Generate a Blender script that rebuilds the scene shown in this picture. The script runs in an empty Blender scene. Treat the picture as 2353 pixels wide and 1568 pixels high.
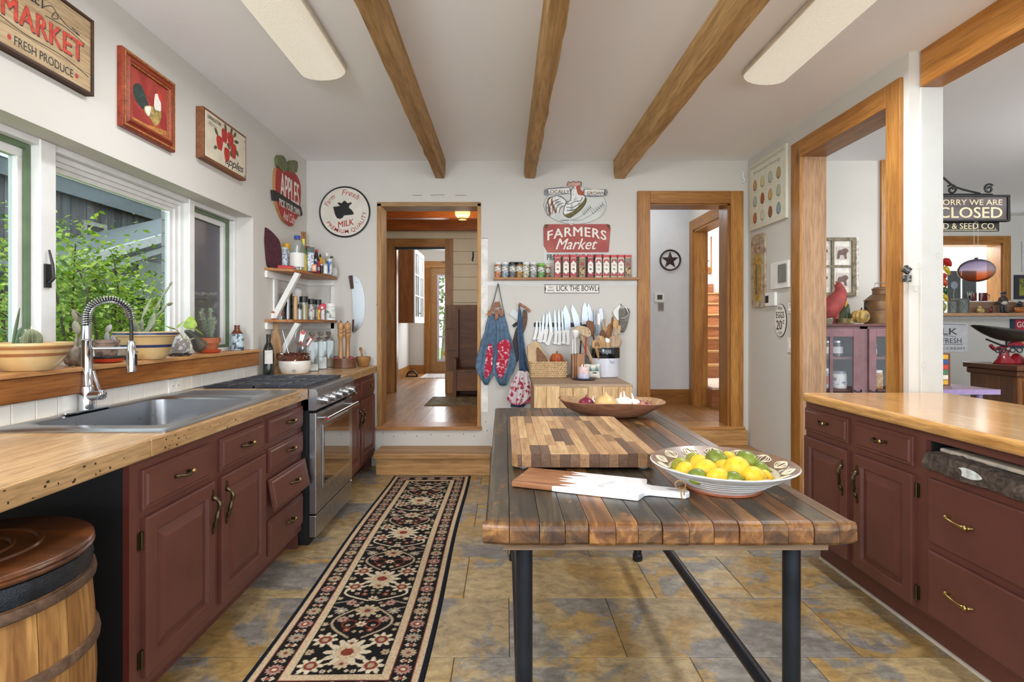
import bpy, bmesh, math, random
import numpy as np
from mathutils import Vector, Matrix
random.seed(7)
PI = math.pi
S = bpy.context.scene
C = S.collection
# ------------------------------------------------------------------ camera
F = 1245.0; CX, CY = 1160.0, 748.0; H = 1.3
cam = bpy.data.cameras.new('camera'); co = bpy.data.objects.new('camera', cam); C.objects.link(co)
co.location = (0, 0, H); co.rotation_euler = (PI/2, 0, 0)
cam.sensor_width = 36; cam.lens = F/2353*36
cam.shift_x = (1176.5-CX)/2353; cam.shift_y = -(784-CY)/2353
cam.clip_start = 0.05; cam.clip_end = 100
S.camera = co
# ------------------------------------------------------------------ light
w = bpy.data.worlds.new('sky'); S.world = w; w.use_nodes = True
wb = w.node_tree.nodes['Background']; wb.inputs[0].default_value = (.86, .93, 1, 1); wb.inputs[1].default_value = 2.35
def light(name, kind, loc, rot, energy, col=(1, 1, 1), **k):
    d = bpy.data.lights.new(name, kind); d.energy = energy; d.color = col
    for a, v in k.items(): setattr(d, a, v)
    o = bpy.data.objects.new(name, d); C.objects.link(o); o.location = loc; o.rotation_euler = rot
    return o
light('sun', 'SUN', (0, 0, 6), (math.radians(28), math.radians(14), 0), 1.6, (1, .96, .88), angle=.02)
light('rear_fill_light', 'POINT', (-1.2, -.7, 2.05), (0, 0, 0), 105, (.97, .98, 1), shadow_soft_size=.25)  # added fill behind the camera for right wall and ceiling; no fixture
S.cycles.adaptive_threshold = .025; S.cycles.max_bounces = 8; S.cycles.diffuse_bounces = 4; S.cycles.glossy_bounces = 3; S.cycles.transparent_max_bounces = 12
S.view_settings.view_transform = 'Standard'; S.view_settings.look = 'None'
S.view_settings.exposure = 0.64; S.view_settings.gamma = 1.0; S.view_settings.use_curve_mapping = False
# ------------------------------------------------------------------ materials
def lin(c):
    if max(c) > 1.001: c = [v/255 for v in c]
    return tuple((v/12.92 if v <= .04045 else ((v+.055)/1.055)**2.4) for v in c[:3]) + (1,)
MATS = {}
def newmat(name):
    m = bpy.data.materials.new(name); m.use_nodes = True
    nt = m.node_tree; b = nt.nodes['Principled BSDF']
    MATS[name] = m
    return m, nt, b
def N(nt, t, **k):
    n = nt.nodes.new(t)
    for a, v in k.items(): setattr(n, a, v)
    return n
def mix(nt, a, b, fac, bt='MIX'):
    n = N(nt, 'ShaderNodeMix', data_type='RGBA', blend_type=bt)
    for i, v in ((0, fac), (6, a), (7, b)):
        if hasattr(v, 'is_linked'): nt.links.new(v, n.inputs[i])
        else: n.inputs[i].default_value = v
    return n.outputs[2]
def ramp(nt, fac, stops):
    r = N(nt, 'ShaderNodeValToRGB'); e = r.color_ramp.elements
    while len(e) > len(stops): e.remove(e[-1])
    while len(e) < len(stops): e.new(1)
    for x, (p, c) in zip(e, stops): x.position = p; x.color = lin(c) if len(c) == 3 else c
    nt.links.new(fac, r.inputs[0]); return r.outputs[0]
def coords(nt, scale=(1, 1, 1), rnd=True, world=False):
    if world: src = N(nt,'ShaderNodeNewGeometry').outputs['Position']
    else: src = N(nt,'ShaderNodeTexCoord').outputs['Object']
    if rnd:
        oi = N(nt,'ShaderNodeObjectInfo'); mm = N(nt,'ShaderNodeMath',operation='MULTIPLY'); mm.inputs[1].default_value = 37.
        nt.links.new(oi.outputs['Random'],mm.inputs[0])
        va = N(nt,'ShaderNodeVectorMath',operation='ADD'); nt.links.new(src,va.inputs[0]); nt.links.new(mm.outputs[0],va.inputs[1]); src = va.outputs[0]
    mp = N(nt,'ShaderNodeMapping'); mp.inputs['Scale'].default_value = scale
    nt.links.new(src,mp.inputs[0]); return mp.outputs[0]
def noise(nt,vec,scale,detail=4,rough=.55,dist=0):
    n = N(nt,'ShaderNodeTexNoise'); n.inputs['Scale'].default_value = scale; n.inputs['Detail'].default_value = detail
    n.inputs['Roughness'].default_value = rough; n.inputs['Distortion'].default_value = dist
    nt.links.new(vec,n.inputs['Vector']); return n.outputs['Fac']
def bump(nt,b,h,strength=.2,dist=.01):
    n = N(nt,'ShaderNodeBump'); n.inputs['Strength'].default_value = strength; n.inputs['Distance'].default_value = dist
    nt.links.new(h,n.inputs['Height']); nt.links.new(n.outputs[0],b.inputs['Normal'])
def plain(name,col,rough=.5,metal=0,var=.06,vs=12,bmp=0,spec=.5,coat=0):
    """a plain painted, glazed or moulded surface with slight procedural variation"""
    if name in MATS: return MATS[name]
    m,nt,b = newmat(name)
    b.inputs['Roughness'].default_value = rough; b.inputs['Metallic'].default_value = metal
    b.inputs['Specular IOR Level'].default_value = spec; b.inputs['Coat Weight'].default_value = coat
    f = noise(nt,coords(nt,rnd=False),vs,3)
    c = [v/255 for v in col]
    nt.links.new(ramp(nt,f,[(.3,[min(1,v*(1-var)) for v in c]),(.7,[min(1,v*(1+var)) for v in c])]),b.inputs['Base Color'])
    if bmp: bump(nt,b,noise(nt,coords(nt,rnd=False),vs*8,3),bmp,.004)
    return m
def wood(name,dark,light_,axis='Z',scale=1.,rough=.45,knots=.5,rnd=True,coat=0,contrast=1.,knotcol=None,spec=.4):
    if name in MATS: return MATS[name]
    m,nt,b = newmat(name)
    b.inputs['Roughness'].default_value = rough; b.inputs['Coat Weight'].default_value = coat; b.inputs['Coat Roughness'].default_value = .15
    b.inputs['Specular IOR Level'].default_value = spec
    sc = [9*scale]*3; sc['XYZ'.index(axis)] = .7*scale
    v = coords(nt,sc,rnd)
    f = noise(nt,v,1.0,3,.5,1.2)
    g = noise(nt,v,9,2,.6,.3)
    d,l = [x/255 for x in dark],[x/255 for x in light_]
    mid = [(a+c)/2 for a,c in zip(d,l)]
    col = ramp(nt,f,[(.5-.22/contrast,d),(.5,mid),(.5+.2/contrast,l)])
    gr = ramp(nt,g,[(.35,(.80,.78,.76)),(.6,(1,1,1))])
    col = mix(nt,col,gr,.75,'MULTIPLY')
    oi = N(nt,'ShaderNodeObjectInfo')
    if rnd: col = mix(nt,col,ramp(nt,oi.outputs['Random'],[(0,(.86,.84,.82)),(1,(1,1,1))]),1,'MULTIPLY')
    if knots:
        sk = [2.6*scale]*3; sk['XYZ'.index(axis)] = 1.1*scale
        vo = N(nt,'ShaderNodeTexVoronoi'); vo.inputs['Scale'].default_value = 1.; nt.links.new(coords(nt,sk,rnd),vo.inputs['Vector'])
        k = ramp(nt,vo.outputs['Distance'],[(.03,(1,1,1)),(.075+.04*knots,(0,0,0))])
        kc = lin(knotcol or [x*.42 for x in dark])
        mm = N(nt,'ShaderNodeMath',operation='MULTIPLY'); mm.inputs[1].default_value = min(1,.4+knots*.5); nt.links.new(k,mm.inputs[0])
        col = mix(nt,col,kc,mm.outputs[0])
    nt.links.new(col,b.inputs['Base Color'])
    bump(nt,b,g,.12,.003)
    return m
def metal(name,col,rough=.3,aniso=0,streak=None):
    if name in MATS: return MATS[name]
    m,nt,b = newmat(name); b.inputs['Metallic'].default_value = 1; b.inputs['Base Color'].default_value = lin(col)
    b.inputs['Roughness'].default_value = rough
    sc = streak or (6,6,6)
    f = noise(nt,coords(nt,sc,False),6,4)
    r = N(nt,'ShaderNodeMapRange'); r.inputs['To Min'].default_value = max(.02,rough*.75); r.inputs['To Max'].default_value = rough*1.3
    nt.links.new(f,r.inputs[0]); nt.links.new(r.outputs[0],b.inputs['Roughness'])
    return m
def glass(name,tint=(1,1,1),gloss=.07,rough=.02,body=0.):
    """thin pane / jar glass: mostly see-through, a little mirror"""
    if name in MATS: return MATS[name]
    m,nt,b = newmat(name); nt.nodes.remove(b)
    out = nt.nodes['Material Output']
    t = N(nt,'ShaderNodeBsdfTransparent'); t.inputs[0].default_value = lin([v*255 for v in tint]) if max(tint) <= 1 else lin(tint)
    g = N(nt,'ShaderNodeBsdfGlossy'); g.inputs['Roughness'].default_value = rough
    lw = N(nt,'ShaderNodeLayerWeight'); lw.inputs[0].default_value = .25
    mr = N(nt,'ShaderNodeMapRange'); mr.inputs['To Min'].default_value = gloss; mr.inputs['To Max'].default_value = min(1,gloss*6+.08)
    nt.links.new(lw.outputs['Facing'],mr.inputs[0])
    ms = N(nt,'ShaderNodeMixShader'); nt.links.new(mr.outputs[0],ms.inputs[0]); nt.links.new(t.outputs[0],ms.inputs[1]); nt.links.new(g.outputs[0],ms.inputs[2])
    sh = ms.outputs[0]
    if body:
        d = N(nt,'ShaderNodeBsdfDiffuse'); d.inputs[0].default_value = t.inputs[0].default_value
        m2 = N(nt,'ShaderNodeMixShader'); m2.inputs[0].default_value = body; nt.links.new(sh,m2.inputs[1]); nt.links.new(d.outputs[0],m2.inputs[2]); sh = m2.outputs[0]
    nt.links.new(sh,out.inputs[0])
    return m
def spots(name,base,spot,scale=30,thr=.45,rough=.8,soft=.05,third=None):
    """two/three-tone blotchy print or glaze"""
    if name in MATS: return MATS[name]
    m,nt,b = newmat(name); b.inputs['Roughness'].default_value = rough
    f = noise(nt,coords(nt,rnd=False),scale,3,.5,.4)
    st = [(thr-soft,base),(thr+soft,spot)]
    if third: st.append((min(1,thr+.16),third))
    nt.links.new(ramp(nt,f,st),b.inputs['Base Color'])
    return m
def attr_mat(name,rough=.9,bmp=.3,bs=300):
    m,nt,b = newmat(name); b.inputs['Roughness'].default_value = rough; b.inputs['Specular IOR Level'].default_value = .15
    a = N(nt,'ShaderNodeAttribute',attribute_name='Col')
    f = noise(nt,coords(nt,rnd=False),160,2)
    nt.links.new(mix(nt,a.outputs['Color'],ramp(nt,f,[(.3,(.82,.82,.82)),(.7,(1,1,1))]),1,'MULTIPLY'),b.inputs['Base Color'])
    bump(nt,b,noise(nt,coords(nt,rnd=False),bs,2),bmp,.003)
    return m
# ------------------------------------------------------------------ geometry helpers
WORLD = {}
class B:
    """collects shapes; build() links them as ONE mesh object"""
    def __init__(s): s.v = []; s.f = []
    def add(s,vs,fs,M=None):
        k = len(s.v)
        s.v += [tuple(M @ Vector(p)) if M else tuple(p) for p in vs]
        s.f += [tuple(i+k for i in f) for f in fs]; return s
    def box(s,x0,x1,y0,y1,z0,z1,M=None):
        if x0 > x1: x0,x1 = x1,x0
        if y0 > y1: y0,y1 = y1,y0
        if z0 > z1: z0,z1 = z1,z0
        vs = [(x,y,z) for z in (z0,z1) for y in (y0,y1) for x in (x0,x1)]
        return s.add(vs,[(0,2,3,1),(4,5,7,6),(0,1,5,4),(2,6,7,3),(0,4,6,2),(1,3,7,5)],M)
    def lathe(s,prof,n=24,M=None,sx=1,sy=1,cap=True):
        vs = []; fs = []
        for r,z in prof:
            for i in range(n):
                a = 2*PI*i/n; vs.append((r*math.cos(a)*sx,r*math.sin(a)*sy,z))
        for j in range(len(prof)-1):
            for i in range(n):
                a,b = j*n+i,j*n+(i+1) % n
                fs.append((a,b,b+n,a+n))
        if cap:
            if prof[0][0] > 1e-5: fs.append(tuple(range(n))[::-1])
            if prof[-1][0] > 1e-5: fs.append(tuple(range((len(prof)-1)*n,len(prof)*n)))
        return s.add(vs,fs,M)
    def tube(s,pts,r,n=8,M=None,closed=False,flat=1):
        pts = [Vector(p) for p in pts]; m = len(pts); vs = []; fs = []
        rr = r if isinstance(r,(list,tuple)) else [r]*m
        up = None
        for i,p in enumerate(pts):
            d = (pts[(i+1) % m]-pts[i-1]) if closed else (pts[min(i+1,m-1)]-pts[max(i-1,0)])
            if d.length < 1e-9: d = Vector((0,0,1))
            d.normalize()
            if up is None: up = Vector((0,0,1)) if abs(d.z) < .9 else Vector((1,0,0))
            a = up.cross(d)
            if a.length < 1e-6: a = Vector((1,0,0)).cross(d)
            a.normalize(); c = d.cross(a); up = c
            for k in range(n):
                t = 2*PI*k/n; vs.append(p+a*math.cos(t)*rr[i]+c*math.sin(t)*rr[i]*flat)
        for i in range(m if closed else m-1):
            for k in range(n):
                a0,a1 = i*n+k,i*n+(k+1) % n; j = ((i+1) % m)*n
                fs.append((a0,a1,j+(k+1) % n,j+k))
        if not closed: fs += [tuple(range(n))[::-1],tuple(range((m-1)*n,m*n))]
        return s.add(vs,fs,M)
    def cyl(s,p0,p1,r0,r1=None,n=12,M=None):
        return s.tube([p0,p1],[r0,r0 if r1 is None else r1],n,M)
    def ball(s,c,r,n=16,m=10,M=None):
        r = r if isinstance(r,(tuple,list)) else (r,r,r); vs = []; fs = []
        for j in range(m+1):
            t = PI*j/m
            for i in range(n):
                a = 2*PI*i/n; vs.append((c[0]+r[0]*math.sin(t)*math.cos(a),c[1]+r[1]*math.sin(t)*math.sin(a),c[2]-r[2]*math.cos(t)))
        for j in range(m):
            for i in range(n): fs.append((j*n+i,j*n+(i+1) % n,(j+1)*n+(i+1) % n,(j+1)*n+i))
        return s.add(vs,fs,M)
    def prism(s,pl,pts,w0,w1):
        """outline pts (u,v) on plane pl, from depth w0 to w1"""
        n = len(pts)
        vs = [pl(u,v,w0) for u,v in pts]+[pl(u,v,w1) for u,v in pts]
        return s.add(vs,[tuple(range(n))[::-1],tuple(range(n,2*n))]+[(i,(i+1) % n,n+(i+1) % n,n+i) for i in range(n)])
    def loops(s,pl,u0,u1,v0,v1,prof):
        """raised / recessed panel: rectangles inset by d at height h"""
        vs = []; fs = []
        for d,h in prof:
            vs += [pl(u0+d,v0+d,h),pl(u1-d,v0+d,h),pl(u1-d,v1-d,h),pl(u0+d,v1-d,h)]
        for j in range(len(prof)-1):
            for i in range(4): a,b = j*4+i,j*4+(i+1) % 4; fs.append((a,b,b+4,a+4))
        k = (len(prof)-1)*4; fs.append((k,k+1,k+2,k+3)); fs.append((3,2,1,0))
        return s.add(vs,fs)
    def ring4(s,x0,x1,y0,y1,z0,z1,l,r,t,b):
        """a four sided frame in the y-z plane, stiles between the rails"""
        s.box(x0,x1,y0,y1,z1-t,z1).box(x0,x1,y0,y1,z0,z0+b)
        return s.box(x0,x1,y0,y0+l,z0+b,z1-t).box(x0,x1,y1-r,y1,z0+b,z1-t)
    def ring4b(s,x0,x1,y0,y1,z0,z1,l,r,t,b):
        """the same facing the camera"""
        s.box(x0,x1,y0,y1,z1-t,z1).box(x0,x1,y0,y1,z0,z0+b)
        return s.box(x0,x0+l,y0,y1,z0+b,z1-t).box(x1-r,x1,y0,y1,z0+b,z1-t)
    def build(s,name,mat,parent=None,smooth=False,bevel=0,seg=2,mods=None,sub=0,solid=0):
        me = bpy.data.meshes.new(name)
        off = Vector((0,0,0))
        if parent is not None and parent.name in WORLD: off = WORLD[parent.name]
        me.from_pydata([tuple(Vector(p)-off) for p in s.v],[],s.f)
        bm = bmesh.new(); bm.from_mesh(me); bmesh.ops.remove_doubles(bm,verts=bm.verts,dist=1e-6)
        bmesh.ops.recalc_face_normals(bm,faces=bm.faces); bm.to_mesh(me); bm.free()
        me.materials.append(mat)
        o = bpy.data.objects.new(name,me); C.objects.link(o)
        if parent is not None:
            o.parent = parent
            if parent.name in WORLD: WORLD[o.name] = off
        if smooth:
            me.polygons.foreach_set('use_smooth',[True]*len(me.polygons))
            me.set_sharp_from_angle(angle=math.radians(40))
        if solid: md = o.modifiers.new('solid','SOLIDIFY'); md.thickness = solid; md.offset = 0
        if bevel: md = o.modifiers.new('bevel','BEVEL'); md.width = bevel; md.segments = seg; md.limit_method = 'ANGLE'; md.angle_limit = math.radians(50)
        if sub: md = o.modifiers.new('sub','SUBSURF'); md.levels = sub; md.render_levels = sub
        return o
def tag(o,label,cat,group=None,kind=None):
    o['label'] = label; o['category'] = cat
    if group: o['group'] = group
    if kind: o['kind'] = kind
    return o
def struct(o,label=None):
    o['kind'] = 'structure'
    if label: o['label'] = label
    return o
def thing(name,label,cat,loc=(0,0,0),rotz=0,group=None,world=False,kind=None):
    o = bpy.data.objects.new(name,None); C.objects.link(o); o.location = loc; o.rotation_euler = (0,0,rotz); o.empty_display_size = .05
    if cat: tag(o,label,cat,group,kind)
    else: struct(o,label)
    if world: WORLD[o.name] = Vector(loc)
    return o
def copytree(o,parent=None):
    c = o.copy(); C.objects.link(c); c.parent = parent
    for ch in [x for x in o.children]: copytree(ch,c)
    return c
def plane(o,u,v):
    o,u,v = Vector(o),Vector(u),Vector(v); n = u.cross(v)
    return lambda a,b,c=0: tuple(o+u*a+v*b+n*c)
def LW(y,z,x=-1.83): return plane((x,y,z),(0,1,0),(0,0,1))      # on the left wall, seen from the room
def BW(x,z,y=5.0): return plane((x,y,z),(1,0,0),(0,0,1))        # on a wall facing the camera
def RW(y,z,x=2.245): return plane((x,y,z),(0,-1,0),(0,0,1))     # on the right wall
def TOPP(x,y,z): return plane((x,y,z),(1,0,0),(0,1,0))          # lying flat
def curve(pts,n=6,closed=True):
    """smooth outline through pts"""
    P = [Vector(p) for p in pts]; m = len(P); out = []
    for i in range(m if closed else m-1):
        g = lambda k: P[k % m] if closed else P[max(0,min(m-1,k))]
        a,b,c,d = g(i-1),g(i),g(i+1),g(i+2)
        for t in range(n):
            t /= n
            out.append(tuple(.5*((2*b)+(c-a)*t+(2*a-5*b+4*c-d)*t*t+(3*b-a-3*c+d)*t**3)))
    if not closed: out.append(tuple(P[-1]))
    return out
def ell(cx,cy,rx,ry,n=24,a0=0): return [(cx+rx*math.cos(2*PI*i/n+a0),cy+ry*math.sin(2*PI*i/n+a0)) for i in range(n)]
def rrect(u0,u1,v0,v1,r,n=4):
    out = []
    for cx,cy,a in ((u1-r,v0+r,-PI/2),(u1-r,v1-r,0),(u0+r,v1-r,PI/2),(u0+r,v0+r,PI)):
        out += [(cx+r*math.cos(a+PI/2*i/n),cy+r*math.sin(a+PI/2*i/n)) for i in range(n+1)]
    return out
def stroke(pts,wd):
    """outline of a painted line along pts (u,v) of width wd (or list)"""
    P = [Vector(p) for p in pts]; L,R = [],[]
    ww = wd if isinstance(wd,(list,tuple)) else [wd]*len(P)
    for i,p in enumerate(P):
        d = P[min(i+1,len(P)-1)]-P[max(i-1,0)]; d = d.normalized() if d.length else Vector((1,0)); n = Vector((-d.y,d.x))
        L.append(tuple(p+n*ww[i]/2)); R.append(tuple(p-n*ww[i]/2))
    return L+R[::-1]
_tc = {}
def text2d(s,bold=0.,shear=0.,space=1.):
    k = (s,bold,shear,space)
    if k in _tc: return _tc[k]
    cu = bpy.data.curves.new('t','FONT'); cu.body = s; cu.size = 1; cu.align_x = 'CENTER'; cu.offset = bold; cu.shear = shear
    cu.resolution_u = 3; cu.space_character = space; cu.fill_mode = 'FRONT'
    o = bpy.data.objects.new('t',cu); C.objects.link(o)
    me = bpy.data.meshes.new_from_object(o.evaluated_get(bpy.context.evaluated_depsgraph_get()))
    vs = [(v.co.x,v.co.y) for v in me.vertices]; fs = [tuple(p.vertices) for p in me.polygons]
    bpy.data.objects.remove(o); bpy.data.curves.remove(cu); bpy.data.meshes.remove(me)
    xs = [v[0] for v in vs]; ys = [v[1] for v in vs]
    cx = (min(xs)+max(xs))/2; y0,y1 = min(ys),max(ys)
    _tc[k] = ([(x-cx,y-y0) for x,y in vs],fs,max(xs)-min(xs),y1-y0); return _tc[k]
def letter(pl,s,u,v,width,height,mat,parent,w=.001,bold=0.,shear=0.,space=1.,bend=None,name='lettering'):
    """print the words s centred at (u, v) (baseline), fitted to width x height"""
    vs,fs,W,Hh = text2d(s,0,shear,space)
    b = B(); f = bold*height*1.1
    for k,(du,dv) in enumerate(((0,0),) if not bold else ((-f,0),(f,0),(0,f*.6),(0,-f*.6))):
        out = []
        for x,y in vs:
            a,c = u+du+x/W*(width-2*f),v+dv+y/Hh*height
            out.append(pl(*(bend(a,c) if bend else (a,c)),w+k*3e-5))
        b.add(out,fs)
    return b.build(name,mat,parent)
def arc(pl,s,cx,cy,R,a_mid,a_span,height,mat,parent,w=.001,inside=False,bold=0.,shear=0.,name='lettering'):
    """words along a circle; a_mid/a_span in degrees; inside: letters read upright along the lower arc"""
    vs,fs,W,Hh = text2d(s,bold,shear,1.05)
    b = B(); out = []
    for x,y in vs:
        t = x/W*math.radians(a_span); r = (R-y/Hh*height) if inside else (R+y/Hh*height)
        a = math.radians(a_mid)+(t if inside else -t)
        out.append(pl(cx+r*math.cos(a),cy+r*math.sin(a),w))
    b.add(out,fs); return b.build(name,mat,parent)
def shape(pl,pts,w0,w1,name,mat,parent,**k): return B().prism(pl,pts,w0,w1).build(name,mat,parent,**k)
def T(x,y,z,rx=0,ry=0,rz=0,s=1):
    return Matrix.Translation((x,y,z)) @ Matrix.Rotation(rz,4,'Z') @ Matrix.Rotation(ry,4,'Y') @ Matrix.Rotation(rx,4,'X') @ Matrix.Scale(s,4)
def P(px,py,y): return ((px-CX)*y/F,y,H-(py-CY)*y/F)
# ------------------------------------------------------------------ shared materials
M_wall = plain('wall_paint',(212,209,202),.85,var=.012,vs=1.5,bmp=.02)
M_ceil = plain('ceiling_paint',(250,250,251),.9,var=.004,vs=1.2,bmp=.03)
M_white = plain('white_paint',(236,236,232),.45,var=.02)
M_trimwhite = plain('window_white',(228,228,226),.4,var=.02)
M_green = plain('green_sash',(92,112,82),.5,var=.08)
M_pineZ = wood('pine_trim_upright',(164,106,46),(204,148,78),'Z',1,.38,.6)
M_pineX = wood('pine_trim_across',(164,106,46),(204,148,78),'X',1,.38,.6)
M_pineY = wood('pine_trim_deep',(164,106,46),(204,148,78),'Y',1,.38,.6)
M_beam = wood('rough_beam',(180,138,82),(218,178,122),'Y',.8,.7,.6,contrast=1.2)
M_stepX = wood('step_wood',(192,142,86),(222,178,122),'X',.8,.4,.5)
M_floorY = wood('floor_board',(160,106,54),(202,150,90),'Y',.9,.36,.25,coat=.1)
M_maroon = plain('maroon_paint',(99,58,50),.38,var=.05,vs=6,spec=.4)
M_black = plain('black_paint',(18,18,19),.6,var=.15)
M_chrome = metal('chrome',(205,207,212),.12)
M_steel = metal('brushed_steel',(176,178,182),.28,streak=(2,40,2))
M_steelS = metal('sink_steel',(168,170,173),.3,streak=(30,3,3))
M_brass = metal('aged_brass',(176,150,92),.3)
M_antique = metal('antique_metal',(96,84,62),.38)
M_iron = plain('black_iron',(28,28,30),.45,var=.2,spec=.5)
M_glass = glass('window_glass',(1,1,1),.012)
M_jar = glass('jar_glass',(.94,.96,.96),.09)
M_redp = plain('red_print',(172,44,40),.6,var=.12,vs=40)
M_blackp = plain('black_print',(36,32,32),.6,var=.2,vs=40)
M_whitep = plain('white_print',(236,232,222),.6,var=.05,vs=40)
# ================================================================== THE SETTING
CEIL = 2.82; XL,XR,YB = -1.83,2.245,5.0; CH = .93; LV = .37
# --- slate floor: base slab with every tile as its own piece
M_grout = plain('floor_grout',(70,66,60),.9)
def slate():
    m,nt,b = newmat('slate_tile')
    v = coords(nt,(1,1,1),True); vs = coords(nt,(1,1.5,1),True)
    big = noise(nt,v,1.7,6,.6,.6); fine = noise(nt,vs,13,8,.75,.5); cl = noise(nt,v,2.1,7,.64,.9)
    grey = ramp(nt,fine,[(.3,(96,90,86)),(.5,(136,129,121)),(.7,(172,166,156))])
    tan = ramp(nt,fine,[(.3,(120,102,76)),(.5,(174,150,110)),(.7,(204,180,138))])
    gold = ramp(nt,fine,[(.3,(124,98,56)),(.55,(180,146,90)),(.75,(204,174,116))])
    k1 = ramp(nt,big,[(.485,(0,0,0)),(.52,(1,1,1))]); k2 = ramp(nt,cl,[(.53,(0,0,0)),(.56,(1,1,1))])
    oi = N(nt,'ShaderNodeObjectInfo')
    c = mix(nt,mix(nt,grey,tan,k1),gold,k2)
    c = mix(nt,c,ramp(nt,oi.outputs['Random'],[(0,(.84,.84,.86)),(1,(1,1,.98))]),1,'MULTIPLY')
    nt.links.new(c,b.inputs['Base Color']); b.inputs['Roughness'].default_value = .42
    bump(nt,b,mix(nt,fine,cl,.5),.35,.006)
    return m
M_slate = slate()
fl = struct(B().box(XL-.2,8.2,-2.6,5.1,-.06,-.004).box(2.2,8.2,5.1,7.7,-.06,-.004).build('floor',M_grout))
TW = .461
_tm = {}
def tile(x0,x1,y0,y1):
    k = (round(x1-x0,3),round(y1-y0,3))
    if k not in _tm:
        w_,d_ = (x1-x0)/2-.0015,(y1-y0)/2-.0015
        b = B(); e = .003
        vs = [(-w_,-d_,-.005),(w_,-d_,-.005),(w_,d_,-.005),(-w_,d_,-.005),(-w_,-d_,-.0015),(w_,-d_,-.0015),(w_,d_,-.0015),(-w_,d_,-.0015),
              (-w_+e,-d_+e,0),(w_-e,-d_+e,0),(w_-e,d_-e,0),(-w_+e,d_-e,0)]
        b.add(vs,[(0,1,5,4),(1,2,6,5),(2,3,7,6),(3,0,4,7),(4,5,9,8),(5,6,10,9),(6,7,11,10),(7,4,8,11),(8,9,10,11),(3,2,1,0)])
        o = b.build('floor_tile',M_slate,fl); _tm[k] = o
    else:
        o = _tm[k].copy(); C.objects.link(o); o.parent = fl
    o.location = ((x0+x1)/2,(y0+y1)/2,0)
for r in range(-2,8):
    y0 = 2.124+.4597*r; y1 = min(y0+.4597,YB)
    if y0 > YB-.02: break
    x = (.017 if r % 2 == 0 else .722)-1.382*2; k = 0
    while x < XR:
        wd = TW if k % 2 == 0 else 2*TW
        a,c = max(x,XL),min(x+wd,XR)
        if c-a > .03: tile(a,c,y0,y1)
        x += wd; k += 1
# --- ceiling
struct(B().box(XL-.25,8.2,-2.6,7.7,CEIL,CEIL+.12).build('ceiling',M_ceil))
# --- left wall with the window opening
WY0,WY1,WZ0,WZ1 = 1.50,3.94,1.10,2.085
wl = B()
for a in ((-2.6,WY0,0,CEIL),(WY1,YB+.2,0,CEIL),(WY0,WY1,0,WZ0),(WY0,WY1,WZ1,CEIL)): wl.box(XL-.24,XL,a[0],a[1],a[2],a[3])
wall_left = struct(wl.build('wall_left',M_wall))
# backsplash tiles (each its own piece)
M_tile = plain('backsplash_glaze',(238,236,228),.18,var=.015,coat=.3)
struct(B().box(XL,XL+.004,1.2,3.95,CH,1.012).build('backsplash_bed',plain('tile_grout',(150,146,136),.9),wall_left))
tm = None
for i in range(-6,18):
    y0 = 2.102+.1045*i
    if tm is None:
        tm = B().loops(plane((0,0,0),(0,1,0),(0,0,1)),.0012,.1033,0,.078,[(0,0),(0,.006),(.0025,.008)]).build('backsplash_tile',M_tile,wall_left); o = tm
    else: o = tm.copy(); C.objects.link(o); o.parent = wall_left
    o.location = (XL+.003,y0,CH+.002)
# --- back wall with two doorways
D1 = (-1.165,-.232,LV,2.425); D2 = (1.32,2.09,LV,2.43)
bw = B()
for x0,x1,z0,z1 in ((XL-.2,D1[0],0,CEIL),(D1[1],D2[0],0,CEIL),(D2[1],3.49,0,CEIL),(D1[0],D1[1],0,D1[2]-.03),(D1[0],D1[1],D1[3],CEIL),(D2[0],D2[1],0,D2[2]-.03),(D2[0],D2[1],D2[3],CEIL)):
    bw.box(x0,x1,YB,YB+.2,z0,z1)
wall_back = struct(bw.build('wall_back',M_wall))
# --- right wall, ending in the white post, with the doorway to the dining room
OY0,OY1,OZ = 3.14,4.12,2.60
rw = B()
rw.box(XR,XR+.175,OY1,YB,0,CEIL).box(XR,XR+.175,OY0,OY1,OZ,CEIL).box(XR,XR+.175,3.01,OY0,0,CEIL)
wall_right = struct(rw.build('wall_right',M_wall))
struct(B().box(XR+.055,XR+.18,2.995,3.02,0,2.62).build('post_board',plain('post_paint',(200,199,193),.6,var=.01),wall_right,bevel=.004))
kn = B()
for px,py in ((2112,612),(2156,588),(2105,664),(2122,838)):
    x,y,z = P(px,py,2.994); kn.tube([(x+.012*math.cos(a),2.9945,z+.017*math.sin(a)) for a in np.linspace(0,2*PI,14)[:-1]],.0012,5,closed=True)
struct(kn.build('knot_outline',plain('faded_knot',(196,192,182),.6),wall_right))
# --- dining room walls
M_corner = M_pineZ
struct(B().box(3.46,3.505,4.975,5.22,0,CEIL).build('trim_1',M_pineZ))
OX0,OX1,OZ0,OZ1 = 5.3,6.885,1.40,2.435
fw = B()
for x0,x1,z0,z1 in ((3.6,OX0,0,CEIL),(OX1,8.2,0,CEIL),(OX0,OX1,0,OZ0),(OX0,OX1,OZ1,CEIL)): fw.box(x0,x1,7.5,7.7,z0,z1)
struct(fw.build('wall_far',M_wall)); struct(B().box(8.2,8.3,-2.6,7.7,0,CEIL).build('wall_dining_right',M_wall))
struct(B().box(5.0,8.2,9.0,9.1,0,CEIL).build('wall_beyond',M_wall))
t2 = B().box(OX1,OX1+.095,7.475,7.5,OZ0,OZ1+.1).box(OX0-.1,OX1,7.475,7.5,OZ1,OZ1+.1)
t2o = thing('trim_2','orange pine casing round the far dining room opening',None,(6,7.5,1.5),world=True)
B().box(OX1,OX1+.095,7.47,7.5,OZ0,OZ1+.1).build('casing',M_pineZ,t2o,bevel=.004)
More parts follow.
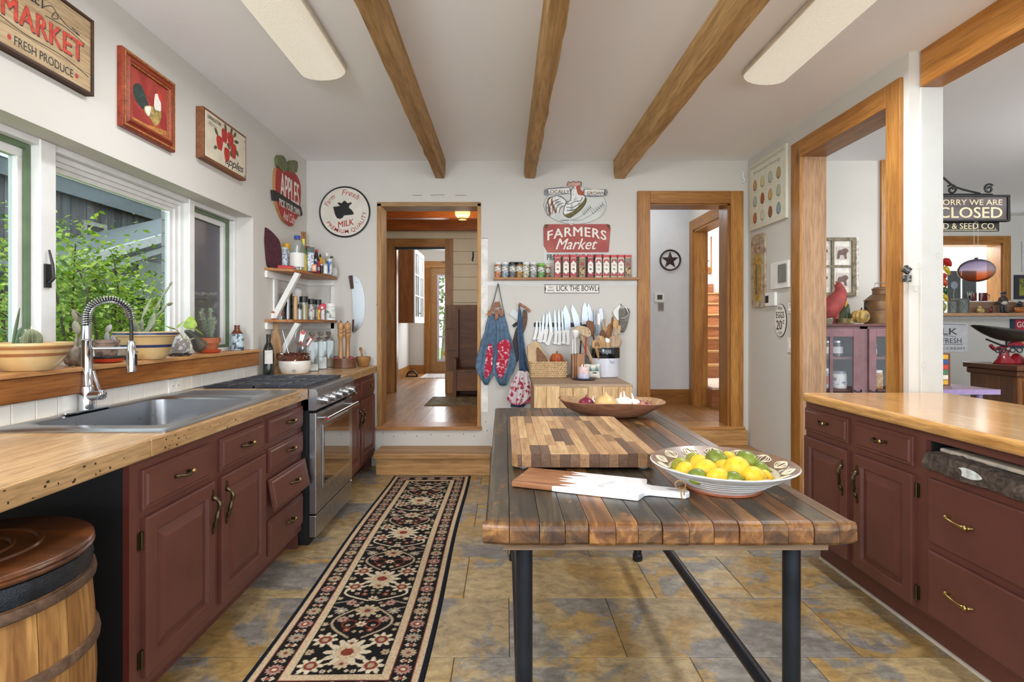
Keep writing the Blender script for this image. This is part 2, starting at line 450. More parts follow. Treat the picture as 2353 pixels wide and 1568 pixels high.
B().box(OX0-.1,OX1,7.47,7.5,OZ1,OZ1+.1).build('casing_head',M_pineX,t2o,bevel=.004)
B().box(OX1-.02,OX1,7.5,7.72,OZ0,OZ1).build('jamb',M_pineZ,t2o)
B().box(OX0,OX1,7.5,7.72,OZ1-.02,OZ1).build('jamb_head',M_pineX,t2o)
# --- pine casings: doorway in the right wall (door_3)
d3 = thing('door_3','pine cased doorway in the right wall',None,(XR,3.63,0),world=True)
B().box(XR-.022,XR,4.085,4.215,0,OZ+.1).build('casing',M_pineZ,d3,bevel=.004)
B().box(XR-.022,XR,3.05,3.165,0,OZ+.1).build('casing',M_pineZ,d3,bevel=.004)
B().box(XR-.022,XR,3.165,4.085,OZ-.03,OZ+.1).build('casing_head',M_pineY,d3,bevel=.004)
M_pale = wood('pale_jamb',(196,152,112),(222,184,146),'Z',1,.42,.8,knotcol=(96,88,92))
B().box(XR-.01,XR+.185,4.095,4.122,0,OZ).build('jamb',M_pale,d3)
B().box(XR-.01,XR+.185,3.138,3.155,0,OZ).build('jamb',M_pineZ,d3)
B().box(XR-.01,XR+.185,3.155,4.095,OZ-.025,OZ+.002).build('jamb_head',M_pineY,d3)
# --- door_1: left doorway (rough jamb), door_2: right doorway (wide casing)
d1 = thing('door_1','rough pine jamb of the left doorway',None,(-.7,5.1,LV),world=True)
M_jamb = wood('raw_jamb',(178,128,72),(216,170,112),'Z',1,.55,.4)
B().box(D1[0]-.012,D1[0]+.028,YB-.012,YB+.21,LV-.03,D1[3]).build('jamb',M_jamb,d1,bevel=.003)
B().box(D1[1]-.022,D1[1]+.012,YB-.012,YB+.21,LV-.03,D1[3]).build('jamb',M_jamb,d1,bevel=.003)
B().box(D1[0]-.012,D1[1]+.012,YB-.012,YB+.21,D1[3]-.028,D1[3]+.012).build('jamb_head',wood('raw_head',(160,122,80),(196,160,112),'X',1,.6,.2),d1,bevel=.003)
B().box(D1[0]-.02,D1[1]+.02,YB-.03,YB+.21,LV-.034,LV).build('threshold',wood('threshold_wood',(156,104,58),(200,146,88),'X',1,.4,.2),d1,bevel=.005)
d2 = thing('door_2','wide pine casing of the right doorway',None,(1.7,5.0,LV),world=True)
B().box(1.22,1.335,YB-.03,YB,.16,2.535).build('casing',M_pineZ,d2,bevel=.004)
B().box(2.075,2.19,YB-.03,YB,.16,2.535).build('casing',M_pineZ,d2,bevel=.004)
B().box(1.335,2.075,YB-.03,YB,2.42,2.535).build('casing_head',M_pineX,d2,bevel=.004)
B().box(1.315,1.335,YB,YB+.2,LV,2.43).build('jamb',M_pineZ,d2)
B().box(2.055,2.095,YB,YB+.2,LV,2.43).build('jamb',M_pineZ,d2)
B().box(1.315,2.095,YB,YB+.2,2.41,2.435).build('jamb_head',M_pineX,d2)
B().box(1.30,2.2,YB-.045,YB+.21,LV-.03,LV+.002).build('threshold',wood('threshold_wood'+'2',(178,122,66),(214,160,98),'X',1,.35,.2),d2,bevel=.006)
# --- plaster scars left on the back wall beside doorway one
sc = B()
for pts in ([(948,449),(970,449)],[(990,449),(1005,448),(1022,448)],[(1046,449),(1071,449)],[(1107,548),(1121,548)]):
    sc.tube([P(a,b_,4.999) for a,b_ in pts],.003,5)
struct(sc.build('plaster_scar',plain('plaster_scar',(150,142,132),.9),wall_back))
sh = B()
for px,py in ((1111,600),(1113,660),(1110,720),(1112,780),(866,700),(868,760),(880,996),(905,1004),(930,997),(958,1003),(990,999),(1030,1002),(1065,998),(1090,1003),(1119,990),(1116,970)):
    sh.ball(P(px,py,4.999),.0045,6,4)
struct(sh.build('nail_hole',plain('nail_hole',(78,68,60),.9),wall_back))
struct(B().box(D1[1]+.012,D1[1]+.075,YB-.004,YB,.5,2.1).build('wall_patch',plain('skim_patch',(236,234,228),.9),wall_back))
struct(B().box(D1[1]+.03,1.22,YB-.005,YB,1.668,1.705).build('shelf_cleat',M_white,wall_back))
# --- wooden steps
def step(name,label,x0,x1,y0,z1,n=2):
    e = thing(name,label,'step',((x0+x1)/2,y0,0),world=True)
    return e
s1 = step('step','low wooden step under the left doorway at the end of the runner rug',-1.1,-.12,4.66,.19)
B().box(-1.118,-.13,4.70,4.995,.0,.145).build('riser',M_stepX,s1,bevel=.003)
B().box(-1.135,-.125,4.665,4.997,.146,.19).build('tread',M_stepX,s1,bevel=.006)
s2 = step('step','wooden step up to the right doorway beside the egg sign wall',.9,2.24,4.6,.19)
B().box(1.08,2.232,4.64,4.995,.0,.165).build('riser',M_stepX,s2,bevel=.003)
B().box(1.06,2.236,4.60,4.997,.166,.20).build('tread',M_stepX,s2,bevel=.008)
B().box(1.18,2.222,4.955,4.998,.201,LV-.03).build('upper_riser',M_stepX,s2,bevel=.003)
# --- hall behind doorway one
hall = thing('floor_hall','honey coloured plank floor of the hall',None,(-.8,5.2,LV-.03),world=True)
B().box(-2.3,1.05,5.2,10.6,LV-.06,LV-.02).build('subfloor',M_floorY,hall)
pm = {}
def planks(root,x0,x1,y0,y1,z,wd,seed):
    rr = random.Random(seed); x = x0
    while x < x1-.01:
        y = y0-rr.random()*1.2
        while y < y1:
            L = rr.choice((1.2,1.6,2.0)); a,c = max(y,y0),min(y+L,y1); y += L
            if c-a < .03: continue
            B().box(x+.001,min(x+wd,x1)-.001,a+.001,c-.001,z-.018,z).build('floor_plank',M_floorY,root)
        x += wd
planks(hall,-2.3,1.05,5.205,10.58,LV,.165,3)
for nm,bb in (('wall_hall_left',(-2.4,-2.3,5.2,7.55)),('wall_hall_right',(1.0,1.1,5.2,10.6)),('wall_mudroom_left',(-1.95,-1.85,7.65,10.6))):
    struct(B().box(bb[0],bb[1],bb[2],bb[3],LV,2.85).build(nm,M_wall))
struct(B().box(-2.4,1.1,5.2,10.7,2.85,2.9).build('ceiling_hall',M_ceil))
M_ship = plain('shiplap_paint',(226,212,186),.5,var=.03,vs=3)
M_orange = wood('orange_joist',(152,76,24),(196,110,36),'X',1,.4,.4)
for i,y in enumerate((5.55,6.35,7.15)):
    tag(B().box(-2.29,.99,y,y+.1,2.56,2.848).build('ceiling_joist',M_orange),'orange stained joist across the hall ceiling, %s' % ('nearest the kitchen','middle one','nearest the shiplap wall')[i],'beam','hall ceiling joists')
# shiplap wall with inner doorway
HX0,HX1 = -1.53,-.83
ws = B().box(-2.3,HX0,7.56,7.66,LV,2.85).box(HX1,1.0,7.56,7.66,LV,2.85).box(HX0,HX1,7.56,7.66,2.40,2.85)
wh = struct(ws.build('wall_shiplap',plain('shiplap_gap',(120,100,74),.9)))
z = 2.505+.178
for i in range(11):
    z1 = 2.85 if i == 0 else z; z0 = z-.178
    for a,c in (((-2.3,1.0),) if z0 > 2.49 else ((-2.3,HX0-.05),(HX1+.05,1.0))):
        B().box(a,c,7.545,7.561,z0+.004,min(z1,2.85)-.001).build('shiplap_board',M_ship,wh)
    z = z0
hd = thing('door_4','pine casing of the inner hall doorway',None,(-1.2,7.56,LV),world=True)
B().box(HX0-.125,HX0,7.515,7.56,LV,2.50).build('casing',M_pineZ,hd); B().box(HX1,HX1+.11,7.515,7.56,LV,2.50).build('casing',M_pineZ,hd)
B().box(HX0,HX1,7.515,7.56,2.39,2.50).build('casing_head',M_pineX,hd)
B().box(HX0-.002,HX0+.02,7.56,7.67,LV,2.39).build('jamb',M_pineZ,hd)
B().box(HX0,HX1,7.545,7.62,2.36,2.39).build('sliding_track',M_iron,hd)
# mudroom end wall with glazed door
struct(B().box(-2,-1.56,10.5,10.6,LV,2.85).box(-.7,1.05,10.5,10.6,LV,2.85).box(-1.56,-.7,10.5,10.6,2.42,2.85).build('wall_mudroom',M_wall))
struct(B().box(-1.85,-1.56,10.48,10.5,LV,LV+.16).box(-1.85,-1.83,7.66,10.5,LV,LV+.16).build('baseboard_mudroom',M_pineX))
gd = thing('door_5','tan outside door with a tall glass pane',None,(-1.1,10.5,LV),world=True)
B().box(-1.56,-1.44,10.46,10.5,LV,2.42).build('casing',M_pineZ,gd); B().box(-1.44,-.7,10.46,10.5,2.42,2.54).box(-1.56,-1.44,10.46,10.5,2.42,2.54).build('casing_head',M_pineX,gd)
M_tan = plain('tan_door',(164,122,72),.45)
B().box(-1.44,-1.29,10.5,10.54,LV,2.42).box(-.85,-.7,10.5,10.54,LV,2.42).box(-1.29,-.85,10.5,10.54,LV,.62).box(-1.29,-.85,10.5,10.54,2.26,2.42).build('door_leaf',M_tan,gd)
B().box(-1.31,-1.27,10.49,10.5,.6,2.28).box(-1.27,-.87,10.49,10.5,2.24,2.28).box(-1.27,-.87,10.49,10.5,.6,.64).box(-1.27,-.87,10.49,10.5,1.06,1.1).build('glazing_bead',plain('lilac_bead',(196,194,214),.5),gd)
B().box(-1.29,-.85,10.515,10.52,.62,2.26).build('pane',M_glass,gd)
B().ball((-1.15,10.47,.76),(.05,.02,.05)).build('suncatcher',plain('sun_yellow',(220,160,40),.5),gd)
# --- corridor behind doorway two, stair room
cor = thing('floor_corridor','plank floor of the corridor',None,(1.7,5.2,LV-.03),world=True)
B().box(1.1,3.45,5.2,6.55,LV-.06,LV-.02).build('subfloor',M_floorY,cor)
planks(cor,1.1,3.4,5.205,6.5,LV,.2,5)
struct(B().box(1.1,2.3,6.45,6.55,LV,2.85).build('wall_corridor',plain('cool_wall',(222,224,226),.85,var=.01)))
struct(B().box(1.1,2.19,6.43,6.45,LV,LV+.17).build('baseboard_corridor',M_pineX))
struct(B().box(1.1,3.5,5.2,9.2,2.78,2.85).build('ceiling_corridor',M_ceil))
# side wall with stair doorway
SY0,SY1 = 5.42,6.27
struct(B().box(2.2,2.32,5.2,SY0,LV,2.78).box(2.2,2.32,SY1,6.45,LV,2.78).box(2.2,2.32,SY0,SY1,2.40,2.78).build('wall_stair_side',M_wall))
sd = thing('door_6','pine casing of the stair doorway',None,(2.2,5.8,LV),world=True)
B().box(2.175,2.2,SY0-.11,SY0,LV,2.52).build('casing',M_pineZ,sd); B().box(2.175,2.2,SY1,SY1+.12,LV,2.52).build('casing',M_pineZ,sd)
B().box(2.175,2.2,SY0,SY1,2.40,2.52).build('casing_head',M_pineY,sd)
B().box(2.185,2.34,SY0-.002,SY0+.025,LV,2.40).build('jamb',M_pineZ,sd); B().box(2.185,2.34,SY1-.025,SY1+.002,LV,2.40).build('jamb',M_pineZ,sd)
B().box(2.185,2.34,SY0,SY1,2.375,2.402).build('jamb_head',M_pineY,sd)
B().box(1.338,1.385,5.3,5.34,LV,2.2).build('door_edge',wood('dark_door',(120,66,26),(156,92,42),'Z',1,.4,.4),d2)
M_stairwall = plain('stair_wall',(236,236,238),.85,var=.01)
struct(B().box(2.3,3.6,9.1,9.2,LV,3.4).box(3.45,3.55,5.2,9.1,LV,3.4).build('wall_stairwell',M_stairwall))
M_oak = wood('stair_oak',(160,98,58),(202,142,98),'X',1,.4,.2)
st = thing('staircase','oak staircase rising beyond the corridor doorway','staircase',(2.9,6.1,LV),world=True)
B().box(2.33,3.44,6.10,7.2,LV,.575).build('riser',M_oak,st); B().box(2.33,3.44,6.08,7.2,.576,.60).build('tread',plain('worn_tread',(222,206,190),.4),st)
for i in range(7):
    y = 7.2+.25*i; zz = .60+.175*i
    B().box(2.33,3.44,y+.001,y+.02,zz+.001,zz+.15).build('riser',M_oak,st); B().box(2.33,3.44,y-.02,y+.25,zz+.151,zz+.175).build('tread',M_stepX,st)
B().box(2.33,3.44,8.95,9.09,LV,1.98).build('landing',M_oak,st)
sw = thing('window_2','pine framed stairwell window',None,(3.4,9.09,2.4),world=True)
x0,_,z0 = P(1612,628,9.05); x1,_,z1 = P(1646,500,9.05)
B().box(x0-.3,x1-.09,9.03,9.09,z0,z0+.1).build('window_frame',M_pineX,sw); B().box(x1-.09,x1,9.03,9.09,z0,z1+.3).build('window_frame',M_pineZ,sw)
B().box(x0-.3,x1-.09,9.07,9.08,z0+.1,z1+.3).build('pane',spots('lace_pane',(250,250,252),(120,96,86),9,.6,.3),sw)
# --- window in the left wall
win = thing('window_1','white three part window over the sink with green sash edges',None,(-1.97,2.7,WZ0),world=True)
XW = -1.95
fr = B().ring4(XW-.1,XW,WY0,WY1,WZ0,WZ1,.04,.035,.03,.045)
fr.box(XW-.095,XW+.005,2.27,2.35,WZ0+.001,WZ1-.001).box(XW-.095,XW+.005,3.345,3.40,WZ0+.001,WZ1-.001)
fr.build('frame',M_trimwhite,win,bevel=.004)
stp = B()
for k,(a,xo) in enumerate(((0,.022),(.022,.034),(.044,.046))):
    y0,y1,z0,z1 = 2.35+a,3.345-a*1.5,WZ0+.04+a,WZ1-.03-a; x = XW-.01-xo; t_ = .024
    stp.ring4(x-.03,x,y0,y1,z0,z1,t_,t_*1.5,t_,t_)
stp.build('fixed_sash',M_trimwhite,win,bevel=.002)
M_pane = glass('kitchen_pane',(.88,.90,.90),.012)
B().box(XW-.075,XW-.07,2.40,3.25,WZ0+.1,WZ1-.11).build('pane',M_pane,win)
for nm,(a,c) in (('near',(WY0+.04,2.268)),('far',(3.402,3.903))):
    z0,z1 = WZ0+.045,WZ1-.032
    B().ring4(XW-.05,XW-.035,a,c,z0,z1,.02,.022,.02,.02).build('weatherstrip',M_green,win)
    g = .05
    B().ring4(XW-.09,XW-.052,a+.006,c-.003,z0+.003,z1-.003,.05,.042 if nm == 'near' else .06,.05,.05).build('casement_sash',M_trimwhite,win,bevel=.004)
    B().box(XW-.074,XW-.07,a+.05,c-.04,z0+.05,z1-.05).build('pane',M_pane if nm == 'near' else glass('insect_screen',(.62,.6,.62),.02,.3,.18),win)
lt = B().box(XW+.004,XW+.014,2.285,2.315,1.46,1.56).tube([(XW+.014,2.30,1.48),(XW+.035,2.30,1.50),(XW+.03,2.30,1.56),(XW+.016,2.30,1.62)],[.008,.007,.006,.004],8)
lt.build('latch',M_iron,win,smooth=True)
# sill with live timber apron
sill = thing('window_sill','thick knotty pine sill board under the kitchen window','window sill',(-1.85,2.7,1.0),world=True)
M_sill = wood('sill_pine',(158,96,40),(214,150,84),'Y',1.1,.5,.9,contrast=1.3)
B().box(-1.95,-1.785,1.3,3.975,1.105,1.125).build('sill_board',wood('sill_top',(186,128,72),(226,176,120),'Y',1,.45,.3),sill,bevel=.005)
B().box(-1.829,-1.792,1.3,3.96,1.012,1.104).build('apron_board',M_sill,sill,bevel=.006)
# --- ceiling beams
def roughbeam(name,label,x0,x1,seed):
    rr = random.Random(seed); b = B(); n = 54; vs = []; fs = []
    prof = [(x0,CEIL+.001),(x0,2.70),(x0+.012,2.655),((x0+x1)/2,2.652),(x1-.012,2.655),(x1,2.70),(x1,CEIL+.001)]
    for i in range(n):
        y = -2.5+(4.995+2.5)*i/(n-1)
        for j,(x,z) in enumerate(prof):
            e = 0 if j in (0,6) else .006
            vs.append((x+rr.uniform(-e,e),y,z+rr.uniform(-e,e)*.7))
    m = len(prof)
    for i in range(n-1):
        for j in range(m-1): fs.append((i*m+j,i*m+j+1,(i+1)*m+j+1,(i+1)*m+j))
    fs += [tuple(range(m)),tuple(range((n-1)*m,n*m))[::-1]]
    return tag(b.add(vs,fs).build(name,M_beam,smooth=True),label,'beam','rough ceiling beams')
roughbeam('ceiling_beam','rough hewn ceiling beam nearest the window wall',-.645,-.545,1)
roughbeam('ceiling_beam','rough hewn ceiling beam in the middle of the kitchen',.18,.285,2)
roughbeam('ceiling_beam','rough hewn ceiling beam nearest the right hand light fixture',1.0,1.115,3)
M_beam2 = wood('planed_beam',(190,122,46),(222,156,76),'Y',.7,.35,.5)
tag(B().box(2.30,2.425,-2.5,3.0,2.62,CEIL).build('support_beam',M_beam2,bevel=.004),'smooth orange pine beam resting on the white post','beam')
# --- wraparound light fixtures
def lens_mat():
    m,nt,b = newmat('prismatic_lens')
    b.inputs['Base Color'].default_value = lin((176,170,156)); b.inputs['Roughness'].default_value = .35
    v = N(nt,'ShaderNodeTexVoronoi'); v.inputs['Scale'].default_value = 95; nt.links.new(coords(nt,(1,1,1),False),v.inputs['Vector'])
    bump(nt,b,v.outputs['Distance'],.6,.004)
    b.inputs['Emission Color'].default_value = lin((255,244,222)); b.inputs['Emission Strength'].default_value = LENS
    return m
LENS = .33
M_lens = lens_mat()
def fixture(x0,x1,y0,y1,label,watt):
    e = thing('light_fixture',label,'ceiling light',((x0+x1)/2,(y0+y1)/2,CEIL),world=True,group='wraparound ceiling lights')
    B().box(x0+.02,x1-.02,y0+.01,y1-.01,CEIL-.03,CEIL-.001).build('housing',M_white,e)
    n = 10; vs = []; fs = []
    for y in (y0,y1):
        for i in range(n+1):
            a = PI*i/n; c = math.cos(a); vs.append(((x0+x1)/2-(x1-x0)/2*c*(1 if abs(c) < .99 else 1),y,CEIL-.012-.075*math.sin(a)**.6))
    for i in range(n): fs.append((i,i+1,n+1+i+1,n+1+i))
    fs += [tuple(range(n+1)),tuple(range(n+1,2*n+2))[::-1]]
    B().add(vs,fs).build('lens',M_lens,e,smooth=True)
    B().box(x0-.006,x0+.012,y0-.004,y1+.004,CEIL-.03,CEIL-.008).box(x1-.012,x1+.006,y0-.004,y1+.004,CEIL-.03,CEIL-.008).build('lens_rim',plain('lens_rim',(226,220,204),.4),e)
    l = light('tube_lamp','AREA',((x0+x1)/2,(y0+y1)/2,CEIL-.1),(0,0,0),watt,(.95,.98,1),shape='RECTANGLE',size=x1-x0-.04,size_y=y1-y0-.1)
fixture(-1.20,-.93,1.95,3.17,'cream wraparound ceiling light on the window side',9)
fixture(1.42,1.69,2.0,3.23,'cream wraparound ceiling light on the dining side',24)
# --- outdoors
M_grass = spots('lawn',(70,108,40),(120,150,60),14,.5,.9)
struct(B().box(-40,XL-.3,-12,40,-.5,-.35).box(XL-.3,12,10.8,40,-.5,-.35).build('ground',M_grass))
M_barn = wood('weathered_board',(84,86,90),(116,118,120),'Z',.8,.8,.1)
barn = thing('barn','grey weathered barn behind the shrub outside the window','barn',(-8.3,10,-.35),world=True)
B().box(-9.5,-8.05,3,22,-.35,3.8).build('wall',plain('barn_dark',(44,44,46),.9),barn)
for i in range(64):
    y = 6.2+.19*i; d = random.uniform(0,.012)
    if y > 18: break
    B().box(-8.05,-8.02+d,y+.004,y+.186,2.0,3.70).build('siding_board',M_barn,barn)
M_fasc = plain('grey_fascia',(88,96,98),.6,var=.06)
B().box(-8.05,-7.85,3,22,3.70,3.73).build('soffit',M_fasc,barn); B().box(-7.88,-7.83,3,22,3.66,3.93).build('fascia',M_fasc,barn)
B().box(-7.9,-7.8,3,22,3.93,4.0).build('drip_edge',M_white,barn)
rv = [(-7.78,3,4.0),(-7.78,22,4.0),(-10,22,5.6),(-10,3,5.6)]
B().add(rv+[(x,y,z+.06) for x,y,z in rv],[(0,1,2,3),(4,7,6,5),(0,4,5,1),(1,5,6,2),(2,6,7,3),(3,7,4,0)]).build('roof',plain('roof_grey',(90,92,94),.7),barn)
bwn = B()
for a in ((10.25,10.33,2.45,3.30),(10.77,10.85,2.45,3.30),(10.33,10.77,3.22,3.30),(10.33,10.77,2.45,2.53),(10.33,10.77,2.85,2.89)): bwn.box(-8.02,-7.96,*a)
bwn.build('window_frame',plain('barn_trim',(150,148,140),.6),barn)
for z0,z1 in ((2.53,2.85),(2.89,3.22)): B().box(-8.0,-7.98,10.33,10.77,z0,z1).build('pane',plain('dark_pane',(46,50,56),.12),barn)
shed = thing('shed','low lean to shed with a white roof edge in front of the barn','shed',(-6.3,9,-.35),world=True)
def slopebox(x0,x1,y0,z0,y1,z1,t):
    return B().add([(x0,y0,z0),(x1,y0,z0),(x1,y1,z1),(x0,y1,z1),(x0,y0,z0+t),(x1,y0,z0+t),(x1,y1,z1+t),(x0,y1,z1+t)],[(0,3,2,1),(4,5,6,7),(0,1,5,4),(1,2,6,5),(2,3,7,6),(3,0,4,7)])
slopebox(-7.4,-6.0,7.3,2.02,12,3.62,.10).build('roof',M_fasc,shed)
slopebox(-6.0,-5.95,7.3,2.02,12,3.62,.14).build('rake_board',plain('bright_rake',(176,176,174),.5),shed)
slopebox(-6.05,-5.98,7.4,1.87,12,3.43,.09).build('rake_trim',plain('grey_rake',(150,152,150),.6),shed)
for i in range(5):
    y = 8.1+i*.85
    B().box(-6.08,-6.05,y,y+.82,1.75,2.1+i*.28).build('shed_panel',plain('shed_panel',(120,124,118),.6,var=.1,vs=3),shed)
B().box(-6.6,-6.1,7.5,14,-.35,1.75).build('shed_opening',plain('shed_dark',(24,25,26),.9),shed)
annex = thing('porch_annex','grey sided porch seen through the screened window pane','porch',(-3.4,8.2,-.35),world=True)
for i in range(16):
    B().box(-5.2,-2.5,8.20+.006*(i % 2),8.24,.1+i*.2,.1+i*.2+.195).build('siding_board',plain('porch_siding',(142,140,140),.7,var=.05),annex)
B().box(-5.2,-2.5,8.24,8.4,-.35,3.3).build('wall',plain('porch_dark',(90,88,88),.9),annex)
for a,c in (((-4.75,.9),(-4.2,1.75)),((-4.75,.9),(-4.75,1.9)),((-4.8,1.75),(-3.4,1.75)),((-3.9,1.0),(-3.6,1.4))):
    B().cyl((a[0],8.12,a[1]),(c[0],8.12,c[1]),.05,n=6).build('brace',plain('pale_brace',(206,204,200),.6),annex)
# shrub
rs = random.Random(11)
shrub = thing('garden_shrub','bright green leafy shrub outside the kitchen window','shrub',(-3.6,4.3,-.35),world=True)
br = B(); tips = []
for i in range(46):
    y = rs.uniform(2.3,6.4); x = rs.uniform(-4.3,-2.9); base = (x*.35-3.6*.65,y*.5+4.3*.5,-.35)
    top = 1.92+.1*math.sin(y*5)+rs.uniform(-.4,.08)-max(0,(y-3.9))*.20-(max(0,x+3.1))*.9
    mid = ((base[0]+x)/2+rs.uniform(-.15,.15),(base[1]+y)/2+rs.uniform(-.2,.2),top*.55)
    pts = curve([base,mid,(x,y,top)],6,False); br.tube(pts,[.016*(1-k/len(pts))+.003 for k in range(len(pts))],5); tips.append(pts)
br.build('branch',plain('shrub_bark',(92,76,60),.9),shrub)['kind'] = 'stuff'
lv = B(); nl = 0
for i in range(27000):
    pts = rs.choice(tips); k = min(len(pts)-1,int(len(pts)*(rs.random()**.55))); p = Vector(pts[k])+Vector((rs.gauss(0,.13),rs.gauss(0,.16),rs.gauss(0,.12)))
    if p.x > -2.35: continue
    s_ = rs.uniform(.014,.034); M = T(p.x,p.y,p.z,rs.uniform(-.9,.9),rs.uniform(-.9,.9),rs.uniform(0,2*PI))
    lv.add([(0,-s_,0),(s_*.55,0,s_*.15),(0,s_*1.1,0),(-s_*.55,0,s_*.15)],[(0,1,2,3)],M)
m,nt,b = newmat('shrub_leaf'); g = N(nt,'ShaderNodeNewGeometry')
nt.links.new(ramp(nt,g.outputs['Random Per Island'],[(0,(64,104,20)),(.45,(124,160,36)),(.8,(176,200,60)),(1,(212,222,120))]),b.inputs['Base Color'])
b.inputs['Roughness'].default_value = .45; b.inputs['Transmission Weight'].default_value = 0
tr = N(nt,'ShaderNodeBsdfTranslucent'); nt.links.new(b.inputs['Base Color'].links[0].from_socket,tr.inputs[0])
ms = N(nt,'ShaderNodeMixShader'); ms.inputs[0].default_value = .35; nt.links.new(b.outputs[0],ms.inputs[1]); nt.links.new(tr.outputs[0],ms.inputs[2]); nt.links.new(ms.outputs[0],nt.nodes['Material Output'].inputs[0])
me = bpy.data.meshes.new('leaves'); me.from_pydata([tuple(Vector(p)-WORLD[shrub.name]) for p in lv.v],[],lv.f); me.materials.append(m)
lo = bpy.data.objects.new('foliage',me); C.objects.link(lo); lo.parent = shrub; lo['kind'] = 'stuff'

# trees beyond the far glass door
hg = thing('garden_hedge','grey green tree line on the lawn beyond the far glass door','hedge',(-2.2,19,-.35),world=True); hb = B(); ht = B()
for i in range(9):
    x = -6+i*.95; ht.tube([(x,19,-.35),(x+rs.uniform(-.2,.2),19,2.0),(x+rs.uniform(-.4,.4),19,5.5)],[.10,.08,.03],6)
    for k in range(420):
        p_ = Vector((x+rs.gauss(0,.55),19+rs.gauss(0,.4),rs.uniform(.9,6))); s_ = rs.uniform(.07,.15)
        hb.add([(0,-s_,0),(s_*.6,0,s_*.2),(0,s_,0),(-s_*.6,0,s_*.2)],[(0,1,2,3)],T(*p_,rs.uniform(-1.2,1.2),rs.uniform(-1.2,1.2),rs.uniform(0,6)))
ht.build('trunk',plain('hedge_trunk',(120,110,98),.9),hg)['kind'] = 'stuff'
hb.build('hedge_leaves',plain('hedge_leaf',(120,132,96),.7,var=.35,vs=3),hg)['kind'] = 'stuff'
# ================================================================== CABINETS, WORKTOPS, RANGE, TABLE
FXL,FXR = -1.185,1.68
RP = [(0,0),(0,.016),(.006,.020),(.052,.020),(.058,.007),(.066,.007),(.098,.019),(.102,.0195)]   # raised panel door
DP = [(0,0),(0,.010),(.003,.013),(.013,.013),(.019,.020),(.023,.020)]                                # moulded drawer front
def pull(pl,u,v,parent,half=.036,mat=None,knob=None):
    """drawer pull: bar on two posts with a round boss"""
    b = B()
    pts = [pl(u-half,v,.018),pl(u-half*.85,v+.001,.034),pl(u-half*.3,v-.003,.044),pl(u+half*.3,v-.003,.046),pl(u+half*.85,v+.001,.038),pl(u+half,v,.018)]
    b.tube(curve(pts,4,False),.0055,8)
    for s_ in (-1,1): b.prism(pl,ell(u+s_*half,v,.011,.008,10),.017,.022)
    o = b.build('pull',mat or M_antique,parent,smooth=True)
    B().ball(pl(u+half*.9,v+.002,.044),.0085,10,8).build('boss',M_brass,o,smooth=True)
    return o
def bow_pull(pl,u,v,parent,half=.05):
    b = B(); pts = [pl(u-half,v+.004,.004),pl(u-half*.8,v+.004,.026),pl(u,v-.002,.030),pl(u+half*.8,v-.004,.028),pl(u+half,v-.004,.004)]
    b.tube(curve(pts,5,False),[.007,.0065,.006,.0055,.005,.0048,.0045,.0045,.0045,.0045,.0045,.0048,.005,.0055,.006,.0065,.0065,.007,.007,.007,.007],8)
    b.ball(pl(u+half*.9,v-.004,.026),.0095,10,8).ball(pl(u-half*.9,v+.004,.022),.0085,10,8)
    return b.build('pull',M_brass,parent,smooth=True)
def door_pull(pl,u,v,parent):
    b = B()
    c = curve([pl(u,v+.062,.019),pl(u+.003,v+.05,.034),pl(u+.008,v+.03,.045),pl(u+.004,v,.04),pl(u-.003,v-.03,.036),pl(u,v-.05,.03),pl(u,v-.065,.019)],4,False)
    b.tube(c,[.005+.0045*abs(math.sin(i*.55)) for i in range(len(c))],8)
    for s_ in (1,-1): b.prism(pl,curve([(u,v+s_*.045),(u+.009,v+s_*.06),(u+.006,v+s_*.082),(u,v+s_*.09),(u-.006,v+s_*.082),(u-.009,v+s_*.06)],3),.018,.024)
    return b.build('handle',M_antique,parent,smooth=True)
def hinge(pl,u,v,parent):
    b = B().prism(pl,rrect(u-.013,u+.013,v-.028,v+.028,.003,2),.001,.006); b.cyl(pl(u,v-.03,.008),pl(u,v+.03,.008),.005,n=8)
    return b.build('hinge',M_antique,parent)
def front(pl,u0,u1,v0,v1,prof,name,parent,mat=None): return B().loops(pl,u0,u1,v0,v1,prof).build(name,mat or M_maroon,parent)
# ---- left run: door cabinet and drawer cabinet
pL = plane((FXL,0,0),(0,1,0),(0,0,1))
cab = thing('base_cabinet','maroon sink base cabinet with two raised panel doors and two drawers','cabinet',(-1.5,2.2,0),world=True)
B().box(-1.205,FXL,1.711,2.665,.11,.868).build('face_frame',M_maroon,cab)
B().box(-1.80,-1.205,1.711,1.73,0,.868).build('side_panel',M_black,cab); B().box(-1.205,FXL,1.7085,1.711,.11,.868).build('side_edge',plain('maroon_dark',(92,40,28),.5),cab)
B().box(-1.29,-1.27,1.73,2.665,0,.11).box(-1.80,-1.21,1.73,2.665,.1,.115).build('plinth',M_maroon,cab)
for a,c in ((1.757,2.154),(2.235,2.64)):
    d = front(pL,a,c,.695,.83,DP,'drawer',cab); pull(pL,(a+c)/2+.0,.765,d)
for a,c,hs in ((1.764,2.186,-1),(2.236,2.65,1)):
    d = front(pL,a,c,.15,.672,RP,'door',cab); door_pull(pL,c-.025 if hs < 0 else a+.03,.555 if hs < 0 else .56,d)
    for v in (.60,.215): hinge(pL,a-.006 if hs < 0 else c+.006,v,d)
dc = thing('drawer_cabinet','maroon cabinet with four stacked drawers beside the range','cabinet',(-1.5,2.9,0),world=True)
B().box(-1.205,FXL,2.667,3.155,.11,.868).build('face_frame',M_maroon,dc)
B().box(-1.80,-1.205,3.14,3.155,0,.868).build('side_panel',M_maroon,dc)
B().box(-1.29,-1.27,2.667,3.155,0,.11).box(-1.8,-1.21,2.667,3.14,.1,.115).build('plinth',M_maroon,dc)
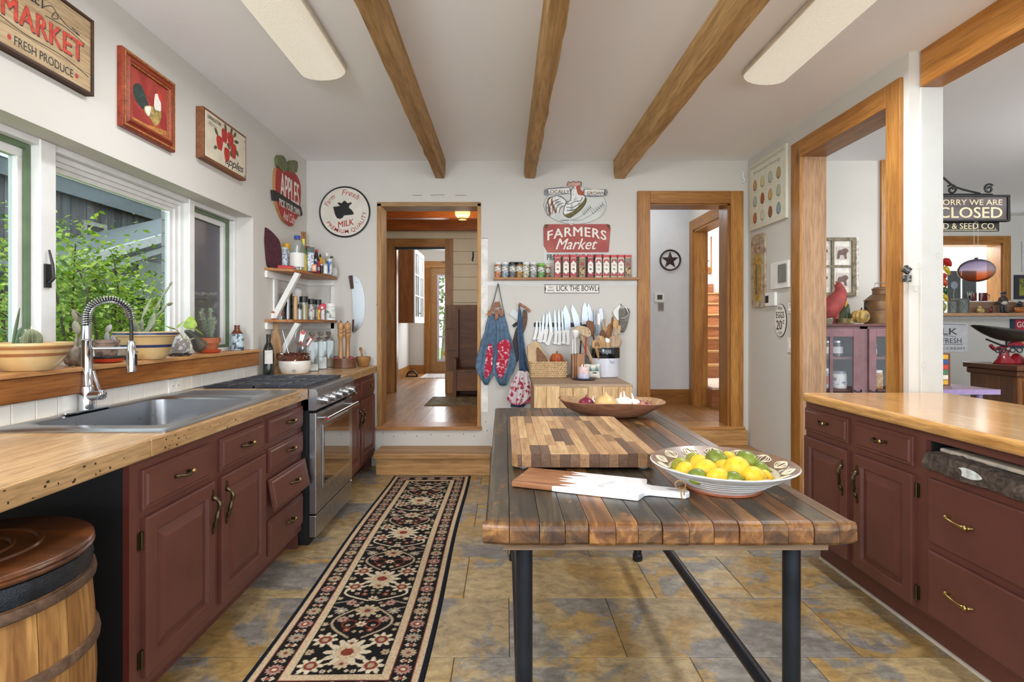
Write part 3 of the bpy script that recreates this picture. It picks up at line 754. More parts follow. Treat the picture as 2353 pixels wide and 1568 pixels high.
for k,(z0,z1) in enumerate(((.717,.832),(.566,.684),(.372,.53),(.152,.326))):
    if k == 2:
        pq = lambda u,v,w=0: (FXL+w+.004+(.53-v)*.17+(u-2.69)*.02,u+(.53-v)*.05,v)
        B().box(-1.4,FXL-.0,2.75,2.76,.40,.43).build('runner',M_steel,dc)
    else: pq = pL
    d = front(pq,2.69,3.148,z0,z1,DP,'drawer',dc); pull(pq,2.93,(z0+z1)/2+.005,d,.034)
# ---- left worktop with sink cut-out
M_maple = wood('maple_worktop',(176,136,90),(220,184,136),'Y',1.6,.34,.25,coat=.25,rnd=False,knotcol=(60,36,20))
SX0,SX1,SY_0,SY_1 = -1.80,-1.19,1.86,3.05
wt = thing('worktop','thick maple butcher block worktop holding the sink','worktop',(-1.5,2.2,.87),world=True)
bx0,bx1,by0,by1 = -1.765,-1.245,1.985,2.735
top = B().box(XL+.01,-1.156,.55,by0,.87,CH).box(XL+.01,-1.156,by1,3.163,.87,CH).box(XL+.01,bx0,by0,by1,.87,CH).box(bx1,-1.156,by0,by1,.87,CH)
top.build('slab',M_maple,wt)
B().box(-1.158,-1.150,.55,1.76,.872,.929).build('nosing',M_maple,wt,bevel=.004); B().box(-1.158,-1.149,1.7615,3.163,.872,.929).build('nosing',M_maple,wt,bevel=.004)
wh_ = B()
for i in range(42):
    y = random.uniform(1.2,3.12); z = random.uniform(.876,.922); wh_.ball((-1.149,y,z),(.001,random.uniform(.002,.006),random.uniform(.0015,.004)),6,4)
wo_ = wh_.build('worm_holes',plain('worm_hole',(58,38,24),.9),wt); wo_['kind'] = 'stuff'
# ---- sink
sk = thing('sink','stainless drop in sink with drainboard','sink',(-1.5,2.4,CH),world=True)
n = 6
def sinkmesh():
    def ring(x0,x1,y0,y1,r,z): return [(a,c,z) for a,c in rrect(x0,x1,y0,y1,r,n)]
    rings = [ring(SX0,-1.165,SY_0,3.04,.012,CH+.001),ring(SX0,-1.165,SY_0,3.04,.012,CH+.004),ring(SX0+.008,-1.172,SY_0+.008,3.032,.012,CH+.008)]
    rings += [ring(bx0-.012,bx1+.012,by0-.012,by1+.012,.06,CH+.006),ring(bx0+.004,bx1-.004,by0+.004,by1-.004,.06,CH-.002),ring(bx0+.012,bx1-.012,by0+.012,by1-.012,.065,CH-.16),ring(bx0+.05,bx1-.05,by0+.05,by1-.05,.07,CH-.2)]
    m = len(rings[0]); vs = sum(rings,[]); fs = []
    for j in range(len(rings)-1):
        for i in range(m): a,c = j*m+i,j*m+(i+1) % m; fs.append((a,c,c+m,a+m))
    fs.append(tuple(range((len(rings)-1)*m,len(rings)*m)))
    return B().add(vs,fs)
sinkmesh().build('basin',M_steelS,sk,smooth=True)
rd = B()
for i in range(9): y = 2.80+.024*i; rd.box(-1.72,-1.30,y,y+.006,CH+.006,CH+.0095)
rd.build('drainboard',M_steelS,sk)
B().lathe([(0,CH-.197),(.04,CH-.197),(.045,CH-.195)],16,T(-1.5,2.36,0)).build('drain',M_chrome,sk)
B().box(-1.80,-1.765,1.99,2.0,CH+.001,CH+.002).build('sealant',plain('sealant',(206,204,198),.5),sk)
# ---- faucet
fc = thing('faucet','chrome spring neck faucet at the back of the sink','faucet',(-1.775,2.31,CH+.007),world=True)
fx,fy,fz = -1.782,2.31,CH+.008
B().prism(TOPP(fx,fy,fz),rrect(-.022,.024,-.125,.125,.022,6),0,.006).build('deck_plate',M_chrome,fc,smooth=True)
B().lathe([(.029,.006),(.029,.02),(.027,.1),(.026,.103),(.022,.108),(.021,.29),(.024,.295),(.024,.30),(.018,.305),(.016,.36)],20,T(fx,fy,fz)).build('body',M_chrome,fc,smooth=True)
B().cyl((fx,fy,fz+.06),(fx+.075,fy-.012,fz+.068),.021,.021,16).ball((fx+.078,fy-.012,fz+.068),(.01,.021,.021),14,8).build('valve',M_chrome,fc,smooth=True)
B().cyl((fx+.065,fy-.01,fz+.08),(fx+.05,fy-.03,fz+.17),.0055,.007,10).build('lever',M_chrome,fc,smooth=True)
R_ = .077; arc_pts = [(fx,fy,fz+.36)]
for i in range(25):
    a = PI-PI*i/24*1.02; arc_pts.append((fx+(R_+R_*math.cos(a))*.87,fy+(R_+R_*math.cos(a))*.49,fz+.395+R_*1.05*math.sin(a)))
hx,hy = fx+2*R_*.87,fy+2*R_*.49
hose = arc_pts+[(hx+.003,hy+.002,fz+.36),(hx+.004,hy,fz+.29)]
B().tube(hose,.0075,10).build('hose',M_iron,fc,smooth=True)
# helical spring round the hose
sp = []; AP = [Vector(p) for p in arc_pts]; seg = []
for i in range(len(AP)-1): seg.append((AP[i+1]-AP[i]).length)
L_ = sum(seg); turns = 30; side = Vector((.49,-.87,0)).normalized()
for k in range(turns*10+1):
    s_ = L_*k/(turns*10); i = 0
    while i < len(seg)-1 and s_ > seg[i]: s_ -= seg[i]; i += 1
    p = AP[i].lerp(AP[i+1],min(1,s_/seg[i])); d = (AP[i+1]-AP[i]).normalized(); q = d.cross(side); t = 2*PI*k/10
    sp.append(p+side*math.cos(t)*.0155+q*math.sin(t)*.0155)
B().tube(sp,.0029,5).build('spring',M_chrome,fc,smooth=True)
B().lathe([(.012,.0),(.019,.004),(.019,.10),(.017,.105),(.015,.135),(.01,.14)],16,T(hx+.004,hy,fz+.155)).build('spray_head',M_chrome,fc,smooth=True)
B().box(hx+.02,hx+.026,hy-.006,hy+.006,fz+.185,fz+.235).build('button',M_iron,fc)
B().cyl((fx,fy,fz+.262),(hx,hy,fz+.262),.006,n=10).build('docking_arm',M_chrome,fc,smooth=True)
# ---- outlet on backsplash
ou = thing('wall_outlet','white double outlet in the backsplash behind the drainboard','outlet',(XL+.01,2.98,.975),world=True)
pl = LW(2.985,.968,XL+.011)
shape(pl,rrect(-.058,.058,-.037,.037,.004),0,.006,'plate',M_white,ou)
for s_ in (-1,1):
    shape(pl,ell(s_*.024,0,.016,.017,14),.006,.008,'socket',M_whitep,ou)
    for a in (-.005,.005): shape(pl,rrect(s_*.024+a-.001,s_*.024+a+.001,-.005,.005,.0005,1),.008,.0085,'slot',M_blackp,ou)
# ---- range
rg = thing('kitchen_range','stainless gas range with oven door between the maroon cabinets','range',(-1.45,3.55,0),world=True)
RY0,RY1,RX = 3.172,3.932,-1.10
B().box(-1.80,RX-.05,RY0,RY1,.05,.865).build('body',M_black,rg)
for s_ in (0,1,2,3): B().box(RX-.115+s_*.012,RX-.108+s_*.012,RY0-.004,RY0,.10,.80).build('side_rib',M_black,rg)
B().box(-1.78,RX-.06,RY0+.03,RY1-.03,0,.05).build('base',M_black,rg)

prof = [(RX-.10,.80),(RX-.012,.80),(RX+.006,.90),(RX-.005,.925),(RX-.10,.925)]
B().add([(x,RY0,z) for x,z in prof]+[(x,RY1,z) for x,z in prof],[(0,1,2,3,4),(9,8,7,6,5)]+[(i,5+i,5+(i+1) % 5,(i+1) % 5) for i in range(5)]).build('control_panel',M_steel,rg)
for i in range(5):
    y = RY0+.10+i*.14; c = (RX+.002,y,.85)
    k = B().cyl((RX-.008,y,.852),(RX+.005,y,.850),.030,.030,18).cyl((RX+.005,y,.85),(RX+.036,y,.844),.025,.021,18).box(RX+.033,RX+.045,y-.004,y+.004,.828,.862)
    k.build('knob',M_chrome,rg,smooth=True)
dr = B().box(RX-.05,RX-.006,RY0+.004,RY1-.004,.19,.785).build('oven_door',M_steel,rg,bevel=.005)
B().box(RX-.006,RX+.002,RY0+.10,RY1-.10,.315,.70).build('window_bezel',metal('bezel',(200,202,206),.18),dr,bevel=.003)
mo,nt,bb_ = newmat('oven_glass'); bb_.inputs['Base Color'].default_value = (.012,.011,.01,1); bb_.inputs['Roughness'].default_value = .04; bb_.inputs['Specular IOR Level'].default_value = 1.; bb_.inputs['Coat Weight'].default_value = 1; bb_.inputs['Coat IOR'].default_value = 2.2
B().box(RX+.002,RX+.004,RY0+.125,RY1-.125,.34,.675).build('oven_window',mo,dr)
hb = B().cyl((RX+.045,RY0+.05,.745),(RX+.045,RY1-.05,.745),.012,n=14)
for y in (RY0+.09,RY1-.09): hb.cyl((RX-.008,y,.745),(RX+.045,y,.745),.009,n=10)
ho = hb.build('door_handle',M_chrome,dr,smooth=True); B().cyl((RX+.045,RY0+.046,.745),(RX+.045,RY0+.051,.745),.0085,n=14).build('red_medallion',plain('medallion_red',(150,22,24),.3),ho)
B().box(RX-.05,RX-.008,RY0+.004,RY1-.004,.055,.182).build('warming_drawer',M_steel,rg,bevel=.005)
B().box(-1.79,RX-.09,RY0+.002,RY1-.002,.866,.915).build('cooktop',M_black,rg,bevel=.004)
B().box(RX-.16,RX-.105,RY0+.002,RY1-.002,.9,.924).build('top_trim',M_steel,rg,bevel=.004)
M_grate = plain('grate_enamel',(58,62,70),.3,var=.1,spec=.8)
for gx in (0,1):
    for gy in range(3):
        x0,x1 = -1.775+gx*.30,-1.775+gx*.30+.29; y0,y1 = RY0+.015+gy*.245,RY0+.015+gy*.245+.238
        g = B()
        for a in (x0,x1-.014): g.box(a,a+.014,y0,y1,.925,.943)
        for a in (y0,y1-.014): g.box(x0,x1,a,a+.014,.925,.943)
        g.box((x0+x1)/2-.007,(x0+x1)/2+.007,y0,y1,.93,.945).box(x0,x1,(y0+y1)/2-.007,(y0+y1)/2+.007,.93,.945)
        for a in (x0+.004,x1-.016):
            for c in (y0+.004,y1-.016): g.box(a,a+.012,c,c+.012,.914,.93)
        g.build('grate',M_grate,rg,bevel=.003)
        B().lathe([(.05,.914),(.05,.925),(.034,.927),(.034,.934),(0,.935)],16,T((x0+x1)/2,(y0+y1)/2,0)).build('burner',M_iron,rg,smooth=True)
# ---- corner cabinet and worktop beyond the range
cc = thing('corner_cabinet','narrow maroon cabinet between the range and the left doorway','cabinet',(-1.5,4.45,0),world=True)
B().box(-1.225,-1.205,3.94,4.985,.11,.868).build('face_frame',M_maroon,cc); B().box(-1.8,-1.225,4.97,4.985,0,.868).build('side_panel',M_maroon,cc)
B().box(-1.31,-1.29,3.94,4.985,0,.11).box(-1.8,-1.225,3.94,4.97,.1,.115).build('plinth',M_maroon,cc)
pc = plane((-1.205,0,0),(0,1,0),(0,0,1))
for a,c,h_ in ((3.96,4.44,1),(4.48,4.95,-1)):
    d = front(pc,a,c,.70,.835,DP,'drawer',cc); pull(pc,(a+c)/2,.77,d)
    d = front(pc,a,c,.15,.675,RP,'door',cc); door_pull(pc,c-.03 if h_ > 0 else a+.03,.54,d)
wc = thing('corner_worktop','maple worktop in the corner under the bracket shelves','worktop',(-1.5,4.45,.87),world=True)
B().box(XL+.01,-1.18,3.937,4.992,.87,CH).build('slab',M_maple,wc,bevel=.004)
# ---- right run (peninsula)
pR = plane((FXR,0,0),(0,-1,0),(0,0,1))
pb = thing('peninsula_cabinet','maroon peninsula cabinet with two doors, small drawers and wide drawers','cabinet',(2.0,2.2,0),world=True)
B().box(FXR,FXR+.02,2.16,3.02,.15,.878).box(FXR,FXR+.02,.95,2.16,.15,.735).box(FXR,FXR+.02,.95,2.16,.845,.878).build('face_frame',M_maroon,pb)
B().box(FXR+.08,2.40,.95,3.02,0,.15).build('plinth',M_maroon,pb)
B().box(FXR+.02,2.40,3.0,3.02,.15,.878).box(2.38,2.40,.95,3.0,.15,.878).build('end_panel',M_maroon,pb)
B().box(FXR+.02,2.38,.95,2.16,.72,.735).box(FXR+.02,2.38,2.15,2.17,.15,.878).build('slot_shelf',M_black,pb)
B().box(FXR+.07,FXR+.079,.95,3.02,0,.012).build('floor_caulk',plain('caulk',(206,198,184),.6),pb)
for a,c in ((2.635,3.012),(2.215,2.58)):
    d = front(pR,-c,-a,.722,.845,DP,'drawer',pb); pull(pR,-(a+c)/2,.79,d)
for a,c,h_ in ((2.635,3.012,1),(2.212,2.583,-1)):
    d = front(pR,-c,-a,.155,.69,RP,'door',pb); door_pull(pR,-a-.03 if h_ > 0 else -c+.03,.55,d)
    if h_ < 0:
        for v in (.63,.215): hinge(pR,-a+.008,v,d)
SP = [(0,0),(0,.012),(.006,.016)]
for z0,z1 in ((.45,.70),(.163,.418)):
    d = front(pR,-2.135,-1.25,z0,z1,SP,'wide_drawer',pb)
    for u in (-1.975,-1.42): bow_pull(plane((FXR-.016,0,0),(0,-1,0),(0,0,1)),u,(z0+z1)/2+.005,d)
M_pen = wood('varnished_maple',(204,148,80),(230,182,118),'Y',1.4,.16,.2,coat=.6,rnd=False,knotcol=(70,36,16))
pw = thing('peninsula_worktop','glossy varnished maple worktop on the peninsula','worktop',(2.0,2.0,.88),world=True)
B().box(1.64,2.42,.6,2.992,.88,CH).build('slab',M_pen,pw,bevel=.016,seg=4)
# bark slab in the open slot
bs = thing('bark_slab','live edge bark slab with carved hollow lying in the open slot of the peninsula','wood slab',(1.9,1.75,.74),world=True)
rb = random.Random(4); vs = []; fs = []; n = 60
for i in range(n):
    y = 2.135-i*.018
    for j,(x,z) in enumerate(((1.80,.737),(1.655,.737),(1.648,.765),(1.652,.800),(1.70,.806),(1.95,.80))):
        e = .007 if 0 < j < 5 else 0; vs.append((x+rb.uniform(-e,e)+.006*math.sin(i*.5),y,z+rb.uniform(-.004,.004)*(j > 1)+.006*math.sin(i*.21)*(j > 2)))
for i in range(n-1):
    for j in range(5): fs.append((i*6+j,i*6+j+1,i*6+j+7,i*6+j+6))
fs += [tuple(range(6)),tuple(range((n-1)*6,n*6))[::-1]]
B().add(vs,fs).build('bark',spots('bark',(52,42,36),(98,84,74),60,.5,.95,.2),bs)
B().box(1.70,1.95,1.08,2.12,.806,.822).build('top_face',spots('slab_top',(196,182,164),(120,132,136),7,.58,.6,.06,(74,78,84)),bs,bevel=.006)
vs = []; fs = []
B().prism(plane((1.646,1.93,.772),(0,-1,0),(0,0,1)),curve([(-.05,.0),(-.02,.016),(.03,.014),(.06,-.004),(.02,-.016),(-.03,-.012)],4),-.002,.003).build('hollow',plain('pale_hollow',(206,210,206),.5,var=.15,vs=50),bs)
# ---- rustic table
tb = thing('rustic_table','worn plank table with black pipe legs in the middle of the kitchen','table',(.39,2.2,0),world=True)
def worn():
    m,nt,b = newmat('worn_plank')
    v = coords(nt,(9,.8,9),True); v2 = coords(nt,(3.0,1.1,3.0),True)
    g = noise(nt,v,2.2,5,.65,.8); big = noise(nt,v2,1.6,5,.6,1.2); sp = noise(nt,coords(nt,(1,.6,1),True),60,3,.7)
    amber = ramp(nt,g,[(.3,(60,35,14)),(.5,(112,70,30)),(.68,(166,116,60))])
    dark = ramp(nt,g,[(.3,(22,18,12)),(.5,(50,41,27)),(.7,(92,78,52))])
    k = ramp(nt,mix(nt,big,sp,.34),[(.39,(0,0,0)),(.44,(1,1,1))])
    # worn bare along the near end, where people stand
    ge = N(nt,'ShaderNodeNewGeometry'); sx = N(nt,'ShaderNodeSeparateXYZ'); nt.links.new(ge.outputs['Position'],sx.inputs[0])
    ad = N(nt,'ShaderNodeMath',operation='MULTIPLY_ADD'); ad.inputs[1].default_value = .16; nt.links.new(big,ad.inputs[0]); nt.links.new(sx.outputs[1],ad.inputs[2])
    wr = N(nt,'ShaderNodeMapRange'); wr.inputs[1].default_value = 1.345; wr.inputs[2].default_value = 1.41; nt.links.new(ad.outputs[0],wr.inputs[0])
    oi = N(nt,'ShaderNodeObjectInfo'); r = ramp(nt,oi.outputs['Random'],[(0,(.35,.35,.35)),(.22,(1,1,1))])
    km = N(nt,'ShaderNodeMath',operation='MULTIPLY'); nt.links.new(k,km.inputs[0]); nt.links.new(r,km.inputs[1])
    k2 = N(nt,'ShaderNodeMath',operation='MULTIPLY'); nt.links.new(km.outputs[0],k2.inputs[0]); nt.links.new(wr.outputs[0],k2.inputs[1])
    nt.links.new(mix(nt,amber,dark,k2.outputs[0]),b.inputs['Base Color']); b.inputs['Roughness'].default_value = .42; b.inputs['Coat Weight'].default_value = .12; b.inputs['Coat Roughness'].default_value = .2
    bump(nt,b,mix(nt,g,sp,.4),.3,.004); return m
M_worn = worn()
TX0,TX1,TY0,TY1,TZ = -.055,.845,1.285,3.10,.83
rt = random.Random(9); x = TX0; first = True; edges = [0,.066,.138,.198,.255,.318,.372,.43,.492,.552,.612,.668,.728,.79,.85,.90]
for i in range(len(edges)-1):
    x0,x1 = TX0+edges[i]+.0006,TX0+edges[i+1]-.0006; j = rt.uniform(-.004,.004)
    rr = .018; m_ = 5
    # plank with rounded ends (and rounded long side for the outer ones)
    b = B(); prof = []
    for k in range(m_+1): a = PI/2*k/m_; prof.append((TY0+j+rr*(1-math.sin(a)),TZ-rr+rr*math.cos(a) if False else TZ-rr*(1-math.cos(PI/2-a))*1.0))
    pf = [(TY0+j+.006,.776),(TY0+j,.784),(TY0+j,TZ-rr)]+[(TY0+j+rr*(1-math.cos(PI/2*k/m_)),TZ-rr+rr*math.sin(PI/2*k/m_)) for k in range(1,m_+1)]
    pf += [(TY1-rr+rr*math.sin(PI/2*k/m_),TZ-rr+rr*math.cos(PI/2*k/m_)) for k in range(1,m_+1)]+[(TY1,.784),(TY1-.006,.776)]
    L = len(pf); vs = [(x0,a,c) for a,c in pf]+[(x1,a,c) for a,c in pf]
    if i == 0: vs = [(x0+(.012 if c > TZ-.002 else .004 if c < .78 else 0),a+(.01 if a < TY0+.05 else -.01 if a > TY1-.05 else 0),c) for a,c in pf]+vs[L:]
    if i == len(edges)-2: vs = vs[:L]+[(x1-(.012 if c > TZ-.002 else .004 if c < .78 else 0),a+(.01 if a < TY0+.05 else -.01 if a > TY1-.05 else 0),c) for a,c in pf]
    b.add(vs,[tuple(range(L))[::-1],tuple(range(L,2*L))]+[(k,(k+1) % L,L+(k+1) % L,L+k) for k in range(L)])
    b.build('plank',M_worn,tb,bevel=.0012)
B().box(TX0+.05,TX1-.06,TY0+.03,TY1-.05,.754,.775).build('sub_board',wood('table_underside',(104,82,62),(150,124,98),'X',1,.8,.2),tb)
M_pipe = plain('black_pipe',(44,46,52),.38,metal=.6,var=.15)
for x in (.05,.735):
    for y in (1.39,3.0):
        lg = B().cyl((x,y,.012),(x,y,.745),.0215,n=18).build('leg',M_pipe,tb,smooth=True)
        B().lathe([(.024,0),(.027,.004),(.027,.03),(.023,.034)],18,T(x,y,.0)).build('foot_flange',M_pipe,lg,smooth=True)
        B().prism(TOPP(x,y,.745),ell(0,0,.048,.048,20),0,.0085).build('top_flange',M_pipe,lg)
    B().cyl((x,1.39,.285),(x,3.0,.285),.0205,n=18).build('stretcher',M_pipe,tb,smooth=True)
B().cyl((.05,3.0,.285),(.735,3.0,.285),.0195,n=16).build('stretcher',M_pipe,tb,smooth=True)
B().box(.66,.86,1.36,1.43,.748,.754).build('leg_plate',M_pipe,tb)
# ---- barrel
ba = thing('wooden_barrel','wooden stave barrel with lid under the left worktop','barrel',(-1.339,1.34,0),world=True)
bxc,byc = -1.339,1.34
M_stave = wood('barrel_stave',(140,92,46),(208,158,92),'Z',1.3,.6,.6,contrast=1.5)
NS = 22; prof = [(.238,.0),(.258,.18),(.265,.36),(.260,.53),(.247,.70)]
for i in range(NS):
    a0,a1 = 2*PI*i/NS+.004,2*PI*(i+1)/NS-.004; vs = []; fs = []
    for r,z in prof:
        for rr in (r,r-.016):
            for k in range(4): a = a0+(a1-a0)*k/3; vs.append((bxc+rr*math.cos(a),byc+rr*math.sin(a),z))
    for j in range(4):
        o = j*8
        for k in range(3): fs += [(o+k,o+k+1,o+k+9,o+k+8),(o+k+5,o+k+4,o+k+12,o+k+13)]
        fs += [(o,o+8,o+12,o+4),(o+3,o+7,o+15,o+11)]
    fs += [(0,4,5,1),(1,5,6,2),(2,6,7,3),(32,33,37,36),(33,34,38,37),(34,35,39,38)]
    B().add(vs,fs).build('stave',M_stave,ba)
M_hoop = wood('split_hoop',(82,62,48),(128,100,78),'X',1,.6,0)
for z,r,hh in ((.20,.2595,.034),(.455,.2625,.032),(.625,.254,.03)):
    B().lathe([(r,z),(r+.010,z+.006),(r+.011,z+hh*.5),(r+.008,z+hh),(r-.001,z+hh)],48,T(bxc,byc,0)).build('hoop',M_hoop,ba,smooth=True)
B().lathe([(.250,.656),(.255,.66),(.258,.68),(.257,.69),(.254,.708),(.246,.712)],48,T(bxc,byc,0)).build('tar_band',plain('tar_wrap',(26,30,36),.3,var=.3,vs=30,bmp=.5),ba,smooth=True)
B().lathe([(.244,.712),(.259,.714),(.261,.720),(.257,.725),(.260,.730),(.258,.736),(.252,.740),(.155,.740),(.151,.745),(.140,.745),(.136,.739),(.098,.739),(.094,.744),(.088,.744),(.084,.737),(0,.737)],48,T(bxc,byc,0)).build('lid',wood('barrel_lid',(74,38,16),(132,78,36),'X',1,.35,.3,coat=.2),ba,smooth=True)
# ---- runner rug (woven pattern as colour per knot)
RX0,RX1,RY_0,RY_1 = -.958,-.296,1.84,4.655
nu,nv = 171,720
U,V = np.meshgrid(np.linspace(-.331,.331,nu),np.linspace(0,RY_1-RY_0,nv))
LR = RY_1-RY_0; col = np.zeros((nv,nu,3)); black = (30,28,27); beige = (206,182,148); tanc = (180,160,130); red = (136,62,48); pink = (176,138,126); grey = (166,154,136); navy = (26,30,40); cream = (220,204,174)
ed = np.minimum.reduce([.331-np.abs(U),V,LR-V])
def put(mask,c): col[mask] = [x/255 for x in c]
put(ed >= 0,navy); put(ed > .022,beige); put(ed > .046,red); put(ed > .050,black); put(ed > .128,red); put(ed > .132,beige); put(ed > .162,black)
# border rosettes: unrolled coordinate along each border strip
def rosette(cx,cy,R,np_,c,cin,cmid=None,ph=0,mask=None,sq=.35):
    du,dv = U-cx,V-cy; r = np.hypot(du,dv); th = np.arctan2(dv,du)+ph
    edge = R*(1-sq+sq*np.abs(np.cos(np_*th/2)))
    mk = r < edge
    if mask is not None: mk &= mask
    put(mk,c); put(mk & (r < edge*.72) & (np.cos(np_*th) < -.2),tanc)
    if cmid: put(mk & (r < R*.5),cmid)
    put(mk & (r < R*.26),cin)
bm_ = (ed > .052) & (ed < .126)
k = 0; v = .089
while v < LR-.05:
    for s_ in (-1,1):
        c,ci,cm = ((grey,red,None),(pink,cream,red),(tanc,red,None))[k % 3]
        rosette(s_*(.331-.089),v,.034,12,c,ci,cm,mask=bm_)
        for e in (-.012,.012): rosette(s_*(.331-.089)+e,v+.052,.012,4,cream,red,mask=bm_,sq=.5)
        rosette(s_*(.331-.089),v+.052,.010,4,red,cream,mask=bm_)
    v += .104; k += 1
for s_,v in ((0,.089),(0,LR-.089)):
    for k in range(-2,3): rosette(k*.105,v,.036,12,(grey,pink,tanc)[k % 3],red,None,mask=bm_)
fm = ed > .166
def both(cx,*a,**q):
    for s_ in ((-1,1) if cx > .001 else (1,)): rosette(s_*cx,*a,mask=fm,**q)
def vine(fx_,fv_,wv,c):
    pts = list(zip(fx_,fv_))
    for (a,b_),(c2,d) in zip(pts[:-1],pts[1:]):
        for s_ in (-1,1):
            A = np.array([s_*a,b_]); D = np.array([s_*c2-s_*a,d-b_]); L2 = (D**2).sum()+1e-12
            t = np.clip(((U-A[0])*D[0]+(V-A[1])*D[1])/L2,0,1); dist = np.hypot(U-A[0]-t*D[0],V-A[1]-t*D[1])
            put(fm & (dist < wv),c)
per = .62
for r in range(-1,6):
    o = .30+per*r
    tt = np.linspace(0,1,15)
    vine(.03+.10*np.sin(PI*tt),o+.10+.24*tt,.0055,tanc); vine(.02+.13*np.sin(PI*tt),o-.06-.16*tt,.005,cream); vine(.14-.05*np.cos(2*PI*tt),o+.31+.1*tt,.004,grey)
    vine(.05+.03*np.cos(2*PI*tt),o+.20+.03*np.sin(2*PI*tt),.004,red)
    both(0,o,.095,12,cream,red,beige,sq=.45); both(0,o+.06,.03,8,cream,red); both(0,o-.075,.034,8,beige,red)
    both(.115,o+.085,.052,8,cream,tanc,red,sq=.55); both(.115,o-.085,.052,8,cream,tanc,red,sq=.55)
    both(0,o+.31,.055,10,beige,red,tanc,sq=.4); both(.09,o+.24,.026,8,pink,red); both(.12,o+.31,.030,8,grey,cream,sq=.5); both(.09,o+.38,.026,8,pink,red)
    both(0,o+.20,.024,6,cream,red); both(0,o+.42,.024,6,cream,red); both(.05,o+.155,.016,6,red,cream); both(.05,o+.46,.016,6,red,cream)
    both(.15,o+.0,.02,6,tanc,red); both(.06,o+.265,.013,5,cream,red); both(.06,o+.355,.013,5,cream,red); both(.155,o+.20,.016,6,tanc,cream); both(.155,o+.42,.016,6,tanc,cream)
rf_ = random.Random(8)
for r in range(int(LR/.026)):
    for cxx in (.02,.05,.08,.112,.145):
        v = .19+r*.026+rf_.uniform(-.012,.012); uu = cxx+rf_.uniform(-.012,.012); rr_ = rf_.uniform(.009,.015)
        if v > LR-.19: continue
        iu = np.abs(U[0]-uu).argmin(); iv = np.abs(V[:,0]-v).argmin()
        if col[max(0,iv-3):iv+4,max(0,iu-3):iu+4].max() < .2: both(uu,v,rr_,rf_.choice((4,6,8)),rf_.choice((cream,tanc,beige,pink)),rf_.choice((red,black)),sq=.5)
col *= (1+np.random.RandomState(3).uniform(-.10,.10,(nv,nu,1)))
zz = .008+np.random.RandomState(4).uniform(0,.0006,(nv,nu))+.0015*np.sin(U*9+V*2.3)
zz[0] = zz[-1] = .0005; zz[:,0] = zz[:,-1] = .0005
me = bpy.data.meshes.new('runner_rug')
vsn = np.stack([(RX0+RX1)/2+U+.006*np.sin(V*3),RY_0+V,zz],-1).reshape(-1,3)
ii = np.arange(nv*nu).reshape(nv,nu); fsn = np.stack([ii[:-1,:-1],ii[:-1,1:],ii[1:,1:],ii[1:,:-1]],-1).reshape(-1,4)
me.from_pydata(vsn.tolist(),[],fsn.tolist())
ca = me.color_attributes.new('Col','FLOAT_COLOR','POINT'); cl = np.clip(col.reshape(-1,3),0,1); cl = np.where(cl <= .04045,cl/12.92,((cl+.055)/1.055)**2.4)
ca.data.foreach_set('color',np.concatenate([cl,np.ones((len(cl),1))],1).astype(np.float32).ravel())
me.materials.append(attr_mat('rug_wool',.95,.35,400))
ro = bpy.data.objects.new('runner_rug',me); C.objects.link(ro); tag(ro,'long black and beige floral runner rug on the slate floor','rug')
# ---- butcher block chest against back wall
BZ = .85
bb = thing('butcher_block','pale plank butcher block standing under the knife rack','butcher block',(.6,4.5,0),world=True)
B().box(.235,.96,4.15,4.92,.0,.82).build('body',wood('block_side',(206,162,110),(230,192,142),'Z',1,.6,.2),bb)
xs = [.222,.318,.42,.52,.635,.745,.865,.972]; rk = random.Random(2)
for a,c in zip(xs[:-1],xs[1:]): B().box(a+.0012,c-.0012,4.128-rk.uniform(0,.003),4.15,.02,.836).build('block_board',wood('block_front',(216,174,122),(240,206,158),'Z',1.2,.5,.3),bb,bevel=.003)
B().box(.217,.977,4.126,4.925,.82,BZ).build('top',wood('block_top',(176,148,120),(208,182,154),'X',1,.5,.2),bb,bevel=.008)
# ================================================================== SIGNS AND PICTURES
def bp(px,py,y=4.985): return ((px-CX)*y/F,H-(py-CY)*y/F)
def lp(px,py,X=1.80): y = X*F/(CX-px); return (y,H-(py-CY)*y/F)
def rp(px,py,X=2.24): y = X*F/(px-CX); return (-y,H-(py-CY)*y/F)
def bpl(pts,s=1,ox=0,oy=0,y=4.985): return [bp(ox+a/s,oy+c/s,y) for a,c in pts]
# --- street market sign
ms_ = thing('market_sign','large wooden market sign with red letters above the sink window','sign',(-1.82,2.125,2.47),world=True)
pl = LW(2.125,2.30,-1.80)
M_signw = wood('sign_wood',(178,150,112),(208,184,146),'Y',1.6,.7,.2)
for i in range(4): B().prism(pl,[(-.232,.012+i*.077),(.232,.012+i*.077),(.232,.012+i*.077+.0755),(-.232,.012+i*.077+.0755)],-.02,-.002).build('sign_board',M_signw,ms_)
fr = B()
for a in ((-.245,-.231,0,.332),(.231,.245,0,.332),(-.231,.231,0,.012),(-.231,.231,.32,.332)): fr.box(-1.829,-1.795,2.125+a[0],2.125+a[1],2.30+a[2],2.30+a[3])
fr.build('frame',wood('dark_edge',(58,36,24),(96,62,42),'Y',1,.6,.2),ms_,bevel=.002)
letter(pl,'MARKET',.004,.117,.381,.084,M_blackp,ms_,-.0016,.028,space=1.05)
letter(pl,'MARKET',0,.121,.378,.082,plain('worn_red',(186,62,44),.7,var=.2,vs=50),ms_,-.0008,.032,space=1.05)
letter(pl,'FRESH PRODUCE',0,.032,.27,.034,M_blackp,ms_,-.001,.0)
letter(pl,'STREET',-.075,.235,.15,.045,M_blackp,ms_,-.001,.02)
for s_ in (-1,1): shape(pl,ell(s_*.155,.05,.008,.01,14),-.002,-.001,'red_dot',M_redp,ms_)
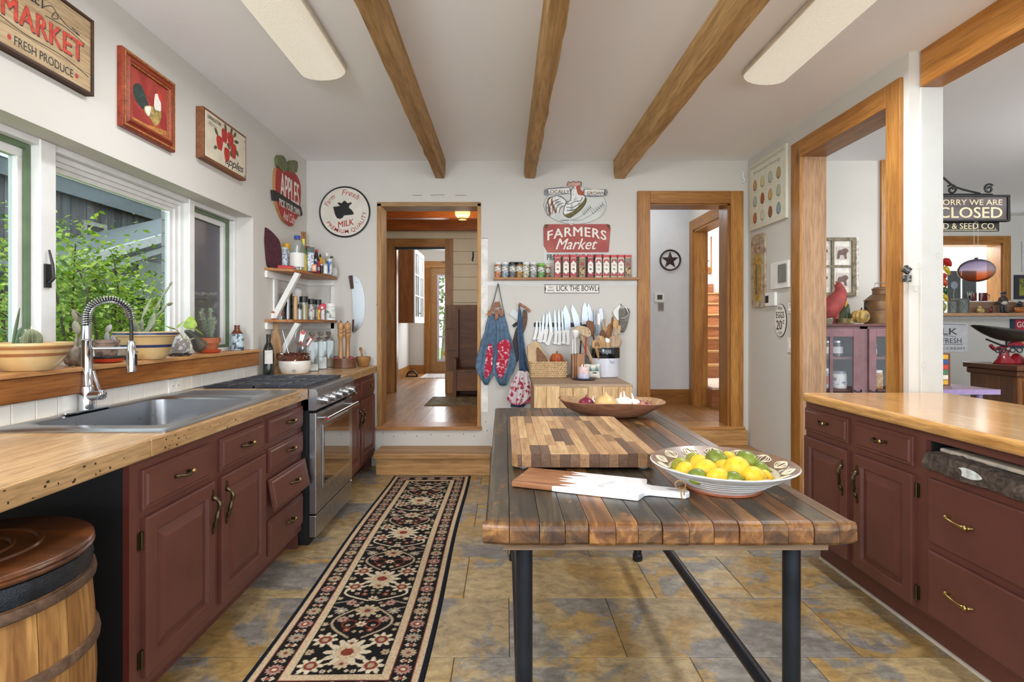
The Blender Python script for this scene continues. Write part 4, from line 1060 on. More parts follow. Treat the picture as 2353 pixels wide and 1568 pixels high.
for pts in ([(-.22,.115),(-.1,.095),(.08,.098),(.22,.075)],[(-.02,.235),(.03,.27),(.06,.24),(.03,.225),(.05,.255),(.10,.235),(.17,.228),(.13,.24)],[(.0,.215),(.1,.222),(.2,.205)]):
    shape(pl,stroke(curve(pts,6,False),.0028),-.002,-.001,'flourish',M_blackp,ms_)
# --- framed rooster painting
rf = thing('rooster_painting','red framed rooster painting in the middle of the window wall','picture',(-1.82,2.76,2.44),world=True)
pl = LW(0,0,-1.829); y0,y1,z0,z1 = 2.556,2.965,2.245,2.622
M_redfr = wood('red_frame',(128,48,28),(168,72,44),'Y',1.5,.4,0,rnd=False)
B().loops(pl,y0,y1,z0,z1,[(0,0),(0,.022),(.004,.028),(.022,.03),(.026,.026),(.038,.036),(.048,.034),(.052,.030),(.062,.016)]).build('frame',M_redfr,rf)
M_goldb = plain('old_gold',(176,128,66),.4,metal=.4,var=.2,vs=60)
bd = B()
for d,r,h_ in ((.013,.0042,.030),(.055,.0036,.027)):
    for i in range(40):
        t = i/40; a,c = y0+d+(y1-y0-2*d)*t,z0+d+(z1-z0-2*d)*t
        for q in ((a,z0+d),(a,z1-d),(y0+d,c),(y1-d,c)): bd.ball(pl(q[0],q[1],h_),r,5,4)
o = bd.build('beading',M_goldb,rf); o['kind'] = 'stuff'
shape(pl,[(y0+.062,z0+.062),(y1-.062,z0+.062),(y1-.062,z1-.062),(y0+.062,z1-.062)],.015,.018,'canvas',spots('canvas_red',(150,46,40),(172,68,56),9,.5),rf)
def crop1(a,c): return (2.618+(a-1225)/275*.285,2.56-.253*(c-600-.509*(a-1225))/405)
def s1_(pts,w,nm,mat,n=4): shape(pl,curve([crop1(a,c) for a,c in pts],n),.018,.018+w,nm,mat,rf)
s1_([(1350,870),(1300,740),(1255,745),(1245,800),(1270,880),(1330,940),(1360,920)],.001,'tail',plain('tail_green',(44,58,54),.6,var=.3,vs=60))
s1_([(1330,900),(1400,900),(1450,930),(1445,1010),(1405,1055),(1370,1000),(1325,950)],.0015,'body',plain('feather_gold',(156,134,76),.6,var=.3,vs=50))
s1_([(1400,910),(1405,800),(1425,790),(1445,830),(1450,920),(1430,925)],.002,'neck',M_whitep)
s1_([(1330,910),(1370,900),(1365,960),(1350,980),(1330,940)],.002,'wing',M_whitep)
s1_([(1425,790),(1432,765),(1445,780),(1455,800),(1452,850),(1440,840)],.0025,'comb',plain('comb_red',(196,60,44),.5))
for q in ([(1400,1050),(1395,1090)],[(1415,1050),(1425,1090)]): shape(pl,stroke([crop1(*a) for a in q],.004),.018,.0195,'leg',M_goldb,rf)
s1_([(1240,1000),(1300,1030),(1380,1060),(1490,1090),(1490,1130),(1380,1090),(1240,1030)],.0006,'straw',plain('straw',(178,120,60),.7,var=.2,vs=60))
# --- apples plaque
ap = thing('apples_plaque','thick wooden plaque with painted red apples beside the rooster painting','plaque',(-1.80,3.46,2.44),world=True)
y0,y1,z0,z1 = 3.205,3.735,2.295,2.60
B().box(-1.829,-1.782,y0,y1,z0,z1).build('board',wood('plaque_edge',(116,70,42),(150,98,62),'Y',1,.6,.2),ap,bevel=.004)
pl = LW(0,0,-1.782)
shape(pl,rrect(y0+.016,y1-.016,z0+.016,z1-.016,.004),-.001,.002,'painted_face',plain('aged_cream',(214,204,182),.7,var=.05,vs=10),ap)
pa = LW(3.47,2.445,-1.78)
M_apple = plain('apple_red',(176,48,38),.5,var=.15,vs=40); M_leaf = plain('leaf_olive',(84,84,52),.6,var=.15,vs=40)
for cx,cy,rx,ry in ((-.09,-.005,.036,.045),(-.03,.06,.034,.045),(.045,.06,.036,.048),(.0,-.05,.034,.045),(.085,.0,.034,.05)): shape(pa,curve([(cx,cy+ry*.9),(cx+rx*.8,cy+ry*.8),(cx+rx,cy),(cx+rx*.5,cy-ry),(cx,cy-ry*.9),(cx-rx*.5,cy-ry),(cx-rx,cy),(cx-rx*.8,cy+ry*.8)],3),0,.0015+abs(cx)*.01,'apple',M_apple,ap)
for cx,cy,L_,a in ((-.13,.05,.05,2.4),(-.02,.115,.045,1.9),(.055,.12,.045,1.2),(.12,.07,.06,.2),(.13,.0,.05,-.8),(.02,.01,.05,-.6),(-.14,-.05,.035,3.6),(.1,.11,.05,.9),(.05,-.03,.04,-1.2)):
    e = (math.cos(a),math.sin(a)); nn = (-e[1],e[0]); shape(pa,curve([(cx-e[0]*L_/2,cy-e[1]*L_/2),(cx+nn[0]*.012,cy+nn[1]*.012),(cx+e[0]*L_/2,cy+e[1]*L_/2),(cx-nn[0]*.012,cy-nn[1]*.012)],3),0,.003,'leaf',M_leaf,ap)
letter(pa,'LIVINGSTON',-.15,.10,.15,.022,M_blackp,ap,.001,.02); letter(pa,'Akron',-.17,.065,.10,.026,plain('grey_print',(130,124,112),.7),ap,.001,0,.35)
letter(pa,'apples',.10,-.128,.24,.07,M_blackp,ap,.0012,.0,.35,.9)
for s_,v in ((.235,.11),(.235,-.125)): shape(pa,ell(s_,v,.005,.005,8),0,.001,'nail',M_blackp,ap)
# --- apple shaped sign
asg = thing('apple_sign','apple shaped red wooden sign in the corner above the bracket shelves','sign',(-1.82,4.55,2.4),world=True)
pl = LW(0,0,-1.829)
def c4(a,c): return lp(580+a/5.6,340+c/5.6,1.82)
def s4(pts,w0,w1,nm,mat,n=4): return shape(pl,curve([c4(a,c) for a,c in pts],n),w0,w1,nm,mat,asg)
M_ply = wood('ply_edge',(186,132,78),(206,156,100),'Y',1,.6,0)
apple = [(300,255),(360,300),(430,295),(500,305),(560,370),(598,480),(600,640),(585,800),(545,920),(495,1005),(450,990),(380,930),(320,800),(285,660),(275,480),(278,330)]
s4(apple,0,.022,'board',M_ply); s4(apple,.022,.024,'apple_face',plain('sign_red',(164,48,42),.6,var=.12,vs=9))
for lf,m_ in (([(330,90),(390,120),(425,210),(425,290),(370,300),(310,230),(295,140)],plain('sign_leaf',(104,108,72),.6,var=.15,vs=20)),([(455,200),(480,165),(540,165),(562,210),(550,310),(500,315),(445,295)],MATS['sign_leaf'])): s4(lf,.0,.026,'leaf',m_)
bd_ = [(240,540),(285,560),(600,760),(622,860),(600,880),(285,680),(255,675)]
shape(pl,[c4(*q) for q in bd_],.006,.027,'band',M_blackp,asg)
# lettering follows the sign's horizontals
A_,B_ = c4(320,430),c4(590,590)
letter(pl,'APPLES',(A_[0]+B_[0])/2,2.335,.40,.20,M_whitep,asg,.025,.015)
letter(pl,'PICK YOUR OWN',(c4(300,620)[0]+c4(600,800)[0])/2,2.258,.44,.06,M_whitep,asg,.0275,.02)
letter(pl,'And Cider',(c4(360,800)[0]+c4(545,890)[0])/2,2.165,.28,.075,M_whitep,asg,.025,.0,.35)
# --- round milk sign
mk = thing('milk_sign','round white enamel milk sign with black cow head on the back wall','sign',(-1.47,4.99,2.34),world=True)
mx,mz = bp(792,487); pl = BW(mx,mz,4.998); R = .229
B().prism(pl,ell(0,0,R,R,48),0,.012).build('disc',plain('cream_enamel',(222,218,206),.4,var=.03),mk)
B().tube([pl(R*math.cos(a),R*math.sin(a),.010) for a in np.linspace(0,2*PI,49)[:-1]],.008,8,closed=True).build('rim',M_iron,mk,smooth=True)
arc(pl,'Farm',0,0,.155,143,40,.046,M_redp,mk,.0125,shear=.35); arc(pl,'Fresh',0,0,.155,72,56,.05,M_redp,mk,.0125,shear=.35)
arc(pl,'PREMIUM QUALITY',0,0,.205,286,150,.042,M_redp,mk,.0125,inside=True,bold=.005)
letter(pl,'MILK',.012,-.135,.145,.055,M_redp,mk,.0125,.02,bend=lambda u,v: (u,v+u*.22))
cow = [(1040,760),(1130,750),(1100,720),(1105,700),(1150,715),(1170,690),(1190,680),(1210,695),(1225,715),(1270,700),(1280,715),(1250,740),(1240,770),(1280,800),(1305,840),(1295,860),(1180,870),(1160,900),(1130,915),(1090,905),(1065,860)]
shape(BW(0,0,4.986),[bp(580+a/5.6,340+c/5.6,4.986) for a,c in cow],0,.004,'cow_head',M_black,mk)
# --- rooster on oval, farmers market board
def c7(a,c): return bp(1080+a/5.226,400+c/5.226)
pw0 = BW(0,0,4.998)
lg = thing('rooster_sign','oval tin rooster sign reading locally grown high on the back wall','sign',(.65,4.99,2.3),world=True)
M_tin = spots('chalky_tin',(214,217,211),(196,200,196),6,.6,.6,.1)
def s7(pts,w0,w1,nm,mat,par,n=4,sm=True): return shape(pw0,(curve([c7(a,c) for a,c in pts],n) if sm else [c7(a,c) for a,c in pts]),w0,w1,nm,mat,par)
o1,o2 = c7(1265,375),c7(1640,600)
shape(pw0,ell(o1[0],o1[1],abs(o2[0]-o1[0]),abs(o2[1]-o1[1]),48),0,.004,'oval',M_tin,lg)
shape(pw0,ell(o1[0],o1[1],abs(o2[0]-o1[0])+.003,abs(o2[1]-o1[1])+.003,48),0,.003,'oval_edge',plain('oval_line',(110,112,108),.6),lg)
M_ban = plain('banner_grey',(128,130,136),.5,var=.1)
s7([(905,180),(1000,165),(1190,155),(1210,235),(1000,245),(905,258),(892,215)],.004,.008,'banner',M_ban,lg,2); s7([(1370,175),(1500,190),(1640,180),(1645,255),(1500,275),(1370,260)],.004,.008,'banner',M_ban,lg,2)
s7([(935,185),(1190,165),(1205,230),(940,240)],.008,.0085,'banner_face',M_whitep,lg,1,False); s7([(1378,185),(1610,190),(1605,255),(1378,252)],.008,.0085,'banner_face',M_whitep,lg,1,False)
q = c7(1065,232); letter(pw0,'LOCALLY',q[0],q[1],.20,.030,M_blackp,lg,.009,.01); q = c7(1500,250); letter(pw0,'GROWN',q[0]+.01,q[1],.165,.030,M_blackp,lg,.009,.01)
M_rw = spots('rooster_white',(240,240,236),(170,176,178),22,.58,.6,.06); M_ol = plain('rooster_olive',(108,98,52),.6,var=.2,vs=30)
s7([(1120,470),(1150,350),(1210,310),(1215,200),(1250,150),(1310,165),(1340,240),(1390,280),(1390,340),(1340,420),(1240,500),(1190,525),(1140,500)],.004,.010,'body',M_rw,lg)
s7([(1385,270),(1398,330),(1345,420),(1245,500),(1195,528),(1140,492),(1230,450),(1320,370),(1370,310)],.010,.012,'breast',M_ol,lg)
for i,(a,c,d) in enumerate(((920,300,(920,490)),(930,285,(955,500)),(945,300,(985,480)),(970,320,(1020,470)),(1000,330,(1060,470)))):
    s7([(1150,330),(1080,275),(1000,268),(a,c+20),d,(d[0]+25,d[1]-40),(a+60,c+70),(1050,330),(1130,390)],.005+i*.0008,.0065+i*.0008,'tail_feather',(M_rw,plain('feather_brown',(150,104,78),.6))[i % 2],lg)
def line7(pts,wd=.005): shape(pw0,stroke(curve([c7(a,c) for a,c in pts],5,False),wd),.0125,.0135,'outline',M_blackp,lg)
for q in ([(1120,470),(1150,350),(1210,310),(1215,200),(1250,150)],[(1340,240),(1390,280),(1390,340),(1340,420),(1240,500),(1190,525),(1140,500),(1120,470)],[(1150,350),(1200,360),(1260,330),(1330,320),(1350,280)],[(1160,400),(1240,400),(1320,350)],[(1170,440),(1250,430),(1330,380)],[(1165,335),(1100,275),(1020,262),(940,310),(912,400),(935,500)],[(950,490),(960,400),(1000,330),(1070,300)],[(990,480),(1000,400),(1040,345),(1090,330)],[(1030,470),(1045,400),(1075,360),(1120,350)],[(1070,470),(1085,410),(1130,380)],[(1170,140),(1180,95),(1215,105),(1240,88),(1270,100),(1305,90),(1340,105),(1330,145)]): line7(q)
s7([(1170,140),(1180,95),(1215,105),(1240,88),(1270,100),(1305,90),(1340,105),(1330,145),(1280,150),(1220,150)],.008,.012,'comb',plain('comb_pink',(206,162,150),.6,var=.1,vs=30),lg)
s7([(1275,150),(1320,140),(1330,190),(1370,220),(1350,255),(1300,245),(1285,200)],.010,.013,'wattle',plain('wattle_red',(176,84,66),.6),lg)
for a in ([(1200,520),(1195,600),(1240,612)],[(1228,515),(1225,590),(1270,600)]): shape(pw0,stroke([c7(*p) for p in a],.007),.008,.011,'leg',M_rw,lg)
for (bx,by,ex,ey) in ((1270,540,1450,395),(1350,550,1600,360)):
    shape(pw0,stroke([c7(1075,560),c7(bx,by),c7((bx+ex)/2+20,(by+ey)/2+10),c7(ex,ey)],.0028),.004,.0055,'stem',M_blackp,lg)
    for k in range(6):
        t = .45+.1*k; px_,py_ = bx+(ex-bx)*t+10,by+(ey-by)*t
        for s_ in (-1,1): shape(pw0,stroke([c7(px_,py_),c7(px_+(26 if s_ > 0 else -14),py_+(14 if s_ > 0 else -34))],[.004,.001]),.004,.006,'barb',M_blackp,lg)
fm_ = thing('farmers_sign','red farmers market tin sign behind the spice shelf','sign',(.65,4.99,2.0),world=True)
s7([(880,1060),(878,640),(900,600),(1670,598),(1695,640),(1672,1000),(1640,1062),(900,1075)],0,.003,'backing',M_tin,fm_,1,False)
s7([(882,640),(905,602),(1665,600),(1692,640),(1668,940),(930,942),(885,860)],.003,.006,'red_field',spots('faded_red',(166,76,70),(186,110,98),4,.6,.6,.12),fm_,1,False)
for tri in ([(890,612),(945,602),(915,665)],[(1640,600),(1688,612),(1665,670)]): s7(tri,.006,.007,'rust_corner',plain('rust',(92,78,60),.8),fm_,1,False)
q = c7(1285,745)
letter(pw0,'FARMERS',q[0],q[1],.545,.085,M_whitep,fm_,.0068,.03,space=1.1,bend=lambda u,v: (u,v-.55*(u-q[0])**2))
q2 = c7(1280,905); letter(pw0,'Market',q2[0],q2[1],.385,.10,M_whitep,fm_,.0068,.012,.4)
q3 = c7(1265,1035); letter(pw0,'PRODUCE MEAT CHEESE',q3[0],q3[1],.52,.055,plain('sign_dark',(58,62,66),.6),fm_,.0045,.02)
# --- lick the bowl
lb = thing('bowl_sign','small white lick the bowl sign under the spice shelf','sign',(.62,4.995,1.64),world=True)
a0,a1 = bp(1252,674),bp(1377,654)
shape(pw0,[(a0[0],a0[1]),(a1[0],a0[1]),(a1[0],a1[1]),(a0[0],a1[1])],0,.005,'edge',M_blackp,lb); shape(pw0,[(a0[0]+.004,a0[1]+.004),(a1[0]-.004,a0[1]+.004),(a1[0]-.004,a1[1]-.004),(a0[0]+.004,a1[1]-.004)],.005,.006,'face',M_whitep,lb)
q = bp(1326,671); letter(pw0,'LICK THE BOWL',q[0],q[1]+.008,.375,.052,M_blackp,lb,.0065,.01)
q = bp(1266,671); letter(pw0,'Go\nwhat',q[0],q[1]+.006,.06,.05,M_blackp,lb,.0065,0,.35)
for x in (a0[0]+.006,a1[0]-.006): shape(pw0,ell(x,(a0[1]+a1[1])/2,.004,.02,8),.006,.0068,'notch',M_blackp,lb)
# --- egg poster
eg = thing('egg_poster','cream canvas chart of twelve coloured eggs on the right wall','poster',(2.24,4.6,2.45),world=True)
pl = RW(0,0,2.244); Y0,Y1,Z0,Z1 = 4.285,4.925,2.152,2.742
def ptR(u,v): return (-Y1+u*(Y1-Y0),Z0+v*(Z1-Z0))
shape(pl,[ptR(0,0),ptR(1,0),ptR(1,1),ptR(0,1)],0,.022,'canvas',plain('poster_cream',(222,218,200),.7,var=.02),eg,bevel=.003)
shape(pl,[ptR(.05,.06),ptR(.93,.06),ptR(.93,.92),ptR(.05,.92)],.022,.0226,'print_area',plain('print_cream',(226,226,208),.7,var=.02),eg)
for v in (.925,.945): shape(pl,[ptR(.03,v),ptR(.97,v),ptR(.97,v+.004),ptR(.03,v+.004)],.022,.0232,'rule_line',plain('poster_line',(150,144,124),.7),eg)
letter(pl,'My Favorite Eastern Museum Eggs',ptR(.5,0)[0],ptR(0,.815)[1],.47,.032,plain('poster_ink',(118,110,92),.7),eg,.0228,0,.3)
cols = [[(200,150,92),(216,206,158),(190,198,184),(186,160,106)],[(182,190,180),(166,96,54),(206,170,110),(186,192,160)],[(184,116,72),(208,208,178),(150,88,46),(146,168,166)]]
for r in range(3):
    for c in range(4):
        u,v = .18+c*.215,.66-r*.245; cx,cy = ptR(u,v); cc_ = cols[r][c]
        sh_ = lambda f: [(cx+.036*f*math.cos(t)*(1-.12*math.sin(t)),cy+.050*f*math.sin(t)) for t in np.linspace(0,2*PI,21)[:-1]]
        dk = [int(x*.72) for x in cc_]
        e = shape(pl,sh_(1),.0222,.023,'egg',plain('egg%d' % (r*4+c),dk,.6,var=.08,vs=60),eg); shape(pl,[(a+.003,b_+.004) for a,b_ in sh_(.84)],.023,.0236,'egg_light',plain('eggl%d' % (r*4+c),cc_,.6,var=.06,vs=60),e)
        shape(pl,[(cx-.022,cy-.063),(cx+.022,cy-.063),(cx+.022,cy-.0615),(cx-.022,cy-.0615)],.0222,.0232,'caption',MATS['poster_line'],eg)
# --- thermometer plaque
th = thing('thermometer_plaque','long worn ornate thermometer plaque below the egg chart','thermometer',(2.24,4.76,1.78),world=True)
u0,u1 = -4.90,-4.645; z0,z1 = 1.455,2.105
shape(pl,rrect(u0,u1,z0,z1,.05,5),0,.016,'plaque',spots('worn_plaque',(186,176,150),(150,110,96),24,.55,.7,.12,(120,120,104)),th,bevel=.003)
shape(pl,curve([(u0+.07,z0+.1),(u0+.06,z1-.24),(u0+.13,z1-.17),(u1-.06,z1-.24),(u1-.07,z0+.1),(u0+.13,z0+.06)],4),.016,.019,'scale',plain('scale_gold',(176,142,66),.5,var=.25,vs=30),th)
B().cyl(pl(u0+.128,z0+.12,.022),pl(u0+.128,z1-.27,.022),.009,n=8).build('tube',plain('tube_dark',(70,56,36),.3),th)
arc(pl,'THERMOMETER',u0+.128,z1-.24,.105,90,110,.025,M_redp,th,.0165)
tk = B()
for i in range(16): z = z0+.13+i*.021; tk.prism(pl,[(u0+.085,z),(u0+.105,z),(u0+.105,z+.003),(u0+.085,z+.003)],.019,.0198)
o = tk.build('tick_marks',M_blackp,th); o['kind'] = 'stuff'
# --- controls on the right wall
def wallbox(name,label,cat,y0,y1,z0,z1,d,mat,parts=()):
    e = thing(name,label,cat,(2.24,(y0+y1)/2,(z0+z1)/2),world=True)
    shape(RW(0,0,2.244),rrect(-y1,-y0,z0,z1,.006),0,d,'plate',mat,e,bevel=.003)
    for nm,a in parts:
        shape(RW(0,0,2.244),rrect(-a[1],-a[0],a[2],a[3],.004),d,d+a[4],nm,a[5],e)
    return e
M_gs = plain('grey_screen',(128,128,122),.3)
wallbox('intercom_panel','white wall panel with grey screen beside the doorway casing','panel',4.255,4.54,1.60,1.815,.02,M_white,[('screen',(4.275,4.40,1.645,1.79,.008,M_gs))])
wallbox('wall_thermostat','white thermostat with dark screen beside the thermometer plaque','thermostat',4.46,4.625,1.462,1.575,.025,M_white,[('screen',(4.56,4.615,1.49,1.55,.002,M_blackp))])
wallbox('light_switch','small white light switch next to the doorway casing, upper one','switch',4.225,4.285,1.395,1.475,.006,M_white,[('toggle',(4.245,4.262,1.415,1.43,.01,M_white)),('led',(4.25,4.258,1.455,1.463,.001,M_blackp))])
wallbox('light_switch','white rocker switch next to the doorway casing, lower one','switch',4.235,4.295,1.085,1.205,.006,M_white,[('rocker',(4.25,4.28,1.115,1.175,.004,M_white))])
es = thing('eggs_sign','white oval fresh eggs price sign on the right wall','sign',(2.24,4.4,1.34),world=True)
pl = RW(4.402,1.34,2.244)
shape(pl,ell(0,0,.094,.134,36),0,.006,'edge',M_blackp,es); shape(pl,ell(0,0,.090,.130,36),.006,.008,'face',M_whitep,es)
for s,v,w_,h_ in (('FRESH',.088,.07,.022),('EGGS',.02,.13,.05),('DOZEN',-.112,.06,.02)): letter(pl,s,0,v,w_,h_,M_blackp,es,.0085,.015)
letter(pl,'20',-.015,-.075,.09,.075,M_blackp,es,.0085,.015); letter(pl,'c',.055,-.03,.028,.03,M_blackp,es,.0085,.01)
wo = thing('corner_ornament','tiny white ornament hung on the wall beside the egg chart','ornament',(2.2,4.99,2.65),world=True)
q = bp(1709,406); B().tube(curve([(q[0]-.02,4.992,q[1]+.05),(q[0],4.985,q[1]+.03),(q[0]-.012,4.985,q[1]),(q[0]+.008,4.985,q[1]-.03),(q[0]-.008,4.988,q[1]-.06)],4,False),.008,6).build('scroll',M_white,wo,smooth=True)
# star & small controls in corridor
sr = thing('star_ornament','rusty metal star in a ring on the corridor wall','ornament',(1.9,6.44,2.05),world=True)
cx,_,cz = P(1540,598,6.44); pl = BW(cx,cz,6.449); M_rust = plain('dark_rust',(62,42,36),.7,var=.15,vs=30)
B().tube([pl(.118*math.cos(a),.118*math.sin(a),.012) for a in np.linspace(0,2*PI,41)[:-1]],.019,8,closed=True,flat=.5).build('ring',M_rust,sr,smooth=True)
vs = [pl(0,0,.024)]; 
for i in range(10): r = .105 if i % 2 == 0 else .043; a = PI/2+i*PI/5; vs.append(pl(r*math.cos(a),r*math.sin(a),.006))
vs += [pl(0,0,.002)]
B().add(vs,[(0,1+i,1+(i+1) % 10) for i in range(10)]+[(11,1+(i+1) % 10,1+i) for i in range(10)]).build('star',M_rust,sr)
q = thing('wall_thermostat','white thermostat on the corridor wall under the star','thermostat',(1.83,6.44,1.6),world=True)
cx,_,cz = P(1515,684,6.44); pl = BW(cx,cz,6.449); shape(pl,rrect(-.06,.055,-.055,.05,.005),0,.03,'plate',M_white,q); shape(pl,rrect(-.03,.03,-.025,.03,.003),.03,.032,'screen',plain('lcd',(70,72,68),.3),q)
q = thing('wall_note','small grey printed note below the corridor thermostat','note',(1.85,6.44,1.5),world=True)
cx,_,cz = P(1519,706,6.44); pl = BW(cx,cz,6.449); shape(pl,rrect(-.035,.035,-.05,.05,.003),0,.003,'card',plain('grey_card',(170,164,152),.7),q)
for i in range(5): shape(pl,[(-.026,.032-i*.016),(.026,.032-i*.016),(.026,.039-i*.016),(-.026,.039-i*.016)],.003,.0036,'printed_line',plain('card_ink',(96,90,84),.7),q)
# ================================================================== WINDOW SILL AND CORNER SHELVES
def cont(name,label,cat,loc,parts,group=None,n=20,sx=1,sy=1,rz=0,cap=True):
    e = thing(name,label,cat,loc,rz,group)
    for nm,mat,prof in parts: B().lathe(prof,n,None,sx,sy,cap).build(nm,mat,e,smooth=True)
    return e
def cylp(r,z0,z1,e=.002): return [(r-e,z0),(r,z0+e),(r,z1-e),(r-e,z1)]
SZ = 1.1255
M_terra = plain('terracotta',(176,100,66),.75,var=.1,vs=20); M_soil = plain('potting_soil',(58,46,38),.95,var=.3,vs=60,bmp=.5)
M_yell = plain('yellow_ware',(206,174,120),.3,var=.05,coat=.3); M_cactus = plain('cactus_green',(122,130,96),.6,var=.15,vs=30); M_spine = plain('cactus_spine',(226,214,190),.6)
# big tan bowl
e = cont('planter_bowl','tan stoneware bowl planter with brown bands at the near end of the sill','planter',(-1.845,2.10,SZ),[
    ('bowl',M_yell,[(.072,0),(.078,.004),(.10,.03),(.125,.07),(.136,.095),(.142,.098),(.142,.108),(.134,.108),(.122,.08)]),
    ('band',plain('brown_slip',(150,98,58),.3),[(.1185,.057),(.1245,.067),(.1255,.069),(.120,.060)]),('band',MATS['brown_slip'],[(.132,.084),(.1355,.0925),(.137,.0925),(.134,.084)]),('soil',M_soil,[(.118,.084),(0,.088)])])
def barrel_cactus(loc,label,r,h):
    e = thing('barrel_cactus',label,'cactus',loc); n = 32; vs = []; fs = []; m = 9
    for j in range(m+1):
        t = j/m; rr = r*math.sin(min(1,.35+t*.75)*PI*.62 if t < .6 else PI*(.5+.5*(t-.45)/.55)) if j else r*.75
        rr = r*(1-abs(2*t-.8)**2.6*.5) if t < .9 else r*.35
        if j == m: rr = .002
        for i in range(n): q = rr*(1+.10*math.cos(i*PI)); a = 2*PI*i/n; vs.append((q*math.cos(a),q*math.sin(a),h*t))
    for j in range(m):
        for i in range(n): fs.append((j*n+i,j*n+(i+1) % n,(j+1)*n+(i+1) % n,(j+1)*n+i))
    B().add(vs,fs).build('stem',M_cactus,e,smooth=True)
    b = B()
    for j in range(1,m+1):
        for i in range(0,n,2):
            p = Vector(vs[min(j*n+i,len(vs)-1)]); d = Vector((p.x,p.y,.01+.02*(j/m))).normalized(); b.cyl(p,p+d*.008+Vector((0,0,.003)),.0009,.0003,4)
    o = b.build('spines',M_spine,e); o['kind'] = 'stuff'
barrel_cactus((-1.865,2.135,SZ+.085),'round ribbed barrel cactus in the tan bowl',.032,.075)
def paddle(b,p,d,L,wd,th=.012,tw=0):
    d = Vector(d).normalized(); a = d.cross(Vector((.3,1,.2))).normalized(); a = (Matrix.Rotation(tw,3,d) @ a); c = d.cross(a); n = 12; m = 7; vs = []; fs = []
    for j in range(m+1):
        t = j/m; s_ = max(.06,math.sin(PI*(.06+.90*t))**.7)
        for i in range(n): q = 2*PI*i/n; vs.append(Vector(p)+d*L*t+a*math.cos(q)*wd*.5*s_+c*math.sin(q)*th*.5*s_)
    for j in range(m):
        for i in range(n): fs.append((j*n+i,j*n+(i+1) % n,(j+1)*n+(i+1) % n,(j+1)*n+i))
    fs += [tuple(range(n))[::-1],tuple(range(m*n,m*n+n))]
    b.add(vs,fs); return Vector(p)+d*L
def opuntia(label,loc,chains,mat,name='prickly_pear'):
    e = thing(name,label,'cactus',loc)
    for ch in chains:
        p = Vector(ch[0])
        for d,L,wd in ch[1:]:
            b = B(); p = paddle(b,p-Vector(d).normalized()*.004,d,L,wd); b.build('pad',mat,e,smooth=True)
    return e
e = opuntia('thin spiky green succulent at the near edge of the tan bowl',(-1.83,2.03,SZ+.085),[[(0,0,0),((.0,.1,1),.05,.03),((.2,.4,1),.045,.035)],[(.01,-.03,0),((.1,.1,1),.16,.008)],[(.03,.03,0),((.5,.3,.6),.04,.03)]],plain('succulent_green',(74,96,62),.5,var=.15),'succulent')
# stone pot with cactus
cont('stone_pot','round mottled stone pot behind the faucet on the sill','pot',(-1.858,2.345,SZ),[('pot',spots('marbled_stone',(176,166,150),(120,96,76),16,.5,.4,.1,(206,204,198)),[(.022,0),(.036,.008),(.047,.035),(.049,.058),(.042,.08),(.038,.084),(.034,.082)]),('soil',M_soil,[(.037,.076),(0,.078)])])
opuntia('bare branching prickly pear in the stone pot',(-1.858,2.345,SZ+.076),[[(0,0,0),((0,.1,1),.07,.014),((.1,-.25,1),.06,.05),((.5,-.8,1),.06,.04)],[(.0,.01,0),((0,.35,1),.06,.012),((0,.35,1),.05,.02),((.2,-.5,1),.05,.045),((.1,-1.4,.7),.07,.045)],[(.0,-.01,.0),((.3,-.4,1),.035,.035)]],plain('cactus_grey',(138,132,112),.6,var=.15,vs=30))
# patterned pot in a red pan
e = thing('red_pan','small red enamel pan with handle on the sill','pan',(-1.865,2.545,SZ))
B().lathe([(.045,0),(.058,.004),(.066,.024),(.069,.025),(.066,.022),(.06,.008),(0,.006)],24).build('bowl',plain('red_enamel',(190,66,44),.25),e,smooth=True); B().lathe([(.0665,.02),(.07,.024),(.07,.030),(.066,.030)],24).build('rim',M_iron,e,smooth=True)
B().tube([(.05,.05,.02),(.06,.085,.035),(.065,.105,.045)],[.008,.007,.009],8,flat=.5).build('handle',M_iron,e,smooth=True)
cont('patterned_pot','clay pot with carved rings standing in the red pan','pot',(-1.872,2.545,SZ+.0065),[('pot',spots('carved_clay',(150,128,112),(112,92,84),40,.5,.8,.06),[(.036,0),(.04,.004),(.05,.085),(.054,.086),(.054,.1),(.048,.1),(.046,.09)]),('soil',M_soil,[(.046,.092),(0,.094)])])
opuntia('small drooping prickly pear in the patterned pot',(-1.872,2.545,SZ+.10),[[(0,0,0),((.1,0,1),.05,.03),((.3,.3,1),.04,.035)],[(.01,0,0),((.8,-.2,.9),.03,.012),((.9,-.4,-.6),.05,.032)]],plain('cactus_lilac',(150,142,140),.6,var=.15,vs=30))
